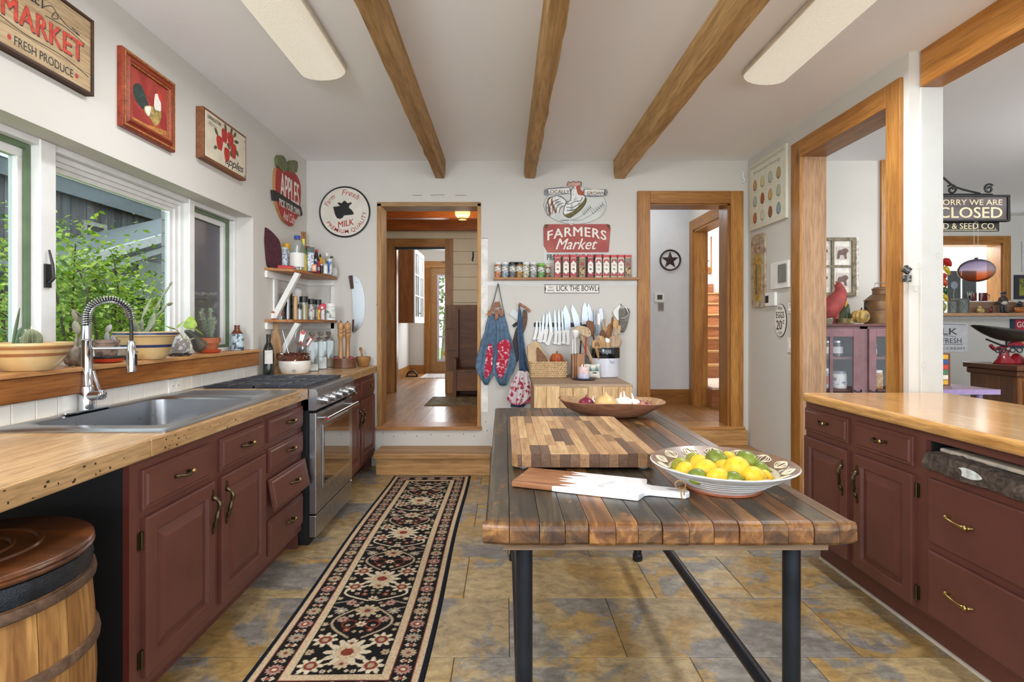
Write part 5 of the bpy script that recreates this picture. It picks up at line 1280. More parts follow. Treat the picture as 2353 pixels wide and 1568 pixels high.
# blue banded yellow ware bowl with long cactus
cont('banded_bowl','large yellow ware bowl with two blue bands on the sill','bowl',(-1.852,2.80,SZ),[
    ('bowl',M_yell,[(.078,0),(.085,.004),(.098,.03),(.112,.07),(.128,.115),(.137,.118),(.145,.122),(.145,.142),(.138,.142),(.122,.11)]),
    ('blue_band',plain('blue_slip',(48,56,96),.25),[(.1448,.126),(.1462,.127),(.1462,.136),(.1448,.137)]),('blue_band',MATS['blue_slip'],[(.1095,.062),(.1145,.070),(.1165,.076),(.1135,.0755)]),('soil',M_soil,[(.128,.125),(0,.13)])],n=36)
opuntia('long segmented cactus leaning out of the blue banded bowl',(-1.86,2.80,SZ+.128),[
    [(0,.03,0),((-.05,.35,.75),.13,.055),((-.02,.6,.75),.12,.03),((0,.75,.7),.10,.028),((0,.5,.7),.03,.02)],
    [(0,.04,0),((-.05,.5,.8),.10,.03),((0,.75,.6),.13,.04),((.1,.9,.2),.05,.02)],
    [(0,-.03,0),((0,.1,1),.09,.03),((0,.55,.8),.13,.028)],[(0,0,0),((.05,.6,.7),.09,.05)],[(.02,-.04,0),((.2,-.9,.3),.07,.035)],[(0,-.05,.0),((0,-.4,.8),.10,.05)]],plain('cactus_dull',(128,132,104),.6,var=.2,vs=26))
# glass vase with philodendron, gourd, rosemary
e = cont('glass_vase','squat clear glass vase with scratched pattern between bowl and gourd','vase',(-1.86,3.10,SZ+.012),[('vase',glass('smoke_glass',(.82,.80,.80),.14,.1,.25),[(.035,0),(.05,.006),(.056,.03),(.045,.075),(.038,.085),(.036,.085),(.043,.07),(.05,.03),(.03,.006)])],n=24)
cont('trivet','small black iron trivet under the glass vase','trivet',(-1.86,3.10,SZ),[('plate',M_iron,[(.06,.006),(.062,.008),(.062,.011),(.0,.0115)])]+[],n=24)
for a in (0,2.1,4.2): B().cyl((.05*math.cos(a),.05*math.sin(a),0),(.05*math.cos(a),.05*math.sin(a),.007),.005,n=8).build('foot',M_iron,bpy.data.objects['trivet'])
e = thing('trailing_plant','leafy trailing plant with pale roots in the glass vase','plant',(-1.86,3.10,SZ+.05))
st_ = B()
for q in ([(0,0,0),(0,.03,.05),(.0,-.03,.10)],[(0,0,0),(0,.06,.06),(0,.10,.11)],[(0,0,.0),(.03,.05,.04),(.03,.10,.05)]): st_.tube(curve(q,4,False),.003,5)
st_.build('stem',plain('pale_stem',(170,176,130),.6),e)
def leafshape(e,p,L,wd,rx,rz,mat):
    pts = [(0,0),(wd*.5,L*.2),(wd*.42,L*.55),(0,L),(-wd*.42,L*.55),(-wd*.5,L*.2)]; c = curve(pts,3); M = T(*p,rx,0,rz)
    vs = [(a,b_,.12*abs(a)+.0) for a,b_ in c]; n = len(vs); B().add(vs+[(0,L*.45,-.004)],[(i,(i+1) % n,n) for i in range(n)],M).build('leaf',mat,e,smooth=True,solid=.0012)
M_lf = plain('lime_leaf',(150,176,72),.4,var=.15,vs=30)
for p,L,wd,rx,rz in (((0,-.04,.10),.06,.045,.4,2.4),((0,-.02,.11),.05,.035,.9,-.6),((0,.10,.10),.09,.07,1.1,.4),((.02,.10,.11),.07,.06,-.7,-1.2)): leafshape(e,p,L,wd,rx,rz,M_lf)
rt_ = B()
for k in range(9): a = k*.7; rt_.tube(curve([(.01,.03,.02),(.045,.03+.01*math.sin(a),.01),(.052+.004*math.cos(a),.02*math.sin(a),-.02),(.035,.03*math.sin(a*1.3),-.035)],4,False),.0018,4)
rt_.build('roots',plain('root_white',(216,220,200),.6),e)['kind'] = 'stuff'
e = thing('dried_gourd','dark dried gourd leaning on the sill beside the terracotta pot','gourd',(-1.825,3.235,SZ))
B().tube(curve([(0,.03,.045),(-.004,.02,.05),(-.01,-.005,.08),(-.02,-.035,.115),(-.03,-.065,.135),(-.035,-.085,.14)],3,False),[.012,.030,.040,.043,.041,.036,.032,.028,.025,.022,.020,.018,.016,.012,.010,.004],14).build('body',spots('gourd_skin',(74,76,70),(104,82,54),8,.55,.4,.1),e,smooth=True)
cont('plant_saucer','orange red saucer under the terracotta pot','saucer',(-1.868,3.43,SZ),[('dish',plain('orange_plastic',(206,90,58),.35),[(.048,0),(.055,.002),(.068,.020),(.066,.020),(.052,.005),(0,.004)])],n=28)
cont('terracotta_pot','small terracotta pot holding rosemary near the window corner','pot',(-1.868,3.43,SZ+.0055),[('pot',M_terra,[(.040,0),(.042,.002),(.052,.055),(.060,.056),(.063,.09),(.057,.09),(.05,.06)]),('soil',M_soil,[(.055,.08),(0,.083)])],n=28)
e = thing('rosemary_plant','wispy grey green rosemary in the terracotta pot','plant',(-1.868,3.43,SZ+.085)); rr = random.Random(3); b = B(); nd = B()
for k in range(13):
    a = rr.uniform(0,2*PI); sp_ = rr.uniform(.03,.09); hh = rr.uniform(.09,.19)
    pts = curve([(0,0,0),(sp_*.5*math.cos(a)*.5,sp_*.6*math.sin(a),hh*.45),(sp_*math.cos(a)*.5,sp_*math.sin(a),hh)],8,False); b.tube(pts,.0016,4)
    for p in pts[3:]:
        for q in range(6):
            d = Vector((rr.uniform(-1,1),rr.uniform(-1,1),rr.uniform(0,1.2))).normalized()*.017; nd.tube([p,tuple(Vector(p)+d)],[.0013,.0006],3)
b.build('stem',plain('twig',(110,100,80),.8),e); nd.build('needles',plain('rosemary',(150,164,142),.6,var=.15),e)['kind'] = 'stuff'
e = cont('growler_jug','blue and white glazed jug with brown neck in the window corner','jug',(-1.878,3.80,SZ),[('body',spots('jug_glaze',(186,204,212),(70,84,100),34,.53,.3,.05),[(.042,0),(.045,.003),(.045,.10),(.04,.115)]),('neck',plain('brown_glaze',(110,58,36),.2,coat=.4),[(.04,.115),(.03,.13),(.019,.145),(.017,.165),(.019,.167),(.019,.175),(.012,.176)])])
B().tube(curve([(0,.017,.16),(0,.035,.155),(0,.038,.135),(0,.028,.128)],4,False),.004,6).build('handle',MATS['brown_glaze'],e,smooth=True)
cont('dried_flower','fallen brown leaf curl on the sill near the tan bowl','leaf',(-1.80,2.26,SZ),[('leaf',plain('dry_leaf',(130,112,84),.9),[(.0,0),(.012,.002),(.008,.005),(0,.006)])],n=7,sx=.7)
# ---- corner shelves
M_shelf = wood('shelf_pine',(170,106,54),(212,152,92),'Y',1.2,.4,.3)
def corner_shelf(name,label,zt):
    e = thing(name,label,'shelf',(-1.7,4.5,zt),world=True)
    pts = [(-1.828,4.12),(-1.66,4.23),(-1.62,4.33),(-1.548,4.88),(-1.545,4.998),(-1.828,4.998)]
    B().prism(plane((0,0,zt-.022),(1,0,0),(0,1,0)),pts,0,.022).build('board',M_shelf,e,bevel=.003)
    B().box(-1.829,-1.810,4.13,4.99,zt-.075,zt-.023).box(-1.81,-1.57,4.982,4.998,zt-.075,zt-.023).build('cleat',M_white,e)
    B().box(-1.829,-1.815,4.27,4.33,zt-.385,zt-.076).build('upright',M_white,e)
    a,c = Vector((-1.635,4.285,zt-.024)),Vector((-1.822,4.285,zt-.38)); d = (c-a).normalized(); nn = d.cross(Vector((0,1,0)))
    q = [a+nn*.021,a-nn*.021,c-nn*.021,c+nn*.021]; q[0].z = min(q[0].z,zt-.023); q[1].z = min(q[1].z,zt-.023)
    vs = [tuple(p+Vector((0,-.02,0))) for p in q]+[tuple(p+Vector((0,.02,0))) for p in q]
    B().add(vs,[(0,1,2,3),(7,6,5,4),(0,4,5,1),(1,5,6,2),(2,6,7,3),(3,7,4,0)]).build('brace',M_white,e)
    return e
Z1s,Z2s = 1.742,1.345
corner_shelf('corner_shelf','upper corner shelf crowded with bottles, on a white brace',Z1s); corner_shelf('corner_shelf','lower corner shelf with spice jars and coffee press, on a white brace',Z2s)
struct(B().box(-1.60,-1.565,4.982,4.998,.935,Z1s-.08).build('shelf_batten',M_white,wall_back))
def at(px,y,z): return ((px-CX)*y/F,y,z)
PL = lambda n,c,r=.35: plain(n,c,r,var=.05)
c_dkg,c_yel,c_blue,c_red,c_blk,c_wht,c_org = PL('cap_green',(34,60,46)),PL('cap_yellow',(226,172,52)),PL('cap_blue',(52,74,158)),PL('cap_red',(190,42,50)),PL('cap_black',(28,29,31)),PL('cap_white',(234,234,232)),PL('cap_orange',(214,132,84))
g1,g2 = 'bottles and packets on the upper corner shelf','jars on the lower corner shelf'
def bottle(label,px,y,z,r,h,body,cap,lab=None,capr=.55,caph=.14,neck=.72,name='bottle',cat='bottle',g=g1,lz=(.12,.55)):
    parts = [('body',body,[(r*.9,0),(r,h*.02),(r,h*neck*.85),(r*.85,h*neck*.95),(r*capr*.8,h*(1-caph)*1.0),(r*capr*.8,h*(1-caph))]),
             ('cap',cap,[(r*capr,h*(1-caph)),(r*capr,h*.985),(r*capr*.9,h)])]
    if lab: parts.append(('label_wrap',lab,[(r*1.015,h*lz[0]),(r*1.025,h*lz[0]),(r*1.025,h*lz[1]),(r*1.015,h*lz[1])]))
    return cont(name,label,cat,at(px,y,z),parts,g,16)
z = Z1s+.0005
cont('plastic_tub','tall clear tub with printed label on the upper corner shelf','tub',at(648,4.37,z),[('tub',glass('tub_plastic',(.9,.94,.97),.1,.1,.35),cylp(.043,0,.165)),('lid',glass('lid_plastic',(.9,.95,.97),.12,.1,.5),cylp(.047,.165,.185)),('label_wrap',spots('tub_print',(210,220,232),(120,134,160),50,.55),[(.0437,.03),(.0443,.03),(.0443,.14),(.0437,.14)])],g1)
bottle('slim bottle with dark green cap behind the clear tub',643,4.52,z,.03,.25,PL('dk_bottle',(60,70,66)),c_dkg,None,.8,.22)
bottle('white bottle with broad yellow cap on the upper corner shelf',659,4.48,z,.035,.235,PL('milk_plastic',(226,230,230)),c_yel,spots('lbl_a',(230,226,214),(206,160,90),30,.6),.9,.25,.75)
bottle('big clear bottle with blue cap on the upper corner shelf',683,4.40,z,.056,.285,glass('pet_plastic',(.93,.95,.94),.12,.05,.12),c_blue,spots('lbl_b',(238,236,230),(96,150,200),9,.62,.5,.03),.45,.1,.82,lz=(.1,.5))
bottle('yellow bottle with pointed lemon nozzle next to the blue capped bottle',697,4.47,z,.03,.27,PL('olive_bottle',(96,124,78)),PL('nozzle_yellow',(226,224,90)),PL('lbl_yellow',(206,190,54)),.4,.2,.7,lz=(.0,.52))
bottle('green bottle with red cap on the upper corner shelf',708,4.58,z,.028,.225,PL('green_bottle',(70,104,66)),c_red,None,.7,.12)
e = thing('tea_box','dark green box with white printed label on the upper corner shelf','box',at(714,4.50,z),.3,g1)
B().box(-.028,.028,-.025,.025,0,.205).build('box',c_dkg,e,bevel=.002); B().box(-.024,.024,-.0275,-.025,.01,.16).build('label_panel',spots('lbl_c',(222,228,238),(140,146,164),60,.55),e)
bottle('slender dark bottle with red top on the upper corner shelf',727,4.70,z,.022,.215,PL('brown_bottle',(60,46,36)),c_red,PL('lbl_d',(196,190,176)),.6,.1)
e = cont('honey_bottle','golden bear shaped honey bottle on the upper corner shelf','bottle',at(736,4.72,z),[('body',PL('honey',(222,166,52)),[(.02,0),(.026,.01),(.027,.05),(.022,.085),(.018,.095),(.022,.11),(.02,.135),(.01,.15)]),('cap',c_blk,[(.009,.15),(.006,.175),(.002,.18)])],g1)
bottle('clear squeeze bottle with white cap at the end of the upper corner shelf',751,4.82,z,.034,.20,glass('squeeze',(.93,.93,.88),.1,.1,.3),c_wht,PL('lbl_e',(40,38,38)),.45,.14,.75,lz=(.45,.62))
bottle('blue labelled small bottle on the upper corner shelf',725,4.55,z,.016,.115,PL('lbl_blue',(44,70,130)),c_wht,None,.6,.15); bottle('red and white small bottle on the upper corner shelf',732,4.62,z,.018,.12,PL('lbl_red2',(196,60,60)),c_blk,PL('lbl_w',(230,226,222)),.6,.12,lz=(.2,.45))
e = thing('spice_packet','small orange packet on the upper corner shelf','packet',at(722,4.46,z),.3,g1); B().box(-.018,.018,-.012,.012,0,.06).build('packet',c_org,e,bevel=.003); B().box(-.012,.012,-.0135,-.012,.015,.045).build('label_panel',PL('lbl_f',(234,190,150)),e)
cont('spice_jar','little black jar at the front of the upper corner shelf','jar',at(739,4.60,z),[('jar',c_blk,cylp(.013,0,.065)),('lid',c_wht,cylp(.011,.065,.075))],g1,12)
cont('spice_jar','little white jar at the front of the upper corner shelf','jar',at(747,4.65,z),[('jar',c_wht,cylp(.022,0,.07)),('lid',PL('lid_grey',(176,176,176)),cylp(.023,.07,.085))],g1,14)
cont('drink_can','tan labelled tin on the upper corner shelf','can',at(742,4.76,z),[('can',PL('tan_label',(196,170,110)),cylp(.03,0,.135)),('rim',M_steel,cylp(.0285,.135,.14))],g1,16)
cont('drink_can','blue white and red can on the upper corner shelf','can',at(757,4.74,z),[('can',spots('can_print',(70,120,186),(232,232,232),14,.48,.3,.04,(206,84,66)),cylp(.024,0,.14)),('rim',M_steel,cylp(.023,.14,.144))],g1,16)
e = thing('spice_tin','pale green rectangular tin at the far end of the upper corner shelf','tin',at(769,4.89,z),0,g1); B().box(-.022,.022,-.014,.014,0,.075).build('tin',spots('tin_print',(222,224,214),(150,170,140),40,.6),e,bevel=.003); B().box(-.015,.015,-.0155,-.014,.02,.06).build('label_panel',PL('lbl_g',(240,238,230)),e)
cont('vinegar_bottle','tall pale glass bottle at the back of the upper corner shelf','bottle',at(762,4.93,z),[('body',glass('pale_bottle',(.9,.93,.86),.1,.05,.2),[(.026,0),(.028,.004),(.028,.10),(.012,.14),(.011,.17)]),('cap',c_dkg,cylp(.0125,.17,.185))],g1,16)
e = thing('wooden_paddle','narrow wooden board handle standing behind the bottles','board',at(697,4.88,z),.5); B().prism(plane((0,0,0),(1,0,0),(0,0,1)),[(-.05,0),(.05,0),(.05,.22),(.022,.26),(.022,.40),(-.022,.40),(-.022,.26),(-.05,.22)],-.008,.008).build('board',wood('oiled_board',(140,92,46),(172,120,66),'Z',1,.5,.2),e,bevel=.004); B().cyl((0,-.0095,.375),(0,.0095,.375),.005,n=8).build('hang_hole',M_blackp,e)
e = thing('pot_holder','dark maroon quilted pouch leaning at the front of the upper corner shelf','pouch',(-1.80,4.20,z),0)
pq = plane((.0,0,0),(.35,.94,0),(-.05,-.02,1))
B().prism(pq,curve([(-.06,.05),(-.09,.28),(-.075,.30),(-.04,.305),(.03,.27),(.09,.21),(.10,.10),(.08,.0),(.0,.0),(-.04,.01)],4),-.009,.009).build('pouch',plain('maroon_quilt',(74,34,44),.85,var=.25,vs=60,bmp=.4),e,bevel=.006)
B().tube(curve([pq(-.09,.28,0),pq(-.075,.15,-.0),pq(-.05,.04,0)],4,False),.0025,5).build('piping',plain('tan_piping',(150,112,92),.7),e); B().tube([pq(-.09+.012*math.cos(a),.29+.012*math.sin(a),0) for a in np.linspace(0,2*PI,13)[:-1]],.0025,5,closed=True).build('hanging_ring',M_brass,e)
e = thing('red_tin','flat red tin at the front corner of the upper shelf','tin',(-1.715,4.235,z),.55); B().box(-.06,.06,-.022,.022,0,.02).build('tin',PL('tin_red',(188,44,44)),e,bevel=.003); B().box(-.058,.058,-.02,.02,.02,.024).build('lid',PL('tin_red2',(168,36,38)),e,bevel=.001)
# lower shelf
z = Z2s+.0005
cont('clay_cup','small brown clay cup at the near end of the lower corner shelf','cup',at(626,4.27,z),[('cup',M_terra,[(.02,0),(.028,.005),(.026,.05),(.018,.065),(.016,.06)]),('cord',c_wht,[(.0285,.01),(.029,.011),(.0275,.05),(.027,.05)])],g2,14)
e = cont('clip_jar','wire bail glass jar of orange preserve on the lower corner shelf','jar',at(643,4.36,z),[('glass',M_jar,cylp(.03,0,.10)),('preserve',spots('orange_preserve',(206,104,74),(176,60,40),30,.5),cylp(.027,.03,.09)),('lid',M_jar,cylp(.031,.10,.115))],g2)
B().tube([(-.032,0,.05),(-.034,-.01,.10),(0,-.034,.118),(.034,-.01,.10),(.032,0,.05)],.0016,5).build('wire_bail',M_steel,e)
e = cont('coffee_press','glass coffee press with dark coffee and chrome lid on the lower corner shelf','coffee press',at(661,4.40,z),[('beaker',glass('press_glass',(.42,.38,.36),.12,.03),cylp(.043,.006,.205)),('coffee',plain('coffee',(34,24,20),.3),cylp(.040,.01,.14)),('lid',M_chrome,[(.045,.205),(.046,.212),(.03,.222),(.01,.226),(.005,.228),(.005,.255),(.011,.26),(.011,.272),(.004,.276)])])
fr_ = B()
for a in range(4): t = a*PI/2+.4; fr_.cyl((.0455*math.cos(t),.0455*math.sin(t),0),(.0455*math.cos(t),.0455*math.sin(t),.2),.003,n=6)
fr_.build('cage',M_chrome,e)
cont('wood_cylinder','pale turned wooden cylinder beside the coffee press','wooden cylinder',at(679,4.38,z),[('stick',wood('pale_turned',(206,164,118),(226,188,144),'Z',1,.5,0),cylp(.016,0,.185)),('cap',wood('pale_cap',(196,150,104),(216,174,128),'Z',1,.5,0),cylp(.014,.185,.195))],None,14)
cont('white_grinder','tall white coffee grinder at the back of the lower corner shelf','grinder',at(684,4.75,z),[('body',c_wht,[(.03,0),(.034,.01),(.034,.18),(.03,.24),(.034,.25),(.034,.262)]),('top',PL('grinder_grey',(186,188,190)),[(.036,.262),(.036,.275),(.02,.29),(.0,.292)])],None,18)
def spice2(label,px,y,r,h,fill,capc=c_blk,lab=None): 
    pr = [('glass',M_jar,cylp(r,0,h*.76)),('filling',fill,cylp(r*.92,.002,h*.66)),('cap',capc,cylp(r*1.02,h*.76,h))]
    if lab: pr.append(('label_wrap',lab,[(r*1.005,h*.15),(r*1.015,h*.15),(r*1.015,h*.6),(r*1.005,h*.6)]))
    return cont('spice_jar',label,'jar',at(px,y,z),pr,g2,16)
spice2('tall spice jar with black cap and yellowish filling on the lower corner shelf',698,4.52,.034,.195,PL('fill_oat',(206,190,146),.8)); spice2('thin white spice jar with black cap in front on the lower corner shelf',688,4.42,.019,.125,PL('fill_white',(224,222,226),.8))
spice2('first of two matching black capped jars on the lower corner shelf',715,4.60,.028,.178,PL('fill_grey',(196,192,184),.8),lab=spots('lbl_h',(220,216,212),(110,96,92),60,.55)); spice2('second of two matching black capped jars, nearer the red packet',731,4.70,.028,.178,PL('fill_tan',(202,190,170),.8),lab=MATS['lbl_h'])
e = thing('red_packet','crumpled red packet lying on the lower shelf jars','packet',at(739,4.66,z+.10),.4,None)
B().prism(plane((0,0,0),(.9,0,.3),(-.3,0,.9)),[(-.045,-.01),(-.02,-.03),(.03,-.015),(.05,.02),(.02,.045),(-.02,.03)],-.008,.008).build('packet',PL('packet_red',(196,36,58)),e,bevel=.005); B().prism(plane((0,-.009,0),(.9,0,.3),(-.3,0,.9)),ell(.005,.005,.011,.011,10),0,.001).build('emblem',c_wht,e)
cont('spice_can','slim white and red can on the lower corner shelf','can',at(741,4.62,z),[('can',spots('can2',(230,226,226),(196,70,70),26,.56),cylp(.019,0,.092)),('rim',M_steel,cylp(.018,.092,.097))],g2,14)
cont('spice_can','thin yellow and red can on the lower corner shelf','can',at(733,4.55,z),[('can',spots('can3',(220,196,70),(200,60,60),20,.5),cylp(.011,0,.09)),('rim',M_steel,cylp(.010,.09,.094))],g2,12)
e = cont('yeast_tub','white lidded tub with printed label at the far end of the lower shelf','tub',at(759,4.72,z),[('tub',PL('tub_white',(230,232,228)),cylp(.045,0,.115)),('lid',c_wht,cylp(.048,.115,.145)),('label_wrap',spots('lbl_i',(226,230,222),(120,140,150),28,.6),[(.0455,.015),(.0462,.015),(.0462,.1),(.0455,.1)])],None)
e = thing('end_board','narrow wooden board standing at the end of the lower corner shelf','board',(-1.556,4.90,z)); B().prism(plane((-.006,0,0),(0,1,0),(0,0,1)),[(-.03,0),(.03,0),(.03,.13),(-.03,.14)],-.004,.004).build('board',M_shelf,e,bevel=.002); B().box(-.0099,-.0021,-.031,.031,.131,.1365).build('end_grain',M_terra,e)
# ---- corner worktop things
z = CH+.0005
e = cont('wine_bottle','dark wine bottle with white label at the front of the corner worktop','bottle',at(617,4.03,z),[('glass',plain('bottle_glass',(22,28,24),.08,coat=.5),[(.034,0),(.038,.004),(.038,.18),(.03,.215),(.015,.245),(.0145,.30)]),('capsule',c_blk,[(.0155,.245),(.016,.30),(.014,.303)])],None,20)
vs = []; fs = []
for j,zz_ in enumerate((.085,.185)):
    for i in range(9): a = -PI/2+.45+(-.8+1.6*i/8); vs.append((.0386*math.cos(a),.0386*math.sin(a),zz_))
for i in range(8): fs.append((i,i+1,i+10,i+9))
lo_ = B().add(vs,fs).build('paper_label',spots('wine_label',(226,224,220),(196,186,176),14,.6),e,smooth=True)
e = thing('rolling_board','wooden paddle shaped board leaning on the wall behind the wine bottle','board',at(634,4.185,z),0)
B().prism(plane((0,0,.002),(.93,.37,0),(-.06,.15,.99)),curve([(-.035,0),(.035,0),(.042,.12),(.042,.24),(.025,.30),(.016,.33),(.02,.37),(.0,.395),(-.02,.37),(-.016,.33),(-.025,.30),(-.042,.24),(-.042,.12)],3),-.009,.009).build('board',wood('paddle_wood',(160,118,76),(196,156,110),'Z',1,.55,.3),e,bevel=.004); B().cyl((-.022,.05,.365),(-.022,.07,.365),.004,n=8).build('hang_hole',M_blackp,e)
cx_,cy_,_ = at(678,4.17,0)
e = cont('bean_pot','white and brown two handled crock of whisks and spatulas','crock',(cx_,cy_,z),[('base',plain('white_glaze',(226,222,214),.25,var=.04,vs=10,coat=.3),[(.09,0),(.1,.006),(.117,.05),(.12,.095),(.118,.1)]),('shoulder',plain('brown_gloss',(86,44,28),.1,coat=.6,var=.2),[(.118,.1),(.112,.115),(.09,.135),(.082,.14),(.082,.148),(.086,.158),(.078,.158),(.074,.145)])],None,28)
for s_ in (-1,1): B().tube(curve([(s_*.082,-.03,.148),(s_*.115,-.04,.15),(s_*.118,-.04,.12),(s_*.108,-.03,.108)],4,False),.009,8).build('handle',MATS['brown_gloss'],e,smooth=True)
B().prism(plane((.035,-.1135,.03),(.95,.31,0),(0,-.2,1)),curve([(-.015,0),(.0,.012),(.015,0),(.008,-.012),(-.008,-.012)],3),0,.002).build('maker_mark',plain('mark_grey',(160,158,158),.5),e)
def whisk(label,loc,tilt,rz):
    e = thing('balloon_whisk',label,'whisk',loc,rz); M = Matrix.Rotation(tilt,4,'Y')
    for k in range(5):
        a = PI*k/5; pts = [(.0,0,.12)]+[(.033*math.sin(t)*math.cos(a),.033*math.sin(t)*math.sin(a),.12+.075*(1-math.cos(t))*.9) for t in np.linspace(.15,PI,9)]
        B().tube([tuple(M @ Vector(p)) for p in pts],.0015,4).tube([tuple(M @ Vector((-p[0],-p[1],p[2]))) for p in pts],.0015,4).build('wire',M_steel,e)
    B().cyl((0,0,.01),tuple(M @ Vector((0,0,.125))),.006,n=8).build('handle',M_steel,e)
whisk('steel balloon whisk standing in the brown and white crock',(cx_,cy_,z+.105),.15,.4)
def utensil(name,label,cat,loc,tilt,rz,hm,parts): 
    e = thing(name,label,cat,loc,rz); M = Matrix.Rotation(tilt,4,'Y')
    for nm,mat,fn in parts:
        b = B(); fn(b,M); b.build(nm,mat,e,smooth=True)
    return e
stick = lambda r,L,r2=None: (lambda b,M: b.tube([(0,0,0),tuple(M @ Vector((0,0,L)))],[r,r2 or r],8))
blade = lambda w_,z0,z1,t=.003: (lambda b,M: b.add([tuple(M @ Vector(p)) for p in [(-w_*.6,-t,z0),(w_*.6,-t,z0),(w_,-t,z1),(-w_,-t,z1),(-w_*.6,t,z0),(w_*.6,t,z0),(w_,t,z1),(-w_,t,z1)]],[(0,1,2,3),(7,6,5,4),(0,4,5,1),(1,5,6,2),(2,6,7,3),(3,7,4,0)]))
bowl_ = lambda r,zc,sx=.35: (lambda b,M: b.ball((0,0,zc),(r,r*sx,r*1.3),12,8,M))
utensil('spatula','red edged white spatula in the brown and white crock','spatula',(cx_+.02,cy_-.02,z+.105),.22,.2,None,[('handle',c_red,stick(.006,.15)),('blade',c_wht,blade(.02,.14,.22)),('edge',c_red,blade(.021,.2,.225,.0036))])
utensil('spatula','second spatula with red tip leaning right in the crock','spatula',(cx_+.03,cy_-.02,z+.105),.55,.1,None,[('handle',M_steel,stick(.005,.13)),('blade',c_red,blade(.014,.12,.2)),('edge',c_wht,blade(.009,.13,.19,.0036))])
utensil('serving_spoon','metal serving spoon in the brown and white crock','spoon',(cx_+.02,cy_-.04,z+.105),.5,-.3,None,[('handle',M_steel,stick(.004,.08)),('bowl',M_steel,bowl_(.024,.095))])
utensil('metal_tongs','thin steel tongs sticking up left in the crock','tongs',(cx_-.03,cy_-.02,z+.105),-.25,.1,None,[('arm',M_chrome,stick(.005,.235,.004)),('grip',M_steel,stick(.007,.09))])
for i,(px,y,fillh) in enumerate(((717,4.40,.055),(737,4.60,.10),(755,4.83,.075))):
    e = thing('glass_canister',('square glass canister of flour nearest the range','square glass canister of sugar, middle of three','square glass canister of tan grain next to the mills')[i],'canister',at(px,y,z),.35,'glass canisters')
    s_ = .052
    B().prism(TOPP(0,0,0),rrect(-s_,s_,-s_,s_,.014,3),.001,.235).build('jar',M_jar,e,smooth=True)
    B().prism(TOPP(0,0,0),rrect(-s_+.005,s_-.005,-s_+.005,s_-.005,.012,3),.005,fillh).build('contents',plain('flour%d' % i,((238,236,232),(240,240,240),(206,178,140))[i],.9),e)
    B().lathe([(.045,.235),(.05,.238),(.05,.245),(.03,.262),(.012,.27),(.01,.28),(.02,.285),(.026,.30),(.018,.315),(0,.318)],18).build('lid',glass('lid_glass',(.78,.76,.74),.15,.05,.15),e,smooth=True)
tx,ty,_ = at(792,4.74,0)
cont('round_tray','round dark wooden tray holding pepper mills on the corner worktop','tray',(tx,ty,z),[('tray',wood('walnut_tray',(96,62,44),(136,92,68),'X',1,.35,0,coat=.3),[(.094,0),(.098,.003),(.098,.085),(.092,.086),(.088,.08),(.088,.012),(0,.010)])],None,32)
M_mill = wood('mill_wood',(186,134,84),(214,166,114),'Z',1,.35,0,coat=.2)
for i,dx in enumerate((-.034,.028)):
    e = cont('pepper_mill',('tall turned wooden pepper mill on the left of the tray','tall turned wooden pepper mill on the right of the tray')[i],'pepper mill',(tx+dx,ty-.005*i,z+.0105),[('body',M_mill,[(.03,0),(.032,.004),(.032,.02),(.026,.026),(.027,.06),(.022,.10),(.018,.18),(.019,.24),(.027,.265),(.028,.28),(.022,.29),(.027,.30),(.028,.312),(.023,.32)]),('head',M_mill,[(.023,.3205),(.029,.335),(.030,.355),(.026,.375),(.014,.385),(.0,.388)]),('nut',M_iron,[(.003,.385),(.005,.39),(.005,.397),(0,.40)])],'pepper mills',18)
cont('small_jar','black lidded small jar on the round tray, left side','jar',(tx-.062,ty-.04,z+.0105),[('jar',c_blk,cylp(.02,0,.09)),('ribbon',PL('pink_label',(206,60,110)),[(.0202,.06),(.0208,.06),(.0208,.082),(.0202,.082)])],None,14)
cont('small_jar','dark jar with pink band on the round tray, right side','jar',(tx+.064,ty-.035,z+.0105),[('jar',c_blk,cylp(.018,0,.09)),('ribbon',MATS['pink_label'],[(.0182,.055),(.0188,.055),(.0188,.085),(.0182,.085)])],None,14)
mx_,my_,_ = at(838,4.86,0)
cont('mortar','olive wood mortar by the left doorway','mortar',(mx_-.012,my_,z),[('bowl',wood('olive_wood',(150,104,60),(196,146,92),'X',2,.4,.3),[(.038,0),(.045,.004),(.062,.05),(.066,.088),(.06,.088),(.05,.05),(0,.03)])],None,24)
e = thing('pestle','olive wood pestle resting in the mortar','pestle',(mx_-.012,my_,z+.032)); B().tube([(0,0,.012),(-.006,0,.04),(-.015,0,.09),(-.022,0,.12),(-.026,0,.135)],[.012,.011,.009,.013,.009],10).build('shaft',MATS['olive_wood'],e,smooth=True); B().ball((-.024,0,.128),.0135,10,8).build('knob',MATS['olive_wood'],e,smooth=True)
# rocking knife on the back wall
e = thing('rocker_knife','large curved rocker knife hung beside the left doorway','knife',(-1.34,4.99,1.5),world=True); pk = BW(0,0,4.998)
def c5(a,c): return bp(580+a/5.6,600+c/5.6)
shape(pk,curve([c5(*p) for p in ((1290,190),(1370,235),(1420,350),(1445,520),(1440,700),(1400,830),(1320,915),(1300,915),(1282,700),(1285,500),(1275,350))],4),.004,.008,'blade',metal('knife_steel',(186,190,196),.3),e)
for q in ([(1240,190),(1290,185),(1305,355),(1265,360)],[(1285,760),(1310,750),(1305,915),(1285,915)]): shape(pk,[c5(*p) for p in q],.002,.022,'handle',wood('dark_handle',(58,32,26),(86,52,42),'Z',1,.4,0),e,bevel=.004)
for q in ((1337,275),(1348,832)): u,v = c5(*q); B().cyl(pk(u,v,.007),pk(u,v,.0095),.004,n=8).build('rivet',M_blackp,e)
# ================================================================== BACK WALL THINGS AND TABLE TOP
pB = BW(0,0,4.998)
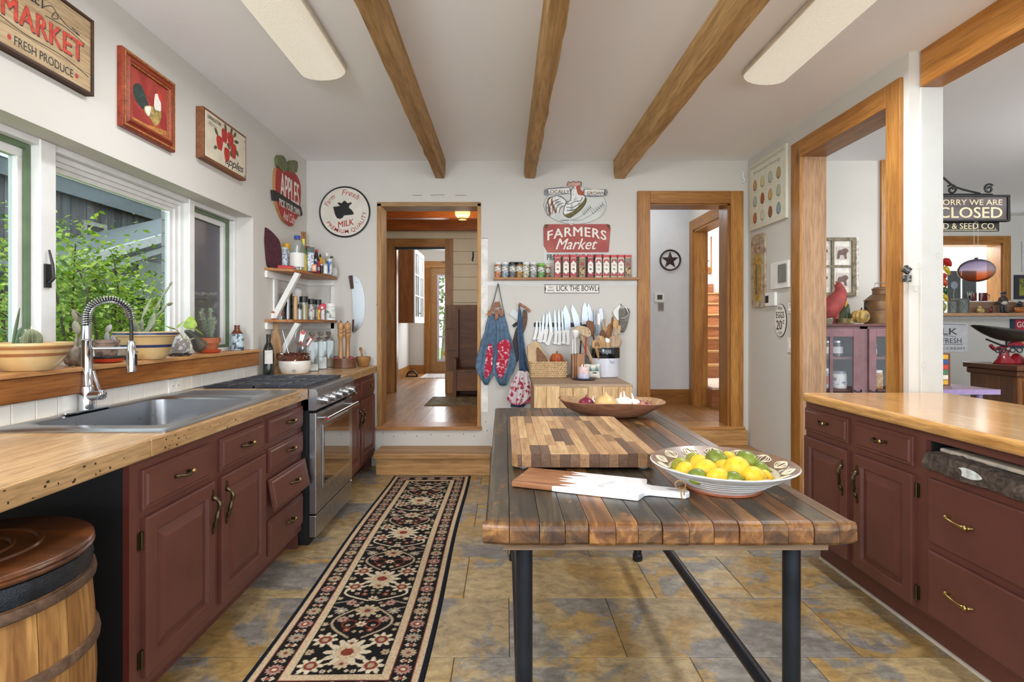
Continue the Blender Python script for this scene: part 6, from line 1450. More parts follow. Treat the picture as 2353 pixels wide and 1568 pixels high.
# --- spice shelf and jars
ss = thing('spice_shelf','long narrow pine spice shelf on the back wall','shelf',(.55,4.95,1.72),world=True)
B().box(-.102,1.218,4.895,4.992,1.713,1.735).build('board',wood('spice_board',(176,116,62),(212,156,96),'X',1,.4,.2),ss,bevel=.003)
B().box(-.09,1.215,4.978,4.994,1.68,1.7125).build('lip',M_white,ss)
z = 1.7355; gs = 'spice jars on the back wall shelf'
small = [(1144,'rusty orange',(206,132,90),c_wht,'first from the left doorway'),(1160.5,'pale blue',(150,176,190),c_wht,'second from the left doorway'),(1178,'dark grey',(110,112,114),c_blk,'third from the left doorway'),(1193.5,'golden brown',(176,132,66),c_blk,'with a wide black cap'),(1208.5,'cream and blue',(206,200,172),c_wht,'in the middle of the small jars'),(1225.5,'black and white',(170,172,170),c_wht,'next to the green one'),(1243.5,'bright green',(120,168,96),PL('lid_lime',(130,190,60)),'under the tin sign'),(1259,'little brown',(150,112,76),PL('lid_cream',(216,204,180)),'smallest of the small jars')]
for i,(px,nm,c,cap,wh) in enumerate(small):
    r,h_ = (.031,.14) if i < 6 else ((.032,.128) if i == 6 else (.021,.115))
    cont('spice_jar','%s spice jar, back wall shelf, %s' % (nm,wh),'jar',at(px,4.94,z),[('jar',spots('spj%d' % i,c,[int(v*.55) for v in c],55,.55,.4,.06),cylp(r,0,h_*.84)),('label_wrap',spots('spl%d' % i,(226,224,216),[int(v*.5) for v in c],70,.55),[(r*1.01,h_*.38),(r*1.02,h_*.38),(r*1.02,h_*.72),(r*1.01,h_*.72)]),('cap',cap,cylp(r*1.02,h_*.84,h_))],gs,18)
big = [(1281,'paprika red',(176,84,70)),(1300,'grey brown',(176,150,132)),(1317,'dark orange',(180,96,70)),(1337,'clear mixed pepper',(150,128,96)),(1356,'dark red',(120,56,48)),(1374.7,'white',(214,206,198)),(1392.5,'cream',(216,196,168)),(1410,'pale green',(176,178,160)),(1426,'light tan',(196,176,150)),(1442,'clear peppercorn',(140,120,100))]
ords = ('first of the ten red capped ones','second of the ten red capped ones','third of the ten red capped ones','fourth of the ten red capped ones','fifth of the ten red capped ones','sixth of the ten red capped ones','seventh of the ten red capped ones','eighth of the ten red capped ones','ninth of the ten red capped ones','last red capped one by the casing')
for i,(px,nm,c) in enumerate(big):
    e = thing('spice_bottle','%s spice bottle with red cap, %s' % (nm,ords[i]),'bottle',at(px,4.94,z),0,gs); s_ = .030
    B().prism(TOPP(0,0,0),rrect(-s_,s_,-.026,.026,.007,3),0,.176).build('bottle',spots('spb%d' % i,c,[int(v*.8) for v in c],50,.55,.25,.1),e,smooth=True)
    B().prism(TOPP(0,0,0),rrect(-s_-.001,s_+.001,-.027,.027,.007,3),.182,.204).build('cap',c_red,e,smooth=True); B().prism(TOPP(0,0,0),rrect(-s_+.004,s_-.004,-.022,.022,.006,3),.176,.182).build('collar',plain('clear_collar',(206,200,192),.3),e)
    pf = BW(0,0,-.0262)
    if i not in (3,9):
        shape(pf,[(-.024,.05),(0,.03),(.024,.05),(.024,.125),(0,.152),(-.024,.125)],0,.0008,'paper_label',M_whitep,e); shape(pf,[(-.024,.145),(-.024,.128),(0,.155),(.024,.128),(.024,.145),(.016,.165),(-.016,.165)],0,.001,'brand_patch',PL('patch_red',(166,36,48)),e)
        shape(pf,ell(.0,.075,.011,.008,10),.0008,.0014,'spice_picture',PL('spic%d' % i,[max(0,int(v*.75)) for v in c]),e); shape(pf,[(-.024,.048),(0,.028),(.024,.048),(.024,.012),(-.024,.012)],0,.0008,'red_foot',PL('patch_red',(166,36,48)),e)
        for k in range(2): shape(pf,[(-.012,.105+k*.008),(.012,.105+k*.008),(.012,.109+k*.008),(-.012,.109+k*.008)],.0008,.0014,'printed_line',PL('ink_red',(176,80,84)),e)
    else:
        shape(pf,ell(0,.12,.019,.017,14),0,.001,'brand_patch',PL('patch_red',(166,36,48)),e); shape(pf,rrect(-.022,.022,.02,.095,.004),0,.0008,'paper_label',spots('pep%d' % i,(196,170,130),(90,60,40),60,.5),e)
# --- knife strip and knives
def c8(a,c,y=4.985): return bp(1080+a/4.9,640+c/4.9,y)
ks = thing('knife_strip','black magnetic knife strip on the back wall','knife rack',(.5,4.99,1.3),world=True)
a0,a1 = c8(722,545),c8(1420,500); shape(pB,[(a0[0],a0[1]),(a1[0],a0[1]),(a1[0],a1[1]),(a0[0],a1[1])],0,.012,'bar',M_black,ks,bevel=.002)
for u in (a0[0]+.01,a1[0]-.01): B().ball(pB(u,(a0[1]+a1[1])/2,.0125),.004,8,6).build('screw',M_steel,ks)
M_blade = metal('blade_steel',(170,176,182),.34); M_wh = plain('white_handle',(240,240,238),.4,var=.02)
def knife(label,tip,jn,end,bw_,hw,curved=0,hmat=None,off=.0125,hook=True):
    t,j,e_ = (Vector(c8(*p)) for p in (tip,jn,end)); d = (t-j).normalized(); n = Vector((d.y,-d.x)); L = (t-j).length
    e = thing('kitchen_knife',label,'knife',(j.x,4.985,j.y),world=True,group='knives on the magnetic strip')
    pts = [j-n*bw_*.5,j+n*bw_*.5,j+d*L*.45+n*bw_*(.52+curved),j+d*L*.78+n*bw_*.34,t,j+d*L*.8-n*bw_*.42,j+d*L*.4-n*bw_*.5]
    shape(pB,[tuple(p) for p in pts],off,off+.003,'blade',M_blade,e)
    d2 = (e_-j).normalized(); n2 = Vector((d2.y,-d2.x)); L2 = (e_-j).length
    hp = [j-n2*hw*.55,j+n2*hw*.5,j+d2*L2*.2+n2*hw*.42,j+d2*L2*.75+n2*hw*.4,j+d2*L2*.93+n2*hw*(.75 if hook else .5),e_+n2*hw*.3,e_-n2*hw*.4,j+d2*L2*.8-n2*hw*.5,j+d2*L2*.3-n2*hw*.5]
    shape(pB,curve([tuple(p) for p in hp],3),off-.006,off+.012,'handle',hmat or M_wh,e,bevel=.003)
K = [((755,470),(748,575),(722,692),22,36),((788,468),(790,575),(768,690),18,30),((832,398),(818,580),(785,720),26,44),((872,380),(858,575),(838,722),26,44),((888,355),(915,605),(872,752),34,46),((952,345),(966,590),(960,742),28,40),((1000,342),(1006,592),(1006,748),28,40),((1036,345),(1052,588),(1056,738),30,42),((1072,296),(1096,585),(1105,748),72,42)]
KL = ('short paring knife, first on the strip by the aprons','thin paring knife, second on the strip','narrow boning knife, third on the strip','narrow boning knife, fourth on the strip','curved fillet knife, fifth on the strip','serrated utility knife, sixth on the strip','serrated utility knife, seventh on the strip','utility knife beside the wide chef knife','wide white handled chef knife, ninth on the strip')
for (t,j,e_,b_,h_),lb_ in zip(K,KL): knife(lb_,t,j,e_,b_/1220,h_/1220,.12 if b_ > 60 else .02)
K2 = [((1150,292),(1215,560),(1230,660),66,40,'broad chef knife leaning in the middle of the strip',M_wh),((1296,268),(1290,520),(1290,640),66,40,'pointed wide blade knife behind the wooden spoons',M_black),((1330,275),(1372,520),(1376,640),50,40,'curved bright blade knife behind the wooden spoons',M_wh),((1410,335),(1400,520),(1395,640),30,30,'straight pale blade knife behind the crock utensils',M_wh)]
for t,j,e_,b_,h_,lb_,hm in K2: knife(lb_,t,j,e_,b_/1220,h_/1220,.08,hm)
# --- aprons, cloths and tools on hooks
def c3(a,c,y=4.985): return bp(1085+a/5.227,640+c/5.227,y)
M_den = plain('denim',(92,116,140),.9,var=.14,vs=26,bmp=.3); M_den2 = plain('denim_dark',(70,92,122),.9,var=.14,vs=26,bmp=.3); M_leather = plain('leather_tan',(150,96,66),.6,var=.15,vs=30)
def drape(rows,y0,mat,name,parent,folds=4,amp=.018,ph=0,nu=22,th=.003):
    ys = [r[0] for r in rows]; nv = 16; vs = []; fs = []
    for j in range(nv+1):
        c = ys[0]+(ys[-1]-ys[0])*j/nv; k = max(i for i in range(len(rows)-1) if rows[i][0] <= c+1e-6); f = (c-rows[k][0])/(rows[k+1][0]-rows[k][0]); f = f*f*(3-2*f)
        l = rows[k][1]+(rows[k+1][1]-rows[k][1])*f; r = rows[k][2]+(rows[k+1][2]-rows[k][2])*f
        for i in range(nu+1):
            t = i/nu; u,v = c3(l+(r-l)*t,c); bulge = .022*math.sin(PI*t)*min(1,(j+2)/nv)
            vs.append(pB(u,v,y0+bulge+amp*(.5+.5*math.sin(2*PI*folds*t+ph+.25*j*.2))*min(1,(j+1)/6)))
    for j in range(nv):
        for i in range(nu): a = j*(nu+1)+i; fs.append((a,a+1,a+nu+2,a+nu+1))
    return B().add(vs,fs).build(name,mat,parent,smooth=True,solid=th)
a1_ = thing('denim_apron','blue denim apron with red bandanas hung beside the left doorway','apron',(-.1,4.97,1.2),world=True)
drape([(430,195,275),(600,160,292),(800,100,292),(1000,46,300),(1080,40,285),(1180,90,240),(1275,150,188)],.02,M_den,'left_panel',a1_,3)
drape([(430,268,388),(600,298,430),(800,290,490),(1000,258,532),(1100,240,500),(1200,282,440),(1282,330,410)],.024,M_den,'right_panel',a1_,3,ph=1)
B().tube([pB(*c3(312,55),.012),pB(*c3(262,260),.016),pB(*c3(200,440),.03)],.008,6,flat=.4).tube([pB(*c3(312,55),.012),pB(*c3(350,260),.016),pB(*c3(388,440),.03)],.008,6,flat=.4).build('strap',plain('olive_strap',(74,84,76),.9),a1_,smooth=True)
for q in ([(265,290),(325,278),(345,345),(262,350)],[(232,330),(275,325),(262,400),(215,395)],[(200,385),(255,420),(215,462),(178,440)],[(318,362),(355,358),(380,450),(340,468)],[(275,380),(312,375),(318,480),(272,505)]):
    shape(pB,[c3(*p) for p in q],.042,.050,'leather_tab',M_leather,a1_,bevel=.003)
M_band = spots('bandana_red',(178,34,62),(236,210,216),34,.6,.9,.06)
for q,w0 in (([(210,780),(248,830),(245,1010),(235,1100),(175,1200),(150,1160),(155,1030),(175,880)],.048),([(305,790),(400,730),(462,790),(440,960),(390,1130),(340,1195),(310,1150),(290,1030),(312,900)],.056)): shape(pB,curve([c3(*p) for p in q],3),w0,w0+.008,'bandana',M_band,a1_,bevel=.003)
B().cyl(pB(*c3(312,60),0),pB(*c3(312,60),.02),.004,n=8).build('loop_ring',M_iron,a1_)
a2_ = thing('denim_apron','narrow twisted denim apron hung next to the knives','apron',(.05,4.97,1.1),world=True)
drape([(370,556,584),(520,545,602),(680,540,612),(850,552,632),(1000,560,660),(1120,566,690)],.03,M_den2,'bib',a2_,2,.015)
drape([(1380,500,700),(1460,470,672),(1540,462,620)],.03,plain('navy_cloth',(52,66,96),.9),'hem',a2_,2,.012)
B().tube([pB(*c3(566,330),.01),pB(*c3(562,400),.03)],.006,6).build('neck_loop',plain('olive_strap',(74,84,76),.9),a2_)
B().tube([pB(*c3(640,950),.045),pB(*c3(690,1120),.05),pB(*c3(708,1290),.045)],.005,6).build('tie_cord',plain('grey_cord',(110,112,108),.9),a2_)
sw_ = thing('strawberry_cloth','white cloth printed with red strawberries hung over the narrow apron','cloth',(.05,4.95,.9),world=True)
drape([(1105,548,662),(1180,500,690),(1290,450,722),(1380,432,722),(1440,418,718),(1505,490,600)],.060,spots('strawberry_print',(236,226,230),(196,50,66),26,.56,.9,.03,(150,60,110)),'cloth',sw_,4,.02)
drape([(1440,420,715),(1465,440,700),(1508,492,598)],.062,plain('pink_hem',(206,120,140),.9),'hem',sw_,4,.02)
cl_ = thing('meat_cleaver','grey steel cleaver hanging behind the narrow apron','cleaver',(0,4.99,1.4),world=True)
shape(pB,[c3(*p) for p in ((438,425),(488,370),(658,485),(612,552))],.004,.008,'blade',metal('old_steel',(150,152,150),.4),cl_); shape(pB,[c3(*p) for p in ((480,560),(540,520),(560,545),(500,590))],.002,.016,'handle',M_black,cl_,bevel=.003)
hs_ = thing('hand_sickle','wood handled curved cutter in a brown leather sheath by the aprons','cutter',(.05,4.99,1.4),world=True)
B().tube(curve([pB(*c3(p,q),.026) for p,q in ((560,305),(610,330),(660,365),(692,400))],4,False),[.013,.014,.012,.011,.011,.011,.012,.012,.012,.013,.014,.016,.013],10).build('handle',wood('worn_handle',(168,116,86),(196,146,112),'X',1,.5,0),hs_,smooth=True)
shape(pB,curve([c3(*p) for p in ((612,385),(655,400),(662,500),(640,600),(605,672),(585,640),(600,520))],4),.010,.018,'sheath',plain('dark_leather',(92,66,48),.6,var=.2,vs=30),hs_,bevel=.003)
dl = thing('leather_sheath','long dark leather strap hanging behind the narrow apron','strap',(0,4.99,1.2),world=True)
shape(pB,curve([c3(*p) for p in ((530,600),(556,640),(548,820),(560,960),(530,1000),(500,900),(488,760))],4),.004,.012,'strap',plain('black_leather',(58,48,42),.6,var=.2,vs=30),dl,bevel=.003); B().cyl(pB(*c3(543,640),.012),pB(*c3(543,640),.015),.006,n=8).build('rivet',M_brass,dl)
tp = thing('tin_scoop','grey tin grater scoop hung on a nail near the right doorway','scoop',(1.1,4.99,1.4),world=True)
def c2(a,c,y=4.985): return bp(1330+a/13.07,690+c/13.07,y)
shape(pB,curve([c2(*p) for p in ((1200,300),(1300,250),(1500,280),(1470,600),(1350,955),(1220,900),(1200,600))],3),.01,.05,'scoop',spots('old_tin',(120,112,100),(72,64,54),20,.5,.4,.15),tp,bevel=.006)
shape(pB,curve([c2(*p) for p in ((1230,120),(1290,130),(1200,300),(1200,600),(1130,580),(1020,380),(1080,260))],3),.008,.03,'paper_sleeve',M_white,tp,bevel=.004); B().tube([pB(*c2(1240,150),.03),pB(*c2(1400,250),.05),pB(*c2(1470,420),.055),pB(*c2(1350,540),.055),pB(*c2(1230,540),.05)],.003,6).build('wire_handle',M_steel,tp,smooth=True)
nl = B().cyl(pB(*c2(1255,135),0),pB(*c2(1255,135),.03),.004,n=8).ball(pB(*c2(1255,135),.032),.006,8,6).build('wall_nail',M_iron); tag(nl,'black nail head holding the tin scoop','nail')
# --- things on the butcher block
z = BZ+.0006
bk = thing('woven_basket','rectangular woven seagrass basket on the butcher block','basket',(.375,4.735,z)); M_grass_ = plain('seagrass',(196,164,122),.85,var=.16,vs=50,bmp=.5)
for k in range(8):
    w_ = .150+.0012*k; d_ = .092; B().tube([(x_,y_,.009+k*.0172) for x_,y_ in rrect(-w_,w_,-d_,d_,.02,3)],.0098,6,closed=True).build('rope_row',M_grass_,bk,smooth=True)
B().box(-.145,.145,-.085,.085,.002,.008).build('base',M_grass_,bk)
wv = B()
for k in range(8):
    for i in range(14):
        x_ = -.145+i*.0215+(k % 2)*.01; wv.tube([(x_,-.103,.004+k*.0172),(x_+.014,-.1035,.017+k*.0172)],[.003,.0045],4)
wv.build('weave',plain('seagrass_light',(212,184,144),.85,var=.1),bk)['kind'] = 'stuff'
e = thing('bread_bag','open paper bag of sliced brown bread in the basket','bag',(.30,4.745,z+.01)); pq = plane((0,0,0),(1,.0,0),(-.28,.1,1))
B().prism(pq,[(-.075,.0),(.085,.0),(.125,.12),(.11,.17),(.075,.285),(.04,.30),(-.03,.26),(-.06,.15)],-.045,.04).build('paper',plain('kraft_paper',(196,168,132),.8,var=.06,vs=20),e,bevel=.008)
B().prism(pq,curve([(.0,.02),(.08,.02),(.11,.13),(.09,.19),(.05,.245),(.02,.15)],3),.040,.052).build('loaf_slice',plain('crumb',(128,92,66),.9,var=.15,vs=60),e,bevel=.004)
B().prism(pq,[(-.025,.02),(.01,.02),(.0,.1),(-.02,.12)],.052,.054).build('clear_window',plain('cellophane',(206,210,222),.15),e)
e = thing('round_loaf','small orange ribbed pumpkin in the basket','pumpkin',(.452,4.72,z+.155))
def ribbed(R,hh,nrib,mat,nm,e,sub=40,amp=.12):
    vs = []; fs = []; m = 10
    for j in range(m+1):
        t = PI*j/m
        for i in range(sub): a = 2*PI*i/sub; q = R*math.sin(t)*(1-amp*abs(math.cos(nrib*a/2))**4) if 0 < j < m else .001; vs.append((q*math.cos(a),q*math.sin(a),-hh*math.cos(t)*(1-.12*(abs(math.sin(t)) < .5))))
    for j in range(m):
        for i in range(sub): fs.append((j*sub+i,j*sub+(i+1) % sub,(j+1)*sub+(i+1) % sub,(j+1)*sub+i))
    B().add(vs,fs).build(nm,mat,e,smooth=True)
ribbed(.058,.058,9,spots('pumpkin_skin',(196,96,36),(150,62,28),14,.5,.5,.15),'flesh',e); B().cyl((0,0,.045),(.005,.0,.07),.007,.005,8).build('stem',plain('stem_brown',(120,96,60),.8),e)
kb = thing('knife_block','tan slatted wooden knife block beside the candle','knife block',(.635,4.66,z),0); M_kb = wood('block_cork',(158,112,80),(186,140,104),'Z',1.5,.6,0)
for i,(a,c) in enumerate(((-.062,-.042),(-.038,-.026),(-.022,.046))): B().box(a,c,-.05,.05,0,.20+.003*i).build('slab',M_kb,kb,bevel=.002)
B().box(.048,.068,-.04,.05,0,.195).build('dark_slab',plain('charcoal_slab',(52,54,58),.5),kb)
for lbl_,dx,tilt,mat,L in (('white round knobbed sharpening steel in the knife block',-.03,-.02,M_wh,.145),('white handled knife standing in the knife block, by the knives',-.053,.0,M_wh,.125),('black handled knife in the knife block',.012,.06,M_black,.12),('red handled knife in the knife block',.056,.05,c_red,.15)):
    e = thing('block_knife',lbl_,'knife',(.635+dx,4.655,z+.2)); M = Matrix.Rotation(tilt,4,'Y')
    B().tube([tuple(M @ Vector(p)) for p in ((0,0,.006),(0,0,.03),(0,0,L*.8),(0,0,L))],[.008,.0095,.008,.009],8,flat=.7).build('handle',mat,e,smooth=True)
    B().cyl((0,0,-.0),tuple(M @ Vector((0,0,.008))),.004,n=6).build('bolster',M_steel,e)
    if 'knobbed' in lbl_: B().lathe([(.012,.145),(.02,.16),(.032,.18),(.034,.195),(.022,.21),(0,.214)],14).build('knob',M_wh,e,smooth=True)
cd = thing('candle','pink and lilac layered candle on the butcher block','candle',(.652,4.49,z+.0105))
B().lathe([(.045,0),(.047,.004),(.047,.04)],24).build('lilac_layer',plain('lilac_wax',(204,200,222),.5,var=.08,vs=50),cd,smooth=True); B().lathe([(.047,.0405),(.047,.09),(.042,.096),(.015,.088),(0,.088)],24).build('pink_layer',plain('pink_wax',(226,196,190),.5,var=.08,vs=50),cd,smooth=True)
fl_ = newmat('candle_flame'); fl_[2].inputs['Emission Color'].default_value = lin((255,226,170)); fl_[2].inputs['Emission Strength'].default_value = 2.5
for dx in (-.012,.010): B().cyl((dx,-.01,.088),(dx,-.01,.098),.0015,n=6).build('wick',M_black,cd); B().ball((dx,-.01,.106),(.0035,.0035,.010),8,8).build('flame',fl_[0],cd)
cont('candle_plate','thin dark slate plate under the candle','plate',(.655,4.49,z),[('plate',plain('dark_slate',(44,46,52),.5),[(.07,0),(.094,.004),(.098,.008),(.09,.0075),(0,.007)])],None,28)
pi = thing('balsam_pillow','little cream pillow printed with teal trees leaning on the crock','pillow',(.745,4.575,z)); pq = plane((0,0,.0),(1,0,0),(0,.16,.99))
gx,gy = 10,10; vs = []; fs = []
for side in (1,-1):
    for j in range(gy+1):
        for i in range(gx+1):
            u,v = i/gx*2-1,j/gy*2-1; pinch = 1-.12*(1-u*u)*abs(v)**3; pinch2 = 1-.12*(1-v*v)*abs(u)**3; vs.append(pq(u*.062*pinch2,.064+v*.062*pinch,side*.02*(1-u**4)*(1-v**4)))
k = (gx+1)*(gy+1)
for sgn,o in ((1,0),(-1,k)):
    for j in range(gy):
        for i in range(gx): a = o+j*(gx+1)+i; fs.append((a,a+1,a+gx+2,a+gx+1))
B().add(vs,fs).build('cushion',plain('cotton',(226,222,208),.9,var=.04),pi,smooth=True)
for i,(u,h_) in enumerate(((-.036,.04),(-.024,.05),(-.012,.032),(.002,.026),(.016,.036),(.028,.052),(.04,.044))): shape(pq,[(u-.006,.06),(u+.006,.06),(u+.001,.06+h_),(u-.001,.06+h_)],.0205,.0215,'printed_tree',plain('teal_print',(60,110,112),.8),pi)
shape(pq,curve([(-.01,.046),(.012,.052),(.036,.046),(.012,.04)],4),.0205,.0215,'printed_canoe',M_blackp,pi)
ck = cont('utensil_crock','white stoneware crock with black rim full of wooden spoons','crock',(.879,4.765,z),[('base',plain('cool_glaze',(214,214,224),.2,var=.03,coat=.4),[(.122,0),(.129,.005),(.131,.165)]),('rim_band',plain('black_glaze',(20,22,28),.08,coat=.8),[(.131,.165),(.133,.17),(.133,.25),(.128,.262),(.118,.26),(.115,.24)]),('rim_edge',plain('tan_edge',(176,150,120),.6),[(.1295,.2575),(.130,.266),(.118,.268),(.117,.258)])],None,40)
shape(BW(0,0,-.130),curve([(.02,.15),(.03,.132),(.05,.128),(.058,.145),(.05,.14),(.035,.14)],3),.0,.004,'maker_mark',plain('blue_mark',(150,160,186),.4),ck)
def W(n,a,c,ax='Z'): return wood(n,a,c,ax,1.2,.5,.1)
W1,W2,W3 = W('spoon_light',(196,150,96),(222,182,130)),W('spoon_mid',(160,106,56),(196,142,84)),W('spoon_dark',(106,62,34),(142,90,52))
def flat_u(name,label,cat,pts,y,mat,th=.012,extra=None,n=4,stem=None):
    e = thing(name,label,cat,(pts[0][0],y,z+.2),world=False); e.location = (0,0,0); WORLD[e.name] = Vector((0,0,0)); p = BW(0,0,y)
    shape(p,curve(pts,n),-th/2,th/2,'head',mat,e,bevel=.003)
    if stem: B().tube([(stem[0][0],y,stem[0][1]),(stem[1][0],y+.01,stem[1][1])],stem[2] if len(stem) > 2 else .007,8).build('handle',mat,e,smooth=True)
    if extra: extra(e,p)
    return e
def cc2(pts,y): return [c2(a,c,y) for a,c in pts]
cb = (.879,BZ+.10)
def stem_to(p,y,r=.007): q = c2(*p,y); return (q,(cb[0]+(q[0]-cb[0])*.5,cb[1]),r)
flat_u('wooden_paddle','round headed brown wooden paddle in the crock','spoon',cc2([(230,640),(350,620),(450,700),(490,850),(470,1020),(390,1050),(330,950),(250,800)],4.80),4.80,W3,.02,stem=stem_to((430,1040),4.80))
flat_u('carved_ladle','pale carved wooden ladle with a knotted head beside the crock','ladle',cc2([(-180,900),(-60,790),(80,770),(260,830),(350,950),(340,1080),(240,1110),(120,1060),(-40,1000),(-150,960)],4.70),4.70,W('pale_carved',(206,178,140),(226,202,168)),.05,lambda e,p: [shape(p,ell(*c2(a,c,4.70),.005,.004,8),.02,.026,'carved_mark',W3,e) for a,c in ((120,840),(270,900),(300,1000))],stem=stem_to((60,1040),4.70,.02))
flat_u('blue_handled_spreader','white spreader with blue grey handle in the crock','spreader',cc2([(560,430),(600,405),(640,430),(640,720),(570,720)],4.83),4.83,M_wh,.006,lambda e,p: shape(p,cc2([(500,740),(580,730),(580,1060),(505,1060)],4.83),-.008,.01,'grip',plain('blue_grip',(110,142,160),.5),e,bevel=.003),stem=stem_to((560,1050),4.83))
flat_u('grey_spatula','long grey metal spatula at the back of the crock','spatula',cc2([(600,260),(710,255),(740,560),(660,700),(620,500)],4.86),4.86,metal('grey_alloy',(168,168,174),.35),.005,n=2,stem=stem_to((680,690),4.86))
flat_u('wooden_spoon','small wooden spoon with yellow bowl in the crock','spoon',cc2([(690,830),(760,790),(740,600),(770,575),(800,600),(800,790),(855,830),(830,920),(760,930)],4.79),4.79,W1,.014,stem=stem_to((780,920),4.79))
flat_u('wooden_spoon','dark cherry wooden spoon low in the crock','spoon',cc2([(620,1050),(650,930),(720,900),(800,1000),(800,1110),(700,1120)],4.77),4.77,W3,.016,stem=stem_to((720,1110),4.77))
flat_u('wooden_turner','large brown wooden turner in the crock','turner',cc2([(810,1090),(860,780),(960,690),(980,540),(1040,490),(1050,700),(1000,1000),(940,1120)],4.81),4.81,W2,.012,stem=stem_to((890,1110),4.81,.012))
flat_u('wooden_spoon','tall honey coloured wooden spoon in the crock','spoon',cc2([(1020,720),(1050,620),(1120,590),(1180,640),(1180,740),(1120,840),(1080,860),(1040,830)],4.76),4.76,W1,.014,stem=stem_to((1070,850),4.76))
flat_u('wooden_spoon','slim tan wooden spoon on the right of the crock','spoon',cc2([(1170,800),(1200,750),(1250,780),(1260,860),(1220,1000),(1160,1010)],4.75),4.75,W1,.012,stem=stem_to((1190,1000),4.75))
flat_u('butter_stamp','square wooden butter stamp with carved swirl at the front of the crock','stamp',cc2([(410,1220),(500,1190),(620,1200),(660,1300),(640,1440),(420,1440),(390,1330)],4.66),4.66,W1,.03,lambda e,p: [shape(p,stroke(curve([c2(a+dx,c+dy,4.66) for a,c in ((460,1330),(520,1280),(590,1290),(600,1340))],4,False),.004),.0155,.018,'carved_swirl',W3,e) for dx,dy in ((0,0),(10,40),(0,80))],n=3,stem=stem_to((520,1440),4.66,.014))
flat_u('wooden_spatula','broad pale wooden spatula at the front of the crock','spatula',cc2([(580,1090),(700,1080),(770,1150),(800,1350),(790,1450),(690,1450),(660,1250)],4.68),4.68,W1,.010,stem=stem_to((730,1440),4.68))
flat_u('pastry_brush','white bristled pastry brush in the crock','brush',cc2([(790,1160),(850,1140),(920,1180),(910,1280),(820,1280)],4.69),4.69,M_wh,.02,lambda e,p: shape(p,cc2([(815,1270),(915,1270),(940,1440),(800,1440)],4.69),-.01,.012,'ferrule',W1,e,bevel=.003),stem=stem_to((870,1430),4.69))
flat_u('dough_scoop','big pale wooden scoop on the right of the crock','scoop',cc2([(910,1130),(1060,1060),(1200,1080),(1250,1150),(1240,1300),(1150,1420),(1000,1440),(930,1380)],4.71),4.71,W('scoop_pale',(186,156,126),(210,184,154)),.045,stem=stem_to((1060,1430),4.71,.02))
flat_u('dough_scoop','second pale wooden scoop at the right edge of the crock','scoop',cc2([(1210,1160),(1270,1190),(1285,1270),(1250,1360),(1180,1400),(1170,1280)],4.74),4.74,MATS['scoop_pale'],.03,stem=stem_to((1210,1390),4.74,.012))
# ================================================================== TABLE TOP
TT = TZ+.0008
cbd = thing('chopping_board','thick end grain chopping board with walnut and maple staves on the table','chopping board',(.258,2.11,TT)); rb = random.Random(12)
CBM = [wood('stave%d' % i,d,l,'Y',1.6,.42,0) for i,(d,l) in enumerate((((176,134,92),(208,166,118)),((120,90,64),(156,120,88)),((150,114,80),(186,146,106)),((196,156,108),(226,188,138)),((92,68,52),(124,94,72))))]
wX,wY,zb,zt = .235,.357,.010,.055; ncol = 15; cw = 2*wX/ncol
for i in range(ncol):
    y = -wY; x0,x1 = -wX+i*cw+.0004,-wX+(i+1)*cw-.0004
    while y < wY-.01:
        L = rb.choice((.12,.18,.24,.3)); y1 = min(wY,y+L)
        if wY-y1 < .06: y1 = wY
        b = B()
        m_ = rb.choice((0,0,0,1,2,2,3,3,3,4))
        if (i in (0,ncol-1)) and (y == -wY or y1 == wY):
            c = .018; xs_ = [(x0,y),(x1,y),(x1,y1),(x0,y1)]
            if i == 0: xs_ = ([(x0,y+c),(x0+c,y)] if y == -wY else [(x0,y)])+[(x1,y),(x1,y1)]+([(x0+c,y1),(x0,y1-c)] if y1 == wY else [(x0,y1)])
            else: xs_ = [(x0,y)]+([(x1-c,y),(x1,y+c)] if y == -wY else [(x1,y)])+([(x1,y1-c),(x1-c,y1)] if y1 == wY else [(x1,y1)])+[(x0,y1)]
            b.prism(TOPP(0,0,0),xs_,zb,zt)
        else: b.box(x0,x1,y+.0002,y1-.0002,zb,zt)
        b.build('stave',CBM[m_],cbd); y = y1
for i in range(ncol):
    c = .018; B().box(-wX+i*cw+.0004+(c if i == 0 else 0),-wX+(i+1)*cw-.0004-(c if i == ncol-1 else 0),-wY-.0025,-wY-.0002,zb,zt-.003).build('end_stave',(CBM[4],CBM[1],CBM[4],CBM[2])[(i*7+i//3) % 4],cbd)
for sx_ in (-1,1):
    for sy_ in (-1,1): B().lathe([(.012,0),(.016,.002),(.016,.0102)],12,T(sx_*.195,sy_*.33,0)).build('foot',plain('clear_foot',(120,140,156),.3),cbd)
mb = thing('marble_board','white marble and acacia paddle board lying on the table','serving board',(.222,1.585,TT),math.radians(-21)); pT = TOPP(0,0,0)
w2 = .083; zig = [(-.065,-w2),(-.012,-w2+.012),(-.05,-w2+.022),(.0,-w2+.045),(-.06,-w2+.058),(-.03,-w2+.075),(-.07,-.0),(-.02,.012),(-.065,.028),(.015,.05),(-.045,.055),(-.02,.07),(-.055,w2)]
def marble():
    m,nt,b = newmat('marble'); f = noise(nt,coords(nt,rnd=False),7,5,.6,2.2)
    nt.links.new(ramp(nt,f,[(.3,(206,206,210)),(.42,(236,236,238)),(.6,(240,240,242)),(.68,(212,213,218))]),b.inputs['Base Color']); b.inputs['Roughness'].default_value = .25; b.inputs['Coat Weight'].default_value = .3; return m
shape(pT,[(-.185,-w2),*zig,(-.185,w2)],.001,.016,'acacia_end',wood('acacia',(132,84,52),(176,124,84),'X',1.4,.4,.2),mb,bevel=.0015)
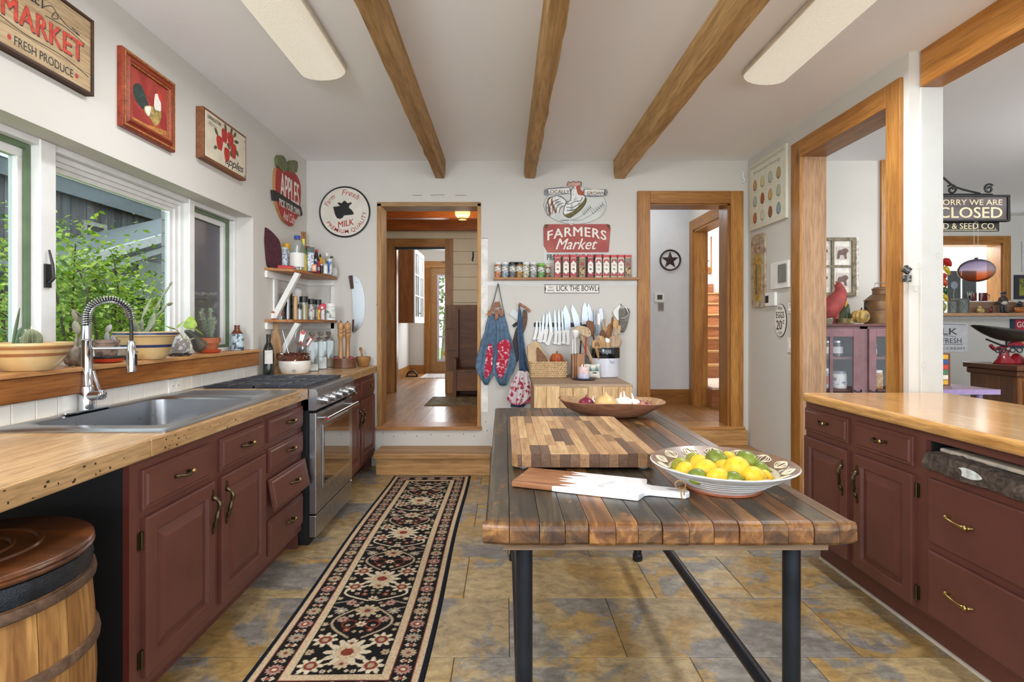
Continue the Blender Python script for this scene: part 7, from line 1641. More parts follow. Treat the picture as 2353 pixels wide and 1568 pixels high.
hpts = [(.055+.125,w2),(.185,.03),(.2,.024),(.26,.022),(.292,.02),(.302,.0),(.292,-.02),(.26,-.022),(.2,-.024),(.187,-.035),(.175,-w2)]
M_marb = marble()
b = B(); body = [(q[0]+.0006,q[1]) for q in zig]+hpts; b.prism(pT,body,.0,.0162); b.build('marble_slab',M_marb,mb,bevel=.002)
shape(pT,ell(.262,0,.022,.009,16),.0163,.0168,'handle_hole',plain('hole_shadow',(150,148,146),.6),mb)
B().tube(curve([(.285,.02,.018),(.275,.0,.024),(.28,-.02,.02),(.283,-.03,.005),(.29,-.028,.003)],4,False),.0018,5).tube([(.277+.014*math.cos(a),.012,.028+.012*math.sin(a)) for a in np.linspace(0,2*PI,17)[:-1]],.0018,5,closed=True).tube(curve([(.285,.022,.004),(.293,.01,.02),(.288,-.01,.0215),(.289,-.025,.012)],4,False),.0018,5).build('cord',plain('jute_cord',(150,116,76),.9),mb,smooth=True)
fb = cont('fruit_bowl','wide hand thrown pottery bowl of lemons and limes on the table','bowl',(.632,1.575,TT),[
    ('outside',plain('pale_stoneware',(206,206,204),.3,var=.05,vs=30,coat=.3),[(.1,.004),(.108,.012),(.14,.032),(.172,.052),(.196,.066),(.203,.072),(.2,.0745)]),
    ('foot',M_terra,[(.092,0),(.104,0),(.106,.004),(.1,.0045)]),('rim_slip',plain('brown_slip_rim',(118,90,68),.35,var=.1,vs=20,coat=.3),[(.2,.0745),(.19,.0705),(.15,.051)]),('inside',plain('celadon',(196,188,156),.3,coat=.3),[(.15,.051),(.12,.032),(.06,.015),(0,.012)])],None,56,cap=False)
for k in range(5):
    r0 = .118+.015*k; zz_ = .0185+.0095*k; B().lathe([(r0+.001,zz_),(r0+.0055,zz_+.0022),(r0+.003,zz_+.004)],56,cap=False).build('throwing_ridge',plain('ridge_white',(226,228,228),.3),fb,smooth=True)
for k in range(14):
    a0_ = 2*PI*k/14; 
    def bpnt(r,a): f = (r-.15)/(.19-.15); return (r*math.cos(a0_+a),r*math.sin(a0_+a),.0525+f*.0195+.0004)
    b = B()
    for sc_ in (1,.62,.3):
        pts = [bpnt(.153,0),bpnt(.163,.12*sc_),bpnt(.175,.15*sc_),bpnt(.188,.02*sc_),bpnt(.175,-.15*sc_),bpnt(.163,-.12*sc_),bpnt(.153,0)]
        b.tube(curve(pts,3,False),.0015,4)
    b.build('leaf_motif',plain('cream_slip',(224,212,184),.4),fb)
M_lem = plain('lemon_peel',(232,190,40),.4,var=.08,vs=90,bmp=.25); M_lim = plain('lime_peel',(112,126,38),.38,var=.22,vs=20,bmp=.2); M_lim2 = plain('lime_yellowing',(150,150,46),.38,var=.22,vs=20,bmp=.2)
def fruit(nm,label,px,py,y,rx,rz,rot,mat):
    x_,_,z_ = P(px,py,y); e = thing(nm,label,nm,(x_,y,z_),rot,'lemons and limes in the bowl')
    prof = [(0,-rx*1.0),(rz*.12,-rx*.97),(rz*.2,-rx*.9)]+[(rz*math.cos(t),rx*.86*math.sin(t)) for t in np.linspace(-1.15,1.15,11)]+[(rz*.2,rx*.92),(rz*.1,rx*1.02),(0,rx*1.06)]
    B().lathe(prof,20,Matrix.Rotation(PI/2,4,'Y')).build('peel',mat,e,smooth=True); B().ball((rx*1.05,0,0),rz*.07,6,5).build('stem_scar',M_terra,e)
def c6(a,c): return (1400+a/2.667,980+c/2.667)
FR = [('lime','yellow green lime at the far left of the bowl',(438,250),1.60,.033,.028,1.2,M_lim2),('lime','pale lime behind the left lemons',(520,215),1.66,.032,.027,.8,M_lim2),('lemon','lemon behind, third from the left in the bowl',(555,235),1.62,.036,.030,.3,M_lem),('lime','largest dark green lime at the top of the pile',(655,212),1.60,.036,.033,.2,M_lim),('lemon','half hidden lemon at the back of the bowl',(730,205),1.67,.030,.026,.1,M_lem),('lime','green lime at the top right of the pile',(838,215),1.60,.038,.031,-.4,M_lim),('lemon','lemon at the left front of the bowl',(470,277),1.535,.032,.028,.1,M_lem),('lemon','big lemon in the front left centre',(592,275),1.525,.040,.033,-.3,M_lem),('lemon','lemon wedged in the middle of the pile',(700,265),1.565,.033,.029,.9,M_lem),('lemon','largest glossy lemon at the centre right',(782,262),1.525,.041,.036,.15,M_lem),('lime','dark lime at the right side of the bowl',(922,268),1.575,.030,.024,-.6,M_lim),('lemon','lemon at the right front of the bowl',(880,312),1.49,.036,.030,-.1,M_lem),('lemon','small lemon at the far right edge of the pile',(952,315),1.52,.024,.022,0,M_lem),('lemon','lemon lying low at the front centre',(668,315),1.465,.036,.026,0,M_lem),('lime','lime lying low at the front left',(538,308),1.475,.030,.022,0,M_lim),('lime','lime lying low at the front right of centre',(758,325),1.455,.030,.022,0,M_lim)]
for nm,lb_,q,y,a,b_,r_,m_ in FR: fruit(nm,lb_,*c6(*q),y,a,b_,r_,m_)
# dough bowl with onions and garlic
db = thing('dough_bowl','hand carved oval wooden dough bowl at the far end of the table','bowl',(.56,2.80,TT)); M_db = wood('carved_bowl',(140,92,70),(190,138,106),'X',1.6,.6,.4)
n = 40; vs = []; fs = []; lev = [(.45,.0,0),(.62,.012,0),(.85,.045,0),(1.0,.078,0),(.955,.080,0),(.80,.045,0),(.55,.02,0),(.01,.016,0)]
for s_,zz_,_ in lev:
    for i in range(n):
        a = 2*PI*i/n; rx = .265*(1+.07*math.cos(a)**2*(1 if math.cos(a) < 0 else .2)); ry = .165*(1-.12*max(0,-math.cos(a))); vs.append((rx*s_*math.cos(a),ry*s_*math.sin(a),zz_+(.016*max(0,-math.cos(a))**3 if zz_ > .05 else 0)+(.006*math.sin(3*a) if zz_ > .06 else 0)))
for j in range(len(lev)-1):
    for i in range(n): fs.append((j*n+i,j*n+(i+1) % n,(j+1)*n+(i+1) % n,(j+1)*n+i))
fs += [tuple(range(n))[::-1],tuple(range(7*n,8*n))]
B().add(vs[:4*n+n],[f for f in fs if max(f) < 5*n]).build('outside',M_db,db,smooth=True); B().add(vs,[f for f in fs if min(f) >= 4*n]).build('inside',wood('carved_inside',(156,120,84),(196,162,122),'X',1.6,.6,.3),db,smooth=True)
def bulb(nm,label,cat,dx,dy,zz_,r,mat,sq=.85,top=True,rough_=0):
    e = thing(nm,label,cat,(.56+dx,2.80+dy,TT+zz_+r*sq),random.uniform(0,6)); prof = [(0,-r*sq*.97),(r*.3,-r*sq*.95)]+[(r*math.cos(t),r*sq*math.sin(t)) for t in np.linspace(-1.2,1.1,9)]+[(r*.2,r*sq*1.05),(r*.1,r*sq*1.25),(r*.05,r*sq*1.45)]
    B().lathe(prof,18).build('bulb',mat,e,smooth=True); B().cyl((0,0,r*sq*1.3),(r*.12,0,r*sq*1.75),r*.08,r*.03,6).build('neck',plain('dry_neck',(196,170,130),.8),e); return e
bulb('onion','red onion in the dough bowl','onion',-.14,-.01,.026,.042,plain('red_onion',(112,34,52),.3,var=.15,vs=20))
bulb('onion','big yellow onion in the dough bowl','onion',-.045,-.035,.02,.058,plain('yellow_onion',(206,170,112),.4,var=.1,vs=14),.8)
M_gar = plain('garlic_skin',(232,226,218),.55,var=.05,vs=20)
for k,(dx,dy,zz_,r,lb_) in enumerate(((-.10,.045,.03,.030,'small garlic bulb behind the red onion'),(.04,.01,.03,.040,'garlic bulb in the centre of the dough bowl'),(.07,.05,.035,.038,'garlic bulb at the back of the dough bowl'),(.105,.005,.03,.038,'garlic bulb right of the centre in the dough bowl'),(.035,-.045,.024,.032,'garlic bulb at the front of the dough bowl'))):
    e = thing('garlic_bulb',lb_,'garlic',(.56+dx,2.80+dy,TT+zz_+r*.8),k); ribbed(r,r*.82,9,M_gar,'bulb',e,36,.1); B().cyl((0,0,r*.6),(r*.2,0,r*1.5),r*.2,r*.06,7).build('neck',M_gar,e)
for k,(dx,dy,r,lb_) in enumerate(((.135,-.05,.028,'pinkish shallot at the front right of the dough bowl'),(.175,-.01,.026,'small red shallot at the right end of the dough bowl'),(.085,-.06,.024,'pale shallot lying in front of the garlic'),(.15,.03,.024,'tan shallot at the back right of the dough bowl'))): bulb('shallot',lb_,'shallot',dx,dy,.03,r,(plain('shallot_pink',(176,112,100),.45,var=.1),plain('shallot_red',(134,62,62),.4,var=.1))[k % 2])
# ================================================================== ROOMS BEYOND
# --- hutch in the dining room
HY,HZ = 4.5,1.312
hu = thing('glass_hutch','faded plum painted hutch with glazed doors behind the doorway','hutch',(2.97,4.7,0),world=True)
M_plum = plain('plum_paint',(136,100,104),.5,var=.08,vs=8); M_plum2 = plain('plum_dark',(104,62,60),.5)
B().box(2.435,3.455,HY+.42,HY+.44,0,1.29).box(2.435,2.455,HY+.02,HY+.44,0,1.29).box(3.435,3.455,HY+.02,HY+.44,0,1.29).box(2.455,3.435,HY+.02,HY+.42,.02,.04).build('carcass',plain('hutch_inside',(64,48,46),.8),hu)
B().box(2.435,2.457,HY,HY+.02,0,1.29).box(2.948,3.013,HY,HY+.02,0,1.29).box(3.43,3.455,HY,HY+.02,0,1.29).box(2.457,3.43,HY,HY+.02,1.27,1.29).box(2.457,3.43,HY,HY+.02,0,.62).build('face_frame',M_plum,hu)
B().box(2.425,3.46,HY-.02,HY+.45,1.29,HZ).build('top',M_plum2,hu,bevel=.005)
for zz_ in (1.035,.765): B().box(2.456,3.434,HY+.03,HY+.42,zz_-.02,zz_).build('shelf',M_plum2,hu)
for x0,x1 in ((2.459,2.946),(3.015,3.428)):
    d = B().box(x0,x0+.06,HY-.018,HY-.001,.64,1.268).box(x1-.06,x1,HY-.018,HY-.001,.64,1.268).box(x0+.06,x1-.06,HY-.018,HY-.001,1.205,1.268).box(x0+.06,x1-.06,HY-.018,HY-.001,.64,.72).box((x0+x1)/2-.014,(x0+x1)/2+.014,HY-.018,HY-.001,.72,1.205).build('door',M_plum,hu,bevel=.003)
    for a,c in ((x0+.06,(x0+x1)/2-.014),((x0+x1)/2+.014,x1-.06)): B().box(a,c,HY-.011,HY-.008,.72,1.205).build('pane',M_glass,d)
    hx_ = x1-.03 if x0 < 2.9 else x0+.03; B().tube(curve([(hx_-.03,HY-.02,.765),(hx_-.015,HY-.04,.75),(hx_+.015,HY-.04,.75),(hx_+.03,HY-.02,.765)],3,False),.006,6).build('handle',M_iron,d,smooth=True)
gj = 'jars inside the hutch'
def hj(name,label,x,zz_,r,h_,fill,lid,lab=None,y=4.62):
    pr = [('glass',fill,cylp(r,0,h_*.85)),('lid',lid,cylp(r*.92,h_*.85,h_))]
    if lab: pr.append(('label_wrap',lab,[(r*1.01,h_*.2),(r*1.02,h_*.2),(r*1.02,h_*.62),(r*1.01,h_*.62)]))
    cont(name,label,'jar',(x,y,zz_+.0006),pr,gj,16)
jd = plain('dark_jar',(48,40,42),.15,coat=.4)
hj('preserve_jar','dark jar with oval label on the upper hutch shelf, left',2.745,1.035,.042,.135,jd,M_steel,M_whitep); hj('preserve_jar','dark jar with oval label on the upper hutch shelf, right',2.835,1.035,.042,.135,jd,M_steel,PL('lbl_grey',(206,208,210)))
hj('preserve_jar','tall printed jar on the lower hutch shelf',2.74,.765,.034,.17,spots('jar_print',(196,206,214),(60,80,120),30,.52,.4,.05),c_wht,PL('lbl_red3',(170,60,60))); hj('preserve_jar','wide white tub on the lower hutch shelf',2.85,.765,.058,.145,c_wht,glass('tub_lid',(.8,.82,.85),.1,.1,.4),spots('tub_lbl',(226,226,226),(120,130,150),30,.58))
hj('preserve_jar','small red labelled jar behind the right hutch door',3.135,1.035,.032,.105,PL('jar_redb',(160,60,64)),c_wht,M_whitep); hj('preserve_jar','clear lidded box of golden pasta on the lower right shelf',3.16,.765,.055,.155,spots('pasta',(196,150,84),(160,116,60),40,.5),c_wht); hj('preserve_jar','dark bottle behind the left edge of the left hutch door',2.57,.765,.034,.16,jd,c_wht,None); hj('preserve_jar','second dark bottle on the upper left hutch shelf',2.57,1.035,.034,.12,jd,M_steel,None)
# things on the hutch
z = HZ+.0006
e = thing('wooden_hen','weathered red wooden hen standing on the hutch','hen figure',(2.80,4.62,z)); M_hen = plain('barn_red',(158,66,64),.7,var=.12,vs=14)
B().tube(curve([(-.10,0,.05),(-.04,0,.12),(.03,0,.20),(.06,0,.27),(.045,0,.325),(.03,0,.345)],4,False),[.03,.05,.066,.076,.08,.08,.078,.075,.072,.066,.06,.054,.048,.043,.038,.034,.031,.03,.028,.02,.006],14).build('body',M_hen,e,smooth=True)
B().cyl((.01,0,0),(.01,0,.12),.028,.035,12).build('base',M_hen,e,smooth=True); B().prism(BW(0,0,.004),curve([(.025,.345),(.02,.365),(.035,.36),(.05,.368),(.055,.345)],3),0,.008).build('comb',plain('comb_brown',(136,84,66),.7),e); B().cyl((.02,0,.335),(-.005,0,.33),.008,.002,8).build('beak',plain('beak_tan',(150,110,70),.6),e)
e = thing('wooden_corn','painted wooden ear of corn beside the red hen','corn figure',(2.915,4.66,z)); B().lathe([(.02,0),(.034,.02),(.036,.12),(.03,.19),(.012,.23),(0,.235)],16).build('cob',plain('corn_yellow',(196,156,60),.6,var=.15,vs=60),e,smooth=True)
for a in (-2.2,-1.2,-.2): B().prism(plane((.036*math.cos(a),.036*math.sin(a),0),(-math.sin(a),math.cos(a),0),(0,0,1)),curve([(-.03,0),(-.028,.09),(0,.17),(.026,.1),(.03,0)],3),-.002,.005).build('husk',plain('husk_green',(74,84,62),.7),e)
cont('sauce_bottle','little bottle with red and white label behind the gourd','bottle',(2.975,4.78,z),[('bottle',M_whitep,cylp(.024,0,.17)),('label_wrap',c_red,[(.0243,.10),(.0247,.10),(.0247,.13),(.0243,.13)]),('cap',c_blk,cylp(.02,.17,.19))],None,14)
e = thing('gilded_pumpkin','striped gold decorative pumpkin on the hutch','pumpkin',(3.005,4.58,z+.062)); ribbed(.072,.062,11,spots('gilt',(190,160,86),(110,84,46),12,.55,.35,.1),'flesh',e,44,.14); B().cyl((0,-.01,.05),(0,-.02,.075),.008,.006,8).build('stem',M_brass,e)
for k in range(4): cont('stacked_plate',('bottom plate of the cream plate stack on the hutch','second plate of the cream plate stack on the hutch','third plate of the cream plate stack on the hutch','top plate of the cream plate stack on the hutch')[k],'plate',(2.845,4.53,z+k*.011),[('dish',plain('cream_plate',(222,206,166),.35),[(.04,0),(.05,.001),(.068,.008),(.067,.009),(.048,.004),(0,.003)]),('gold_rim',M_brass,[(.067,.0082),(.0688,.0088),(.0685,.0098),(.067,.0094)])],'cream plates stacked on the hutch',24)
cont('glass_cup','little clear glass cup at the left end of the hutch','cup',(2.72,4.54,z),[('cup',glass('cup_glass',(.85,.85,.8),.15,.05,.2),[(.018,0),(.028,.02),(.03,.05),(.028,.05),(.02,.01)]),('foot',M_brass,[(.012,0),(.02,.0),(.018,.003)])],None,16)
e = thing('milk_can','big brown tin milk can with wire handle and tap on the hutch','milk can',(3.262,4.68,z)); M_tan2 = plain('aged_tin',(126,96,66),.45,metal=.35,var=.15,vs=10)
B().lathe([(.132,0),(.136,.004),(.136,.115),(.139,.118),(.139,.122),(.136,.125),(.134,.195),(.138,.20),(.138,.205),(.13,.21)],36).build('body',M_tan2,e,smooth=True); B().lathe([(.13,.21),(.085,.252),(.075,.256),(.075,.29),(.08,.294),(.08,.305),(.07,.308)],36).build('shoulder',M_tan2,e,smooth=True); B().lathe([(.07,.308),(.066,.316),(0,.32)],28).build('lid',M_tan2,e,smooth=True)
B().tube(curve([(-.065,0,.305),(-.065,0,.345),(-.05,0,.352),(.05,0,.352),(.065,0,.345),(.065,0,.305)],3,False),.004,6).build('wire_handle',M_steel,e,smooth=True); B().tube(curve([(-.137,0,.19),(-.155,-.01,.18),(-.155,-.01,.14),(-.139,0,.13)],4,False),.007,6).build('side_handle',M_iron,e,smooth=True)
B().cyl((.01,-.13,.035),(.01,-.165,.035),.012,n=10).ball((.01,-.17,.035),(.045,.012,.03),14,8).build('tap',M_chrome,e,smooth=True)
B().box(2.5,3.4,HY-.005,HY+.3,HZ,HZ+.0004).build('runner_cloth',plain('lace_runner',(206,190,166),.9),hu)
# window frame with photographs
wf = thing('photo_window_frame','old window sash used as a photo frame above the hutch','picture frame',(3.0,4.97,1.85),world=True)
M_old = plain('flaking_paint',(130,118,98),.8,var=.25,vs=24); q0,q1 = bp(1862,680,4.97),bp(1971,546,4.97); x0,x1,z0,z1 = q0[0],q1[0],q0[1],q1[1]; xm = bp(1914,0,4.97)[0]; zm = bp(0,612,4.97)[1]
f_ = B()
f_.ring4b(x0,x1,4.965,4.996,z0,z1,.03,.05,.03,.03).box(xm-.012,xm+.012,4.967,4.995,z0+.03,z1-.03).box(x0+.03,x1-.05,4.969,4.994,zm-.010,zm+.010)
f_.build('sash',M_old,wf); B().box(x1-.018,x1+.002,4.960,4.965,z0,z1).build('peeling_edge',plain('peeled_white',(206,202,192),.8,var=.2,vs=30),wf)
for a,c in ((x0+.03,xm-.012),(xm+.012,x1-.05)):
    for b_,d_ in ((z0+.03,zm-.010),(zm+.010,z1-.03)):
        mo_ = B().box(a,c,4.985,4.99,b_,d_).build('mount',M_whitep,wf)
        B().box(a+.025,c-.02,4.982,4.985,b_+.05,d_-.05).build('photo',plain('photo_pale',(206,196,188),.5),mo_); p_ = BW((a+c)/2,(b_+d_)/2,4.9815)
        B().prism(p_,curve([(-.05,-.045),(-.04,.02),(-.01,.03),(.03,.045),(.055,.02),(.035,-.01),(.04,-.05),(.02,-.05),(.01,-.02),(-.02,-.02),(-.03,-.05)],3),0,.001).build('animal_silhouette',plain('sepia',(110,84,76),.6,var=.2,vs=40),mo_)
# dried grasses
e = thing('plant_stand','tall pine plant stand seen beyond the wall corner','stand',(4.12,5.75,0)); B().box(-.14,.14,-.14,.14,1.45,1.48).build('top',M_pineX,e)
for a in (-.11,.11):
    for c in (-.11,.11): B().box(a-.018,a+.018,c-.018,c+.018,0,1.449).build('leg',M_pineZ,e)
cont('white_vase','white flared vase on the plant stand','vase',(4.12,5.75,1.481),[('vase',M_white,[(.05,0),(.06,.005),(.05,.1),(.07,.25),(.09,.30),(.08,.30),(.05,.15)])])
e = thing('dried_grasses','bunch of dried brown grasses in the white vase','dried grass',(4.12,5.75,1.63)); rr = random.Random(5); b = B()
for k in range(60): a = rr.uniform(0,2*PI); s_ = rr.uniform(.03,.16); b.tube(curve([(0,0,0),(s_*.3*math.cos(a),s_*.3*math.sin(a),.2),(s_*math.cos(a),s_*math.sin(a),rr.uniform(.3,.52))],4,False),.003,4)
b.build('stalks',plain('dry_brown',(112,84,60),.9,var=.2),e)['kind'] = 'stuff'
# --- closed sign on scroll bracket
YS = 5.1
bk_ = thing('scroll_bracket','black wrought iron scroll bracket holding the closed sign','bracket',(3.55,YS,2.5),world=True)
def c9(a,c,y=YS): q = bp(2000+a/2.7,360+c/2.7,y); return (q[0],y,q[1])
B().tube([(3.506,YS,c9(0,235)[2]),c9(755,235)],.008,6).build('arm',M_iron,bk_)
B().tube(curve([(3.506,YS,c9(0,60)[2]),c9(330,60),c9(450,130),c9(530,190),c9(680,230)],4,False),.009,6).build('upper_scroll',M_iron,bk_,smooth=True)
for ctr,sg in (((505,205),1),((735,200),-1)):
    B().tube([c9(ctr[0]+sg*(8+24*t/14)*math.cos(t*.62),ctr[1]-(8+24*t/14)*math.sin(t*.62)) for t in range(15)],.009,6).build('scroll_curl',M_iron,bk_,smooth=True)
B().box(3.5055,3.515,YS-.02,YS+.02,2.30,2.80).build('back_plate',M_iron,bk_)
cs = thing('closed_sign','dark framed sorry we are closed sign hanging in the dining room','sign',(4.3,YS,2.4),world=True)
u0,u1 = bp(2136,0,YS)[0],bp(2316,0,YS)[0]; v1,v0 = bp(0,449,YS)[1],bp(0,510,YS)[1]; pC = BW(0,0,YS-.012)
shape(pC,[(u0,v0),(u1,v0),(u1,v1),(u0,v1)],-.024,0,'board',spots('sign_slate',(74,64,62),(100,92,96),5,.5,.6,.1),cs)
B().ring4b(u0,u1,YS-.025,YS+.02,v0,v1,.022,.022,.018,.018).build('frame',M_black,cs,bevel=.003)
M_cr = plain('cream_letter',(222,206,166),.6); um = (u0+u1)/2+.005
letter(pC,'SORRY WE ARE',um,v0+.155,.60,.052,M_cr,cs,.001,.01); letter(pC,'CLOSED',um,v0+.035,.60,.10,M_cr,cs,.001,.02)
for u in (u0+.08,u1-.14): B().cyl((u,YS,v1),(u,YS,c9(0,235)[2]),.004,n=6).build('hanger',M_iron,cs)
fs_ = thing('feed_sign','narrow black feed and seed sign below the closed sign','sign',(4.25,YS+.05,2.2),world=True)
w0_,w1_ = bp(2128,0,YS+.05)[0],bp(2294,0,YS+.05)[0]; y1_,y0_ = bp(0,510,YS+.05)[1],bp(0,532,YS+.05)[1]; pF = BW(0,0,YS+.04)
shape(pF,[(w0_,y0_),(w1_,y0_),(w1_,y1_+.05),(w0_,y1_+.05)],-.018,0,'board',M_black,fs_); letter(pF,'FEED & SEED CO.',(w0_+w1_)/2,y0_+.022,.62,.055,M_cr,fs_,.001,.01)
shape(pF,[(w0_+.02,y0_+.008),(w1_-.02,y0_+.008),(w1_-.02,y0_+.013),(w0_+.02,y0_+.013)],0,.001,'rule_line',M_cr,fs_)
gb = thing('glass_ball','iridescent blown glass ball hanging under the closed sign','ornament',(0,0,0),world=True); cx,cy,cz = P(2243,622,YS-.02)
mg,nt,bb_ = newmat('iridescent_glass'); nt.nodes.remove(bb_)
tc = coords(nt,rnd=False); sx_ = N(nt,'ShaderNodeSeparateXYZ'); nt.links.new(tc,sx_.inputs[0]); mr = N(nt,'ShaderNodeMapRange'); mr.inputs[1].default_value = cz-.11; mr.inputs[2].default_value = cz+.11; nt.links.new(sx_.outputs[2],mr.inputs[0])
cr = ramp(nt,mr.outputs[0],[(.1,(206,120,70)),(.35,(212,150,120)),(.5,(196,186,200)),(.85,(160,150,176)),(1,(110,96,120))])
tr = N(nt,'ShaderNodeBsdfTransparent'); nt.links.new(cr,tr.inputs[0]); gl = N(nt,'ShaderNodeBsdfGlossy'); gl.inputs['Roughness'].default_value = .05; df = N(nt,'ShaderNodeBsdfDiffuse'); nt.links.new(cr,df.inputs[0])
m1 = N(nt,'ShaderNodeMixShader'); m1.inputs[0].default_value = .28; nt.links.new(tr.outputs[0],m1.inputs[1]); nt.links.new(df.outputs[0],m1.inputs[2]); lw = N(nt,'ShaderNodeLayerWeight'); lw.inputs[0].default_value = .12
m2 = N(nt,'ShaderNodeMixShader'); nt.links.new(lw.outputs[0],m2.inputs[0]); nt.links.new(m1.outputs[0],m2.inputs[1]); nt.links.new(gl.outputs[0],m2.inputs[2]); nt.links.new(m2.outputs[0],nt.nodes['Material Output'].inputs[0])
B().ball((cx,cy,cz),(.14,.14,.108),28,18).build('ball',mg,gb,smooth=True); B().lathe([(.022,.10),(.012,.112),(.016,.12),(0,.122)],14,T(cx,cy,cz)).build('knob',mg,gb,smooth=True)
B().tube([(cx-.02,cy,v0-.02),(cx-.018,cy,cz+.11)],.002,4).tube([(cx+.02,cy,v0-.02),(cx+.018,cy,cz+.11)],.002,4).tube([(cx-.02,cy,v0-.02),(cx,cy,v0+.003),(cx+.02,cy,v0-.02)],.002,4).build('cord',plain('pale_cord',(196,196,190),.8),gb)
# --- far shelf and what stands on it
ml = thing('mantel_shelf','long pale wooden ledge shelf on the far dining wall','shelf',(6.6,7.35,1.44),world=True)
B().box(5.2,8.1,7.22,7.498,1.425,1.465).build('board',wood('ledge',(186,140,106),(214,172,138),'X',1,.5,.2),ml,bevel=.004); B().box(5.2,8.1,7.46,7.4995,1.39,1.4245).build('cleat',M_white,ml)
z = 1.4656; YM = 7.33
def a7(px,y=YM): return ((px-CX)*y/F,y,z)
def lantern(px,label,mat,wpx,hpx):
    e = thing('tin_lantern',label,'lantern',a7(px)); s_ = wpx/2*YM/F; h_ = hpx*YM/F
    for sx_ in (-1,1):
        for sy_ in (-1,1): B().box(sx_*s_-.008,sx_*s_+.008,sy_*s_-.008,sy_*s_+.008,0,h_).build('post',mat,e)
    B().box(-s_-.012,s_+.012,-s_-.012,s_+.012,h_,h_+.012).build('cap',mat,e); B().box(-s_,s_,-s_,s_,0,.008).build('base',mat,e); B().box(-s_+.008,s_-.008,-s_,-s_+.003,.008,h_).build('pane',plain('lantern_pane',(128,134,134),.2),e)
    b = B()
    for t in (0,1): b.cyl((-s_,-s_-.004,h_*t),(s_,-s_-.004,h_*(1-t)),.003,n=5)
    b.build('cross_wire',M_steel,e)
M_lt = plain('lantern_tin',(110,112,106),.45,metal=.4); lantern(2183,'dark tin lantern at the near left of the far ledge',plain('lantern_brown',(92,90,76),.5,metal=.3),18,27); lantern(2207,'grey tin lantern with crossed wires on the far ledge',M_lt,20,31)
tr_ = thing('wooden_trough','long weathered wooden trough on the far ledge','trough',(6.93,7.42,z)); M_tr = wood('trough_wood',(136,106,86),(176,146,122),'X',1,.7,.6)
B().box(-.60,.70,-.03,-.015,0,.155).build('front_board',M_tr,tr_); B().box(-.60,.70,.03,.045,0,.155).build('back_board',M_tr,tr_); B().box(-.60,-.585,-.015,.03,0,.155).build('end_board',M_tr,tr_); B().box(-.585,.70,-.015,.03,.135,.1549).build('top_board',M_tr,tr_)
for k in range(14): B().ball((-.56+k*.088,-.008,.16),(.03,.008,.012),8,6).build('white_edging',M_white,tr_)
M_mug = plain('oxblood',(96,28,26),.2,coat=.4)
for px,r,lb_ in ((2239,.032,'narrow dark red cup standing in the trough'),(2259,.058,'wide dark red mug standing in the trough')):
    x_,y_,_ = a7(px,7.43); e = cont('red_cup',lb_,'cup',(x_,y_,z+.155),[('cup',M_mug,[(r*.9,.012),(r,.016),(r,.125),(r*.92,.125),(r*.85,.02)]),('saucer',M_white,[(r*1.05,0),(r*1.1,.004),(r,.012)])],None,18,sy=.5)
    if r > .05: B().tube(curve([(r,0,.10),(r+.025,0,.095),(r+.02,0,.06),(r,0,.05)],3,False),.006,6).build('handle',M_mug,e,smooth=True)
def figurine(px,label,parts,name='figurine',cat='figurine'):
    e = thing(name,label,cat,a7(px,7.28))
    for nm,m_,c,r in parts: B().ball(c,r,12,8).build(nm,m_,e,smooth=True)
    return e
M_gd = plain('gilt_figure',(186,164,104),.35,metal=.3,var=.2,vs=50); M_navy = plain('navy_figure',(42,46,58),.4,var=.2)
figurine(2252,'small gold seated figurine on the far ledge',[('body',M_gd,(0,0,.035),(.04,.025,.035)),('head',M_gd,(-.005,-.005,.075),(.022,.02,.022)),('arm',M_gd,(.03,-.012,.03),(.015,.015,.03))])
figurine(2277,'tiny red and dark bird figurine on the far ledge',[('body',plain('bird_red',(120,34,44),.4),(0,0,.04),(.022,.02,.035)),('head',M_navy,(.008,-.004,.075),(.014,.013,.014)),('foot',M_navy,(-.01,0,.006),(.03,.018,.006))])
figurine(2305,'standing figurine in dark clothes and cap on the far ledge',[('torso',plain('brown_coat',(70,52,44),.6),(0,0,.185),(.045,.03,.05)),('apron',plain('pale_apron',(206,200,184),.6),(.005,-.012,.135),(.04,.025,.03)),('leg',M_navy,(-.022,0,.065),(.018,.018,.065)),('leg',M_navy,(.024,0,.065),(.018,.018,.065)),('shoe',M_black,(-.03,-.015,.008),(.028,.025,.009)),('shoe',M_black,(.034,-.015,.008),(.028,.025,.009)),('head',plain('face_tan',(110,84,70),.6),(0,-.005,.245),(.03,.03,.032)),('cap',M_navy,(0,-.004,.268),(.036,.036,.022)),('arm',MATS['brown_coat'],(-.05,0,.16),(.015,.016,.05)),('arm',MATS['brown_coat'],(.05,0,.165),(.015,.016,.05))])
figurine(2342,'round orange figurine with a navy hat at the end of the far ledge',[('body',plain('orange_glaze',(168,98,44),.35,var=.2,vs=40),(0,0,.045),(.065,.04,.045)),('hat_brim',M_navy,(0,0,.092),(.055,.04,.012)),('hat',M_navy,(.005,0,.125),(.034,.03,.035))])
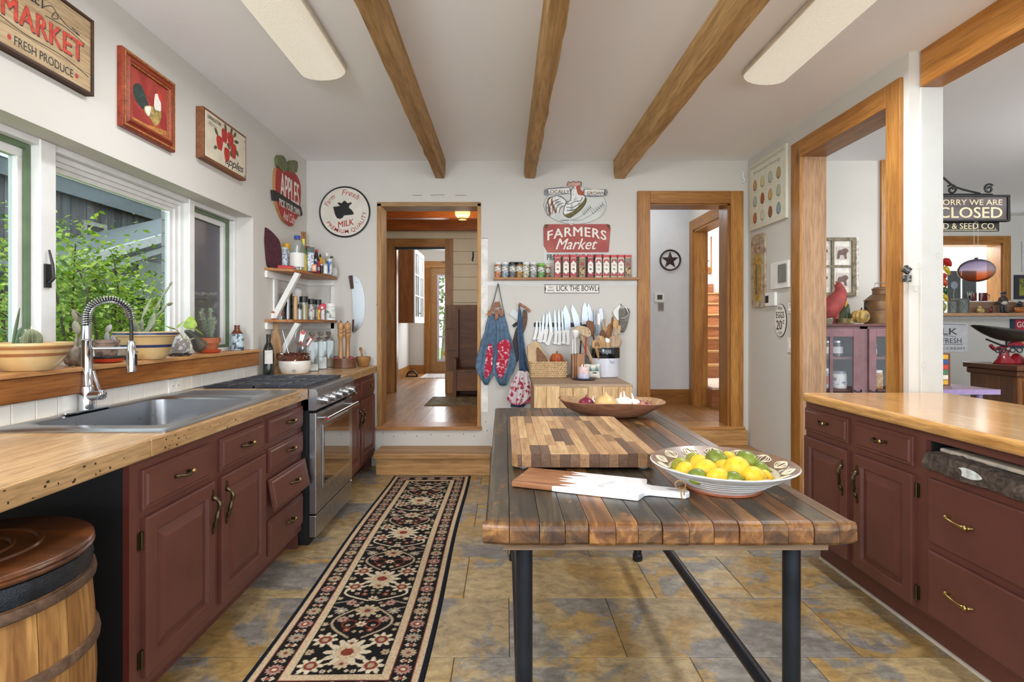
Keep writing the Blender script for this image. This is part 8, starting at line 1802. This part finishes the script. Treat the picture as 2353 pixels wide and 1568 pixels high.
for k,(px,w_,dx) in enumerate(((2192,30,0),(2227,32,0))):
    x_,y_,_ = a7(px,7.56); e = thing('slate_panel',('dark slate panel with chalk flower in the far opening','dark slate panel with chalk tulip beside the glass ball')[k],'panel',(x_,y_,OZ0+.001)); h_ = .66
    B().box(-w_/2*7.5/F,w_/2*7.5/F,-.006,.006,0,h_).build('slate',plain('slate_grey',(84,90,90),.6,var=.08),e,bevel=.002); p_ = BW(0,0,-.0065)
    if k == 0: B().prism(p_,ell(.0,.46,.05,.052,16),0,.001).build('chalk_flower',plain('chalk_blue',(150,158,172),.9),e); B().prism(p_,stroke(curve([(0,.41),(-.01,.3),(.02,.22),(.05,.26)],4,False),.005),0,.001).build('chalk_stem',plain('chalk',(196,200,196),.9),e)
    else:
        for a in (-.5,0,.5): B().prism(p_,curve([(0,.24),(.035*math.sin(a)-.015,.30),(.07*math.sin(a),.37),(.035*math.sin(a)+.015,.30)],3),0,.001).build('chalk_petal',plain('chalk',(196,200,196),.9),e)
        for a in range(4): B().prism(p_,stroke([(-.04+a*.02,.08),(-.03+a*.02,.15)],.004),0,.001).build('chalk_blade',plain('chalk',(196,200,196),.9),e)
ri = thing('pepper_string','hanging string of colourful ceramic peppers next to the white post','pepper string',(0,0,0),world=True); yR = 7.3
B().tube([P(2166,560,yR),P(2167,715,yR)],.004,5).build('cord',plain('grey_cord',(110,112,108),.9),ri)
for (px,py),(qx,qy),c,r in (((2168,596),(2186,612),(196,40,34),.055),((2170,612),(2183,632),(214,184,40),.035),((2168,628),(2172,642),(206,70,60),.035),((2168,640),(2174,660),(214,80,40),.035),((2168,660),(2175,678),(52,92,50),.038),((2168,676),(2178,694),(214,180,36),.032),((2166,696),(2170,716),(150,160,80),.04),((2163,600),(2160,620),(160,40,40),.045),((2162,650),(2158,670),(196,140,40),.04)):
    a,d = Vector(P(px,py,yR-.03)),Vector(P(qx,qy,yR-.04)); B().tube([a,a.lerp(d,.3),a.lerp(d,.7),d],[r*.5,r,r*.75,r*.15],10).build('pepper',plain('pep_%d_%d_%d' % c,c,.2,coat=.5),ri,smooth=True)
B().cyl((P(2166,560,yR)[0],7.30,P(0,560,yR)[2]),(P(2166,560,yR)[0],7.475,P(0,560,yR)[2]),.005,n=6).build('hook',M_iron,ri)
fp = thing('landscape_picture','small dark framed landscape on the far wall','picture',(7.1,7.49,1.9),world=True); q0,q1 = bp(2332,688,7.48),bp(2372,632,7.48); p_ = BW(0,0,7.499)
shape(p_,[(q0[0],q0[1]),(q1[0],q0[1]),(q1[0],q1[1]),(q0[0],q1[1])],0,.02,'frame',plain('frame_dark',(48,50,62),.4),fp); shape(p_,[(q0[0]+.06,q0[1]+.05),(q1[0]-.05,q0[1]+.05),(q1[0]-.05,q1[1]-.05),(q0[0]+.06,q1[1]-.05)],.02,.022,'print',spots('meadow',(150,150,60),(70,90,50),14,.5,.5,.1),fp)
fp = thing('pale_print','pale framed print high on the far wall at the picture edge','picture',(7.2,7.49,2.3),world=True); q0,q1 = bp(2349,625,7.48),bp(2400,555,7.48)
shape(p_,[(q0[0],q0[1]),(q1[0],q0[1]),(q1[0],q1[1]),(q0[0],q1[1])],0,.02,'frame',plain('pale_frame',(206,206,206),.5),fp); shape(p_,[(q0[0]+.03,q0[1]+.03),(q1[0]-.03,q0[1]+.03),(q1[0]-.03,q1[1]-.03),(q0[0]+.03,q1[1]-.03)],.02,.021,'print',M_whitep,fp)
mk2 = thing('milk_plaque','white tin milk and cream plaque on the far wall below the ledge','plaque',(6.2,7.49,1.15),world=True); q0,q1 = bp(2118,809,7.48),bp(2225,742,7.48)
shape(p_,rrect(q0[0],q1[0],q0[1],q1[1],.03),0,.01,'plate',plain('enamel_white',(222,224,228),.3,var=.03),mk2); um = (q0[0]+q1[0])/2; M_ink = plain('ink_grey',(70,72,78),.6)
letter(p_,'MILK',um-.03,q0[1]+.24,.42,.085,M_ink,mk2,.011,.02); letter(p_,'FRESH',um+.10,q0[1]+.12,.27,.07,M_ink,mk2,.011,.005); letter(p_,'PURE CREAM',um+.05,q0[1]+.03,.45,.035,M_ink,mk2,.011,.0)
for a in ([(q0[0]+.02,q1[1]-.03),(um,q1[1]-.02),(q1[0]-.02,q1[1]-.03)],[(um-.06,q0[1]+.105),(um+.25,q0[1]+.105)],[(um-.04,q0[1]+.215),(um+.02,q0[1]+.225),(um+.16,q0[1]+.205)]): shape(p_,stroke(curve(a,5,False),.006),.01,.0115,'border_line',M_ink,mk2)
pp = thing('red_poster','red and blue framed advert on the far wall at the picture edge','poster',(7.1,7.49,1.2),world=True); q0,q1 = bp(2323,800,7.48),bp(2385,731,7.48)
shape(p_,[(q0[0],q0[1]),(q1[0],q0[1]),(q1[0],q1[1]),(q0[0],q1[1])],0,.03,'frame',plain('poster_blue',(40,60,82),.4),pp); shape(p_,[(q0[0]+.05,q0[1]+.03),(q1[0]-.03,q0[1]+.03),(q1[0]-.03,q1[1]-.02),(q0[0]+.05,q1[1]-.02)],.03,.032,'print',plain('poster_red',(186,34,66),.5),pp); letter(p_,'GO',q0[0]+.14,q1[1]-.13,.14,.08,M_whitep,pp,.033,.02); shape(p_,ell(q0[0]+.2,q0[1]+.15,.09,.11,20),.032,.0335,'portrait_oval',plain('oval_tan',(206,150,96),.6),pp)
# --- dresser with scale
ds = thing('pine_dresser','dark varnished pine dresser with cornice in the dining room','dresser',(5.5,5.5,0),world=True); M_dk = wood('varnished_pine',(96,56,26),(140,88,44),'Z',1,.35,.5)
B().box(4.95,6.2,5.23,5.76,0,.80).build('body',M_dk,ds); B().box(4.925,6.22,5.205,5.785,.80,.86).build('cornice',wood('cornice_wood',(84,48,26),(118,72,42),'Y',1,.35,.1),ds,bevel=.012); B().box(4.90,6.24,5.18,5.80,.86,.91).build('top',wood('dresser_top',(92,56,36),(124,80,54),'Y',1,.3,.1),ds,bevel=.006)
for i in range(2): B().box(5.0+i*.6,5.56+i*.6,5.215,5.23,.2,.76).build('door',wood('dresser_front',(176,134,104),(206,168,136),'Z',1,.4,.2),ds,bevel=.004)
sc_ = thing('kitchen_scale','antique red cast iron scale with long black pan on the dresser','scale',(5.05,5.48,.9105)); M_rs = plain('scale_red',(128,24,34),.2,coat=.4)
B().lathe([(.10,0),(.11,.01),(.07,.05),(.045,.09),(.05,.14),(.0,.15)],20,None,1,.7).build('base',M_rs,sc_,smooth=True); B().lathe([(.12,0),(.13,.01),(.08,.05),(.03,.10),(.0,.11)],20,T(.14,.02,0),1,.7).build('base',M_rs,sc_,smooth=True)
B().tube(curve([(-.14,0,.19),(-.10,0,.15),(-.05,0,.16),(.0,0,.17),(.08,0,.20),(.18,0,.24),(.26,0,.23)],4,False),.018,8).build('beam',M_rs,sc_,smooth=True); B().tube([(-.2,-.02,.25),(-.05,-.02,.19),(.03,-.02,.18)],.009,6).build('lever',M_iron,sc_,smooth=True)
for dx in (-.1,-.04,.05,.12): B().tube([(dx+.028*math.cos(a),-.04,.14+.022*math.sin(a)) for a in np.linspace(0,2*PI,13)[:-1]],.006,6,closed=True).build('scroll',M_iron,sc_,smooth=True)
nx,ny = 20,10; vs = []; fs = []
for i in range(nx+1):
    t = i/nx*2-1; hw = .15*math.sqrt(max(0,1-t*t))+.001
    for j in range(ny+1): s_ = j/ny*2-1; vs.append((.02+.345*t,hw*s_,.345-.09*t*1.0*.55-.115*(1-t*t)*(1-s_*s_)+.0*abs(s_)))
for i in range(nx):
    for j in range(ny): a = i*(ny+1)+j; fs.append((a,a+1,a+ny+2,a+ny+1))
B().add(vs,fs).build('pan',plain('pan_black',(58,56,52),.35,metal=.4),sc_,smooth=True,solid=.006); B().cyl((.03,0,.17),(.03,0,.235),.014,n=8).build('pan_post',M_iron,sc_)
e = thing('yellow_bird','yellow ceramic chick on the dresser by the scale','figurine',(5.22,5.36,.9105)); B().tube(curve([(-.03,0,.02),(-.01,0,.06),(.02,0,.10),(.03,0,.14)],4,False),[.03,.04,.045,.047,.048,.046,.043,.04,.036,.03,.025,.018,.006],12).build('body',plain('chick_yellow',(220,190,60),.4),e,smooth=True); B().box(-.03,.03,-.02,.02,0,.03).build('base',plain('chick_base',(110,66,50),.5),e,bevel=.005); B().prism(BW(.03,.09,-.03),curve([(-.02,-.04),(.03,-.03),(.04,.05),(.01,.06)],3),0,.006).build('wing',plain('wing_cream',(232,216,150),.4),e)
e = thing('stone_figure','pale carved stone dog figure on the dresser at the picture edge','figurine',(5.46,5.40,.9105)); M_st = plain('carved_stone',(186,176,156),.7,var=.12,vs=20)
B().tube([(0,0,0),(0,0,.1),(0,0,.2),(.0,0,.25)],[.07,.06,.05,.04],12).build('body',M_st,e,smooth=True); B().ball((0,-.02,.28),(.06,.055,.05),14,10).build('head',M_st,e,smooth=True)
for s_ in (-1,1): B().ball((s_*.05,-.01,.30),(.018,.02,.035),8,6).build('ear',M_st,e,smooth=True); B().ball((s_*.02,-.07,.285),.007,6,5).build('eye',M_black,e)
e = thing('red_book','red covered book lying on the dresser','book',(5.30,5.24,.9105)); B().box(-.06,.11,-.04,.06,0,.012).box(-.06,.11,-.04,.06,.048,.06).build('cover',plain('book_red',(150,28,54),.5),e,bevel=.003); B().box(-.055,.10,-.035,.058,.012,.048).build('pages',M_whitep,e)
e = thing('blue_cup','blue and white patterned cup on the dresser','cup',(5.36,5.44,.9105)); B().lathe([(.03,0),(.04,.01),(.045,.09),(.041,.09),(.035,.015)],18).build('cup',spots('delft',(222,224,230),(70,74,120),30,.52,.3,.04),e,smooth=True); B().tube(curve([(.044,0,.075),(.07,0,.07),(.065,0,.035),(.04,0,.025)],3,False),.005,6).build('handle',M_white,e,smooth=True)
# --- purple table with signboard
pt = thing('purple_table','lavender painted side table seen over the peninsula','table',(3.9,4.75,0),world=True); M_lav = plain('lavender',(168,144,190),.5,var=.06); 
B().box(3.55,4.185,4.585,5.05,.728,.755).build('top',plain('lavender_top',(132,104,124),.4,var=.06),pt); B().box(3.55,4.187,4.575,4.585,.715,.757).build('front_edge',M_lav,pt)
for x_ in (3.62,4.06):
    for y_ in (4.64,4.99): B().cyl((x_+.03,y_,0),(x_,y_,.727),.022,.024,8).build('leg',M_lav,pt)
sb = thing('letter_board','colourful painted letter board standing on the lavender table','sign board',(3.93,4.92,.756)); B().box(-.25,.105,-.012,.012,0,.29).build('board',plain('board_brown',(110,62,40),.6),sb); p_ = BW(0,0,-.0125); cl_s = ((206,60,48),(224,176,50),(70,130,90),(54,84,140),(228,222,206))
for i in range(6):
    for j in range(4): shape(p_,[(-.24+j*.083,.008+i*.046),(-.165+j*.083,.008+i*.046),(-.165+j*.083,.048+i*.046),(-.24+j*.083,.048+i*.046)],0,.002,'painted_block',plain('blk%d' % ((i*3+j*2) % 5),cl_s[(i*3+j*2) % 5],.6),sb)
# --- stickers on the post
e = thing('folded_card','pair of folded photo cards stuck on the casing edge','card',(2.25,2.99,1.5),world=True)
for (px,py),r_ in (((2086,620),.15),((2086,640),.75)): x_,_,z_ = P(px,py,2.99); shape(BW(x_,z_,2.992),[(.026*math.cos(r_+k*PI/2),.026*math.sin(r_+k*PI/2)) for k in range(4)],-.016,.003+r_*.003,'card',spots('card_print',(52,50,50),(130,130,124),60,.55),e)
# --- hall and mudroom furniture
uc = thing('wall_cabinet','hanging pine cabinet with white glazed doors in the far hall room','cabinet',(-1.6,9.1,1.34),world=True)
B().box(-1.845,-1.45,8.6,9.62,1.34,2.53).build('body',wood('cabinet_pine',(156,92,44),(192,128,72),'Z',.8,.4,.15),uc)
for y0 in (8.6,9.11):
    d = B().box(-1.45,-1.43,y0+.005,y0+.06,1.34,2.53).box(-1.45,-1.43,y0+.45,y0+.505,1.34,2.53).box(-1.45,-1.43,y0+.06,y0+.45,1.34,1.44).box(-1.45,-1.43,y0+.06,y0+.45,2.46,2.53).box(-1.448,-1.432,y0+.245,y0+.265,1.44,2.46).box(-1.448,-1.432,y0+.06,y0+.45,1.77,1.79).box(-1.448,-1.432,y0+.06,y0+.45,2.11,2.13).build('door',M_white,uc); B().box(-1.449,-1.446,y0+.06,y0+.45,1.44,2.46).build('pane',plain('cab_pane',(150,156,160),.08),d)
B().cyl((-1.43,9.1,1.5),(-1.415,9.1,1.5),.012,n=8).build('knob',M_iron,uc)
se = thing('hall_settle','dark wooden high backed settle bench in the hall','settle',(-.3,7.2,LV),world=True); M_se = wood('settle_oak',(104,66,36),(146,98,60),'Z',1,.45,.2)
B().box(-.80,.25,7.42,7.45,LV+.3,1.58).build('back_panel',M_se,se); B().box(-.62,.25,7.36,7.419,LV,1.53).build('back_rest',wood('settle_dark',(96,58,32),(134,86,50),'X',1,.45,.1),se); B().box(-.66,-.621,6.92,7.42,LV,LV+.5).box(-.66,-.621,7.25,7.42,LV+.5,1.52).build('end_board',M_se,se); B().box(.21,.25,6.92,7.36,LV,LV+.5).build('end_board',M_se,se)
B().box(-.62,.21,6.93,7.355,.70,.73).build('seat',M_se,se); B().box(-.62,.21,6.95,6.97,LV+.09,.699).build('front_board',wood('settle_front',(124,76,42),(164,108,66),'X',1,.45,.1),se)
for z_ in (.95,1.25): B().box(-.80,-.665,7.40,7.419,z_,z_+.012).build('batten',M_se,se)
B().box(-.79,-.67,7.43,7.449,LV,LV+.3).build('pale_leg',M_pineZ,se)
def rugflat(name,label,x0,x1,y0,y1,zz_,m_,m2): 
    e = thing(name,label,'rug',((x0+x1)/2,(y0+y1)/2,zz_),world=True); B().box(x0,x1,y0,y1,zz_,zz_+.008).build('pile',m_,e); B().box(x0+.06,x1-.06,y0+.06,y1-.06,zz_+.008,zz_+.010).build('field',m2,e)
rugflat('hall_rug','muted tan and grey rug in front of the settle',-.93,.6,6.25,7.0,LV+.001,plain('rug_tan',(128,110,84),.95,var=.1,vs=40),spots('rug_field',(146,128,100),(104,92,74),14,.5)); rugflat('door_mat','pale striped mat by the far glass door',-1.5,-.85,9.5,10.35,LV+.001,plain('mat_pale',(196,186,180),.95),spots('mat_field',(186,176,170),(150,136,134),20,.5))
e = thing('door_stop','small black iron door stop on the far room floor','door stop',(-1.68,9.8,LV+.0006)); B().tube([(-.09*math.cos(t),0,.09*math.sin(t)+.01) for t in np.linspace(0,PI,12)],.016,8).build('arch',M_iron,e,smooth=True); B().box(-.11,.11,-.03,.03,0,.02).build('base',M_iron,e)
e = thing('coat_hook','black iron coat hook on the shiplap wall','hook',(-.44,7.54,2.25),world=True); x_,_,z_ = P(1087,590,7.53); B().tube(curve([(x_,7.543,z_+.06),(x_,7.50,z_+.05),(x_,7.51,z_),(x_-.01,7.49,z_-.05),(x_,7.53,z_-.06)],4,False),.008,6).build('hook',M_iron,e,smooth=True); B().box(x_-.01,x_+.01,7.536,7.544,z_-.03,z_+.07).build('plate',M_iron,e)
lp_ = thing('ceiling_lamp','glowing jelly jar ceiling lamp with brass base in the hall','ceiling lamp',(0,0,0),world=True); x_,y_,z_ = P(1063,490,6.0)
gm,nt,bb_ = newmat('lamp_glass'); bb_.inputs['Base Color'].default_value = lin((250,226,170)); bb_.inputs['Emission Color'].default_value = lin((255,214,140)); bb_.inputs['Emission Strength'].default_value = .9
vo = N(nt,'ShaderNodeTexVoronoi'); vo.inputs['Scale'].default_value = 40; nt.links.new(coords(nt,rnd=False),vo.inputs['Vector']); bump(nt,bb_,vo.outputs['Distance'],.8,.01)
B().ball((x_,y_,z_),(.085,.085,.068),20,12).build('globe',gm,lp_,smooth=True); B().lathe([(.05,-.075),(.055,-.066),(.05,-.055)],20,T(x_,y_,z_)).build('lower_ring',M_brass,lp_,smooth=True); B().lathe([(.06,.055),(.065,.06),(.06,.075),(.02,.09),(.02,2.848-z_)],16,T(x_,y_,z_)).build('stem',M_brass,lp_,smooth=True)
light('hall_lamp','POINT',(x_,y_,z_-.16),(0,0,0),8,(1,.86,.66),shadow_soft_size=.08)
# glass door daylight, then added fill lights without fixtures in the rooms beyond
light('mudroom_daylight','AREA',(-1.08,10.44,1.5),(math.radians(90),0,math.radians(180)),16,(.9,.95,1),shape='RECTANGLE',size=.5,size_y=1.6)
light('mudroom_fill','POINT',(-1.0,9.0,2.6),(0,0,0),14,(.95,.97,1),shadow_soft_size=.15)  # added fill, no lamp modelled in the mudroom
light('corridor_fill','POINT',(1.62,5.9,2.6),(0,0,0),3.5,(.92,.96,1),shadow_soft_size=.12)  # added to brighten the corridor, no fixture
light('stairwell_fill','POINT',(2.9,7.6,2.6),(0,0,0),40,(1,.98,.95),shadow_soft_size=.15)  # added to brighten the stairs, no fixture
light('dining_fill','POINT',(5.0,3.2,2.5),(0,0,0),60,(1,.97,.93),shadow_soft_size=.2)  # unseen fill added for the dining room
light('far_room_fill','POINT',(6.3,8.4,2.5),(0,0,0),25,(1,.97,.93),shadow_soft_size=.15)  # unseen fill added behind the far opening
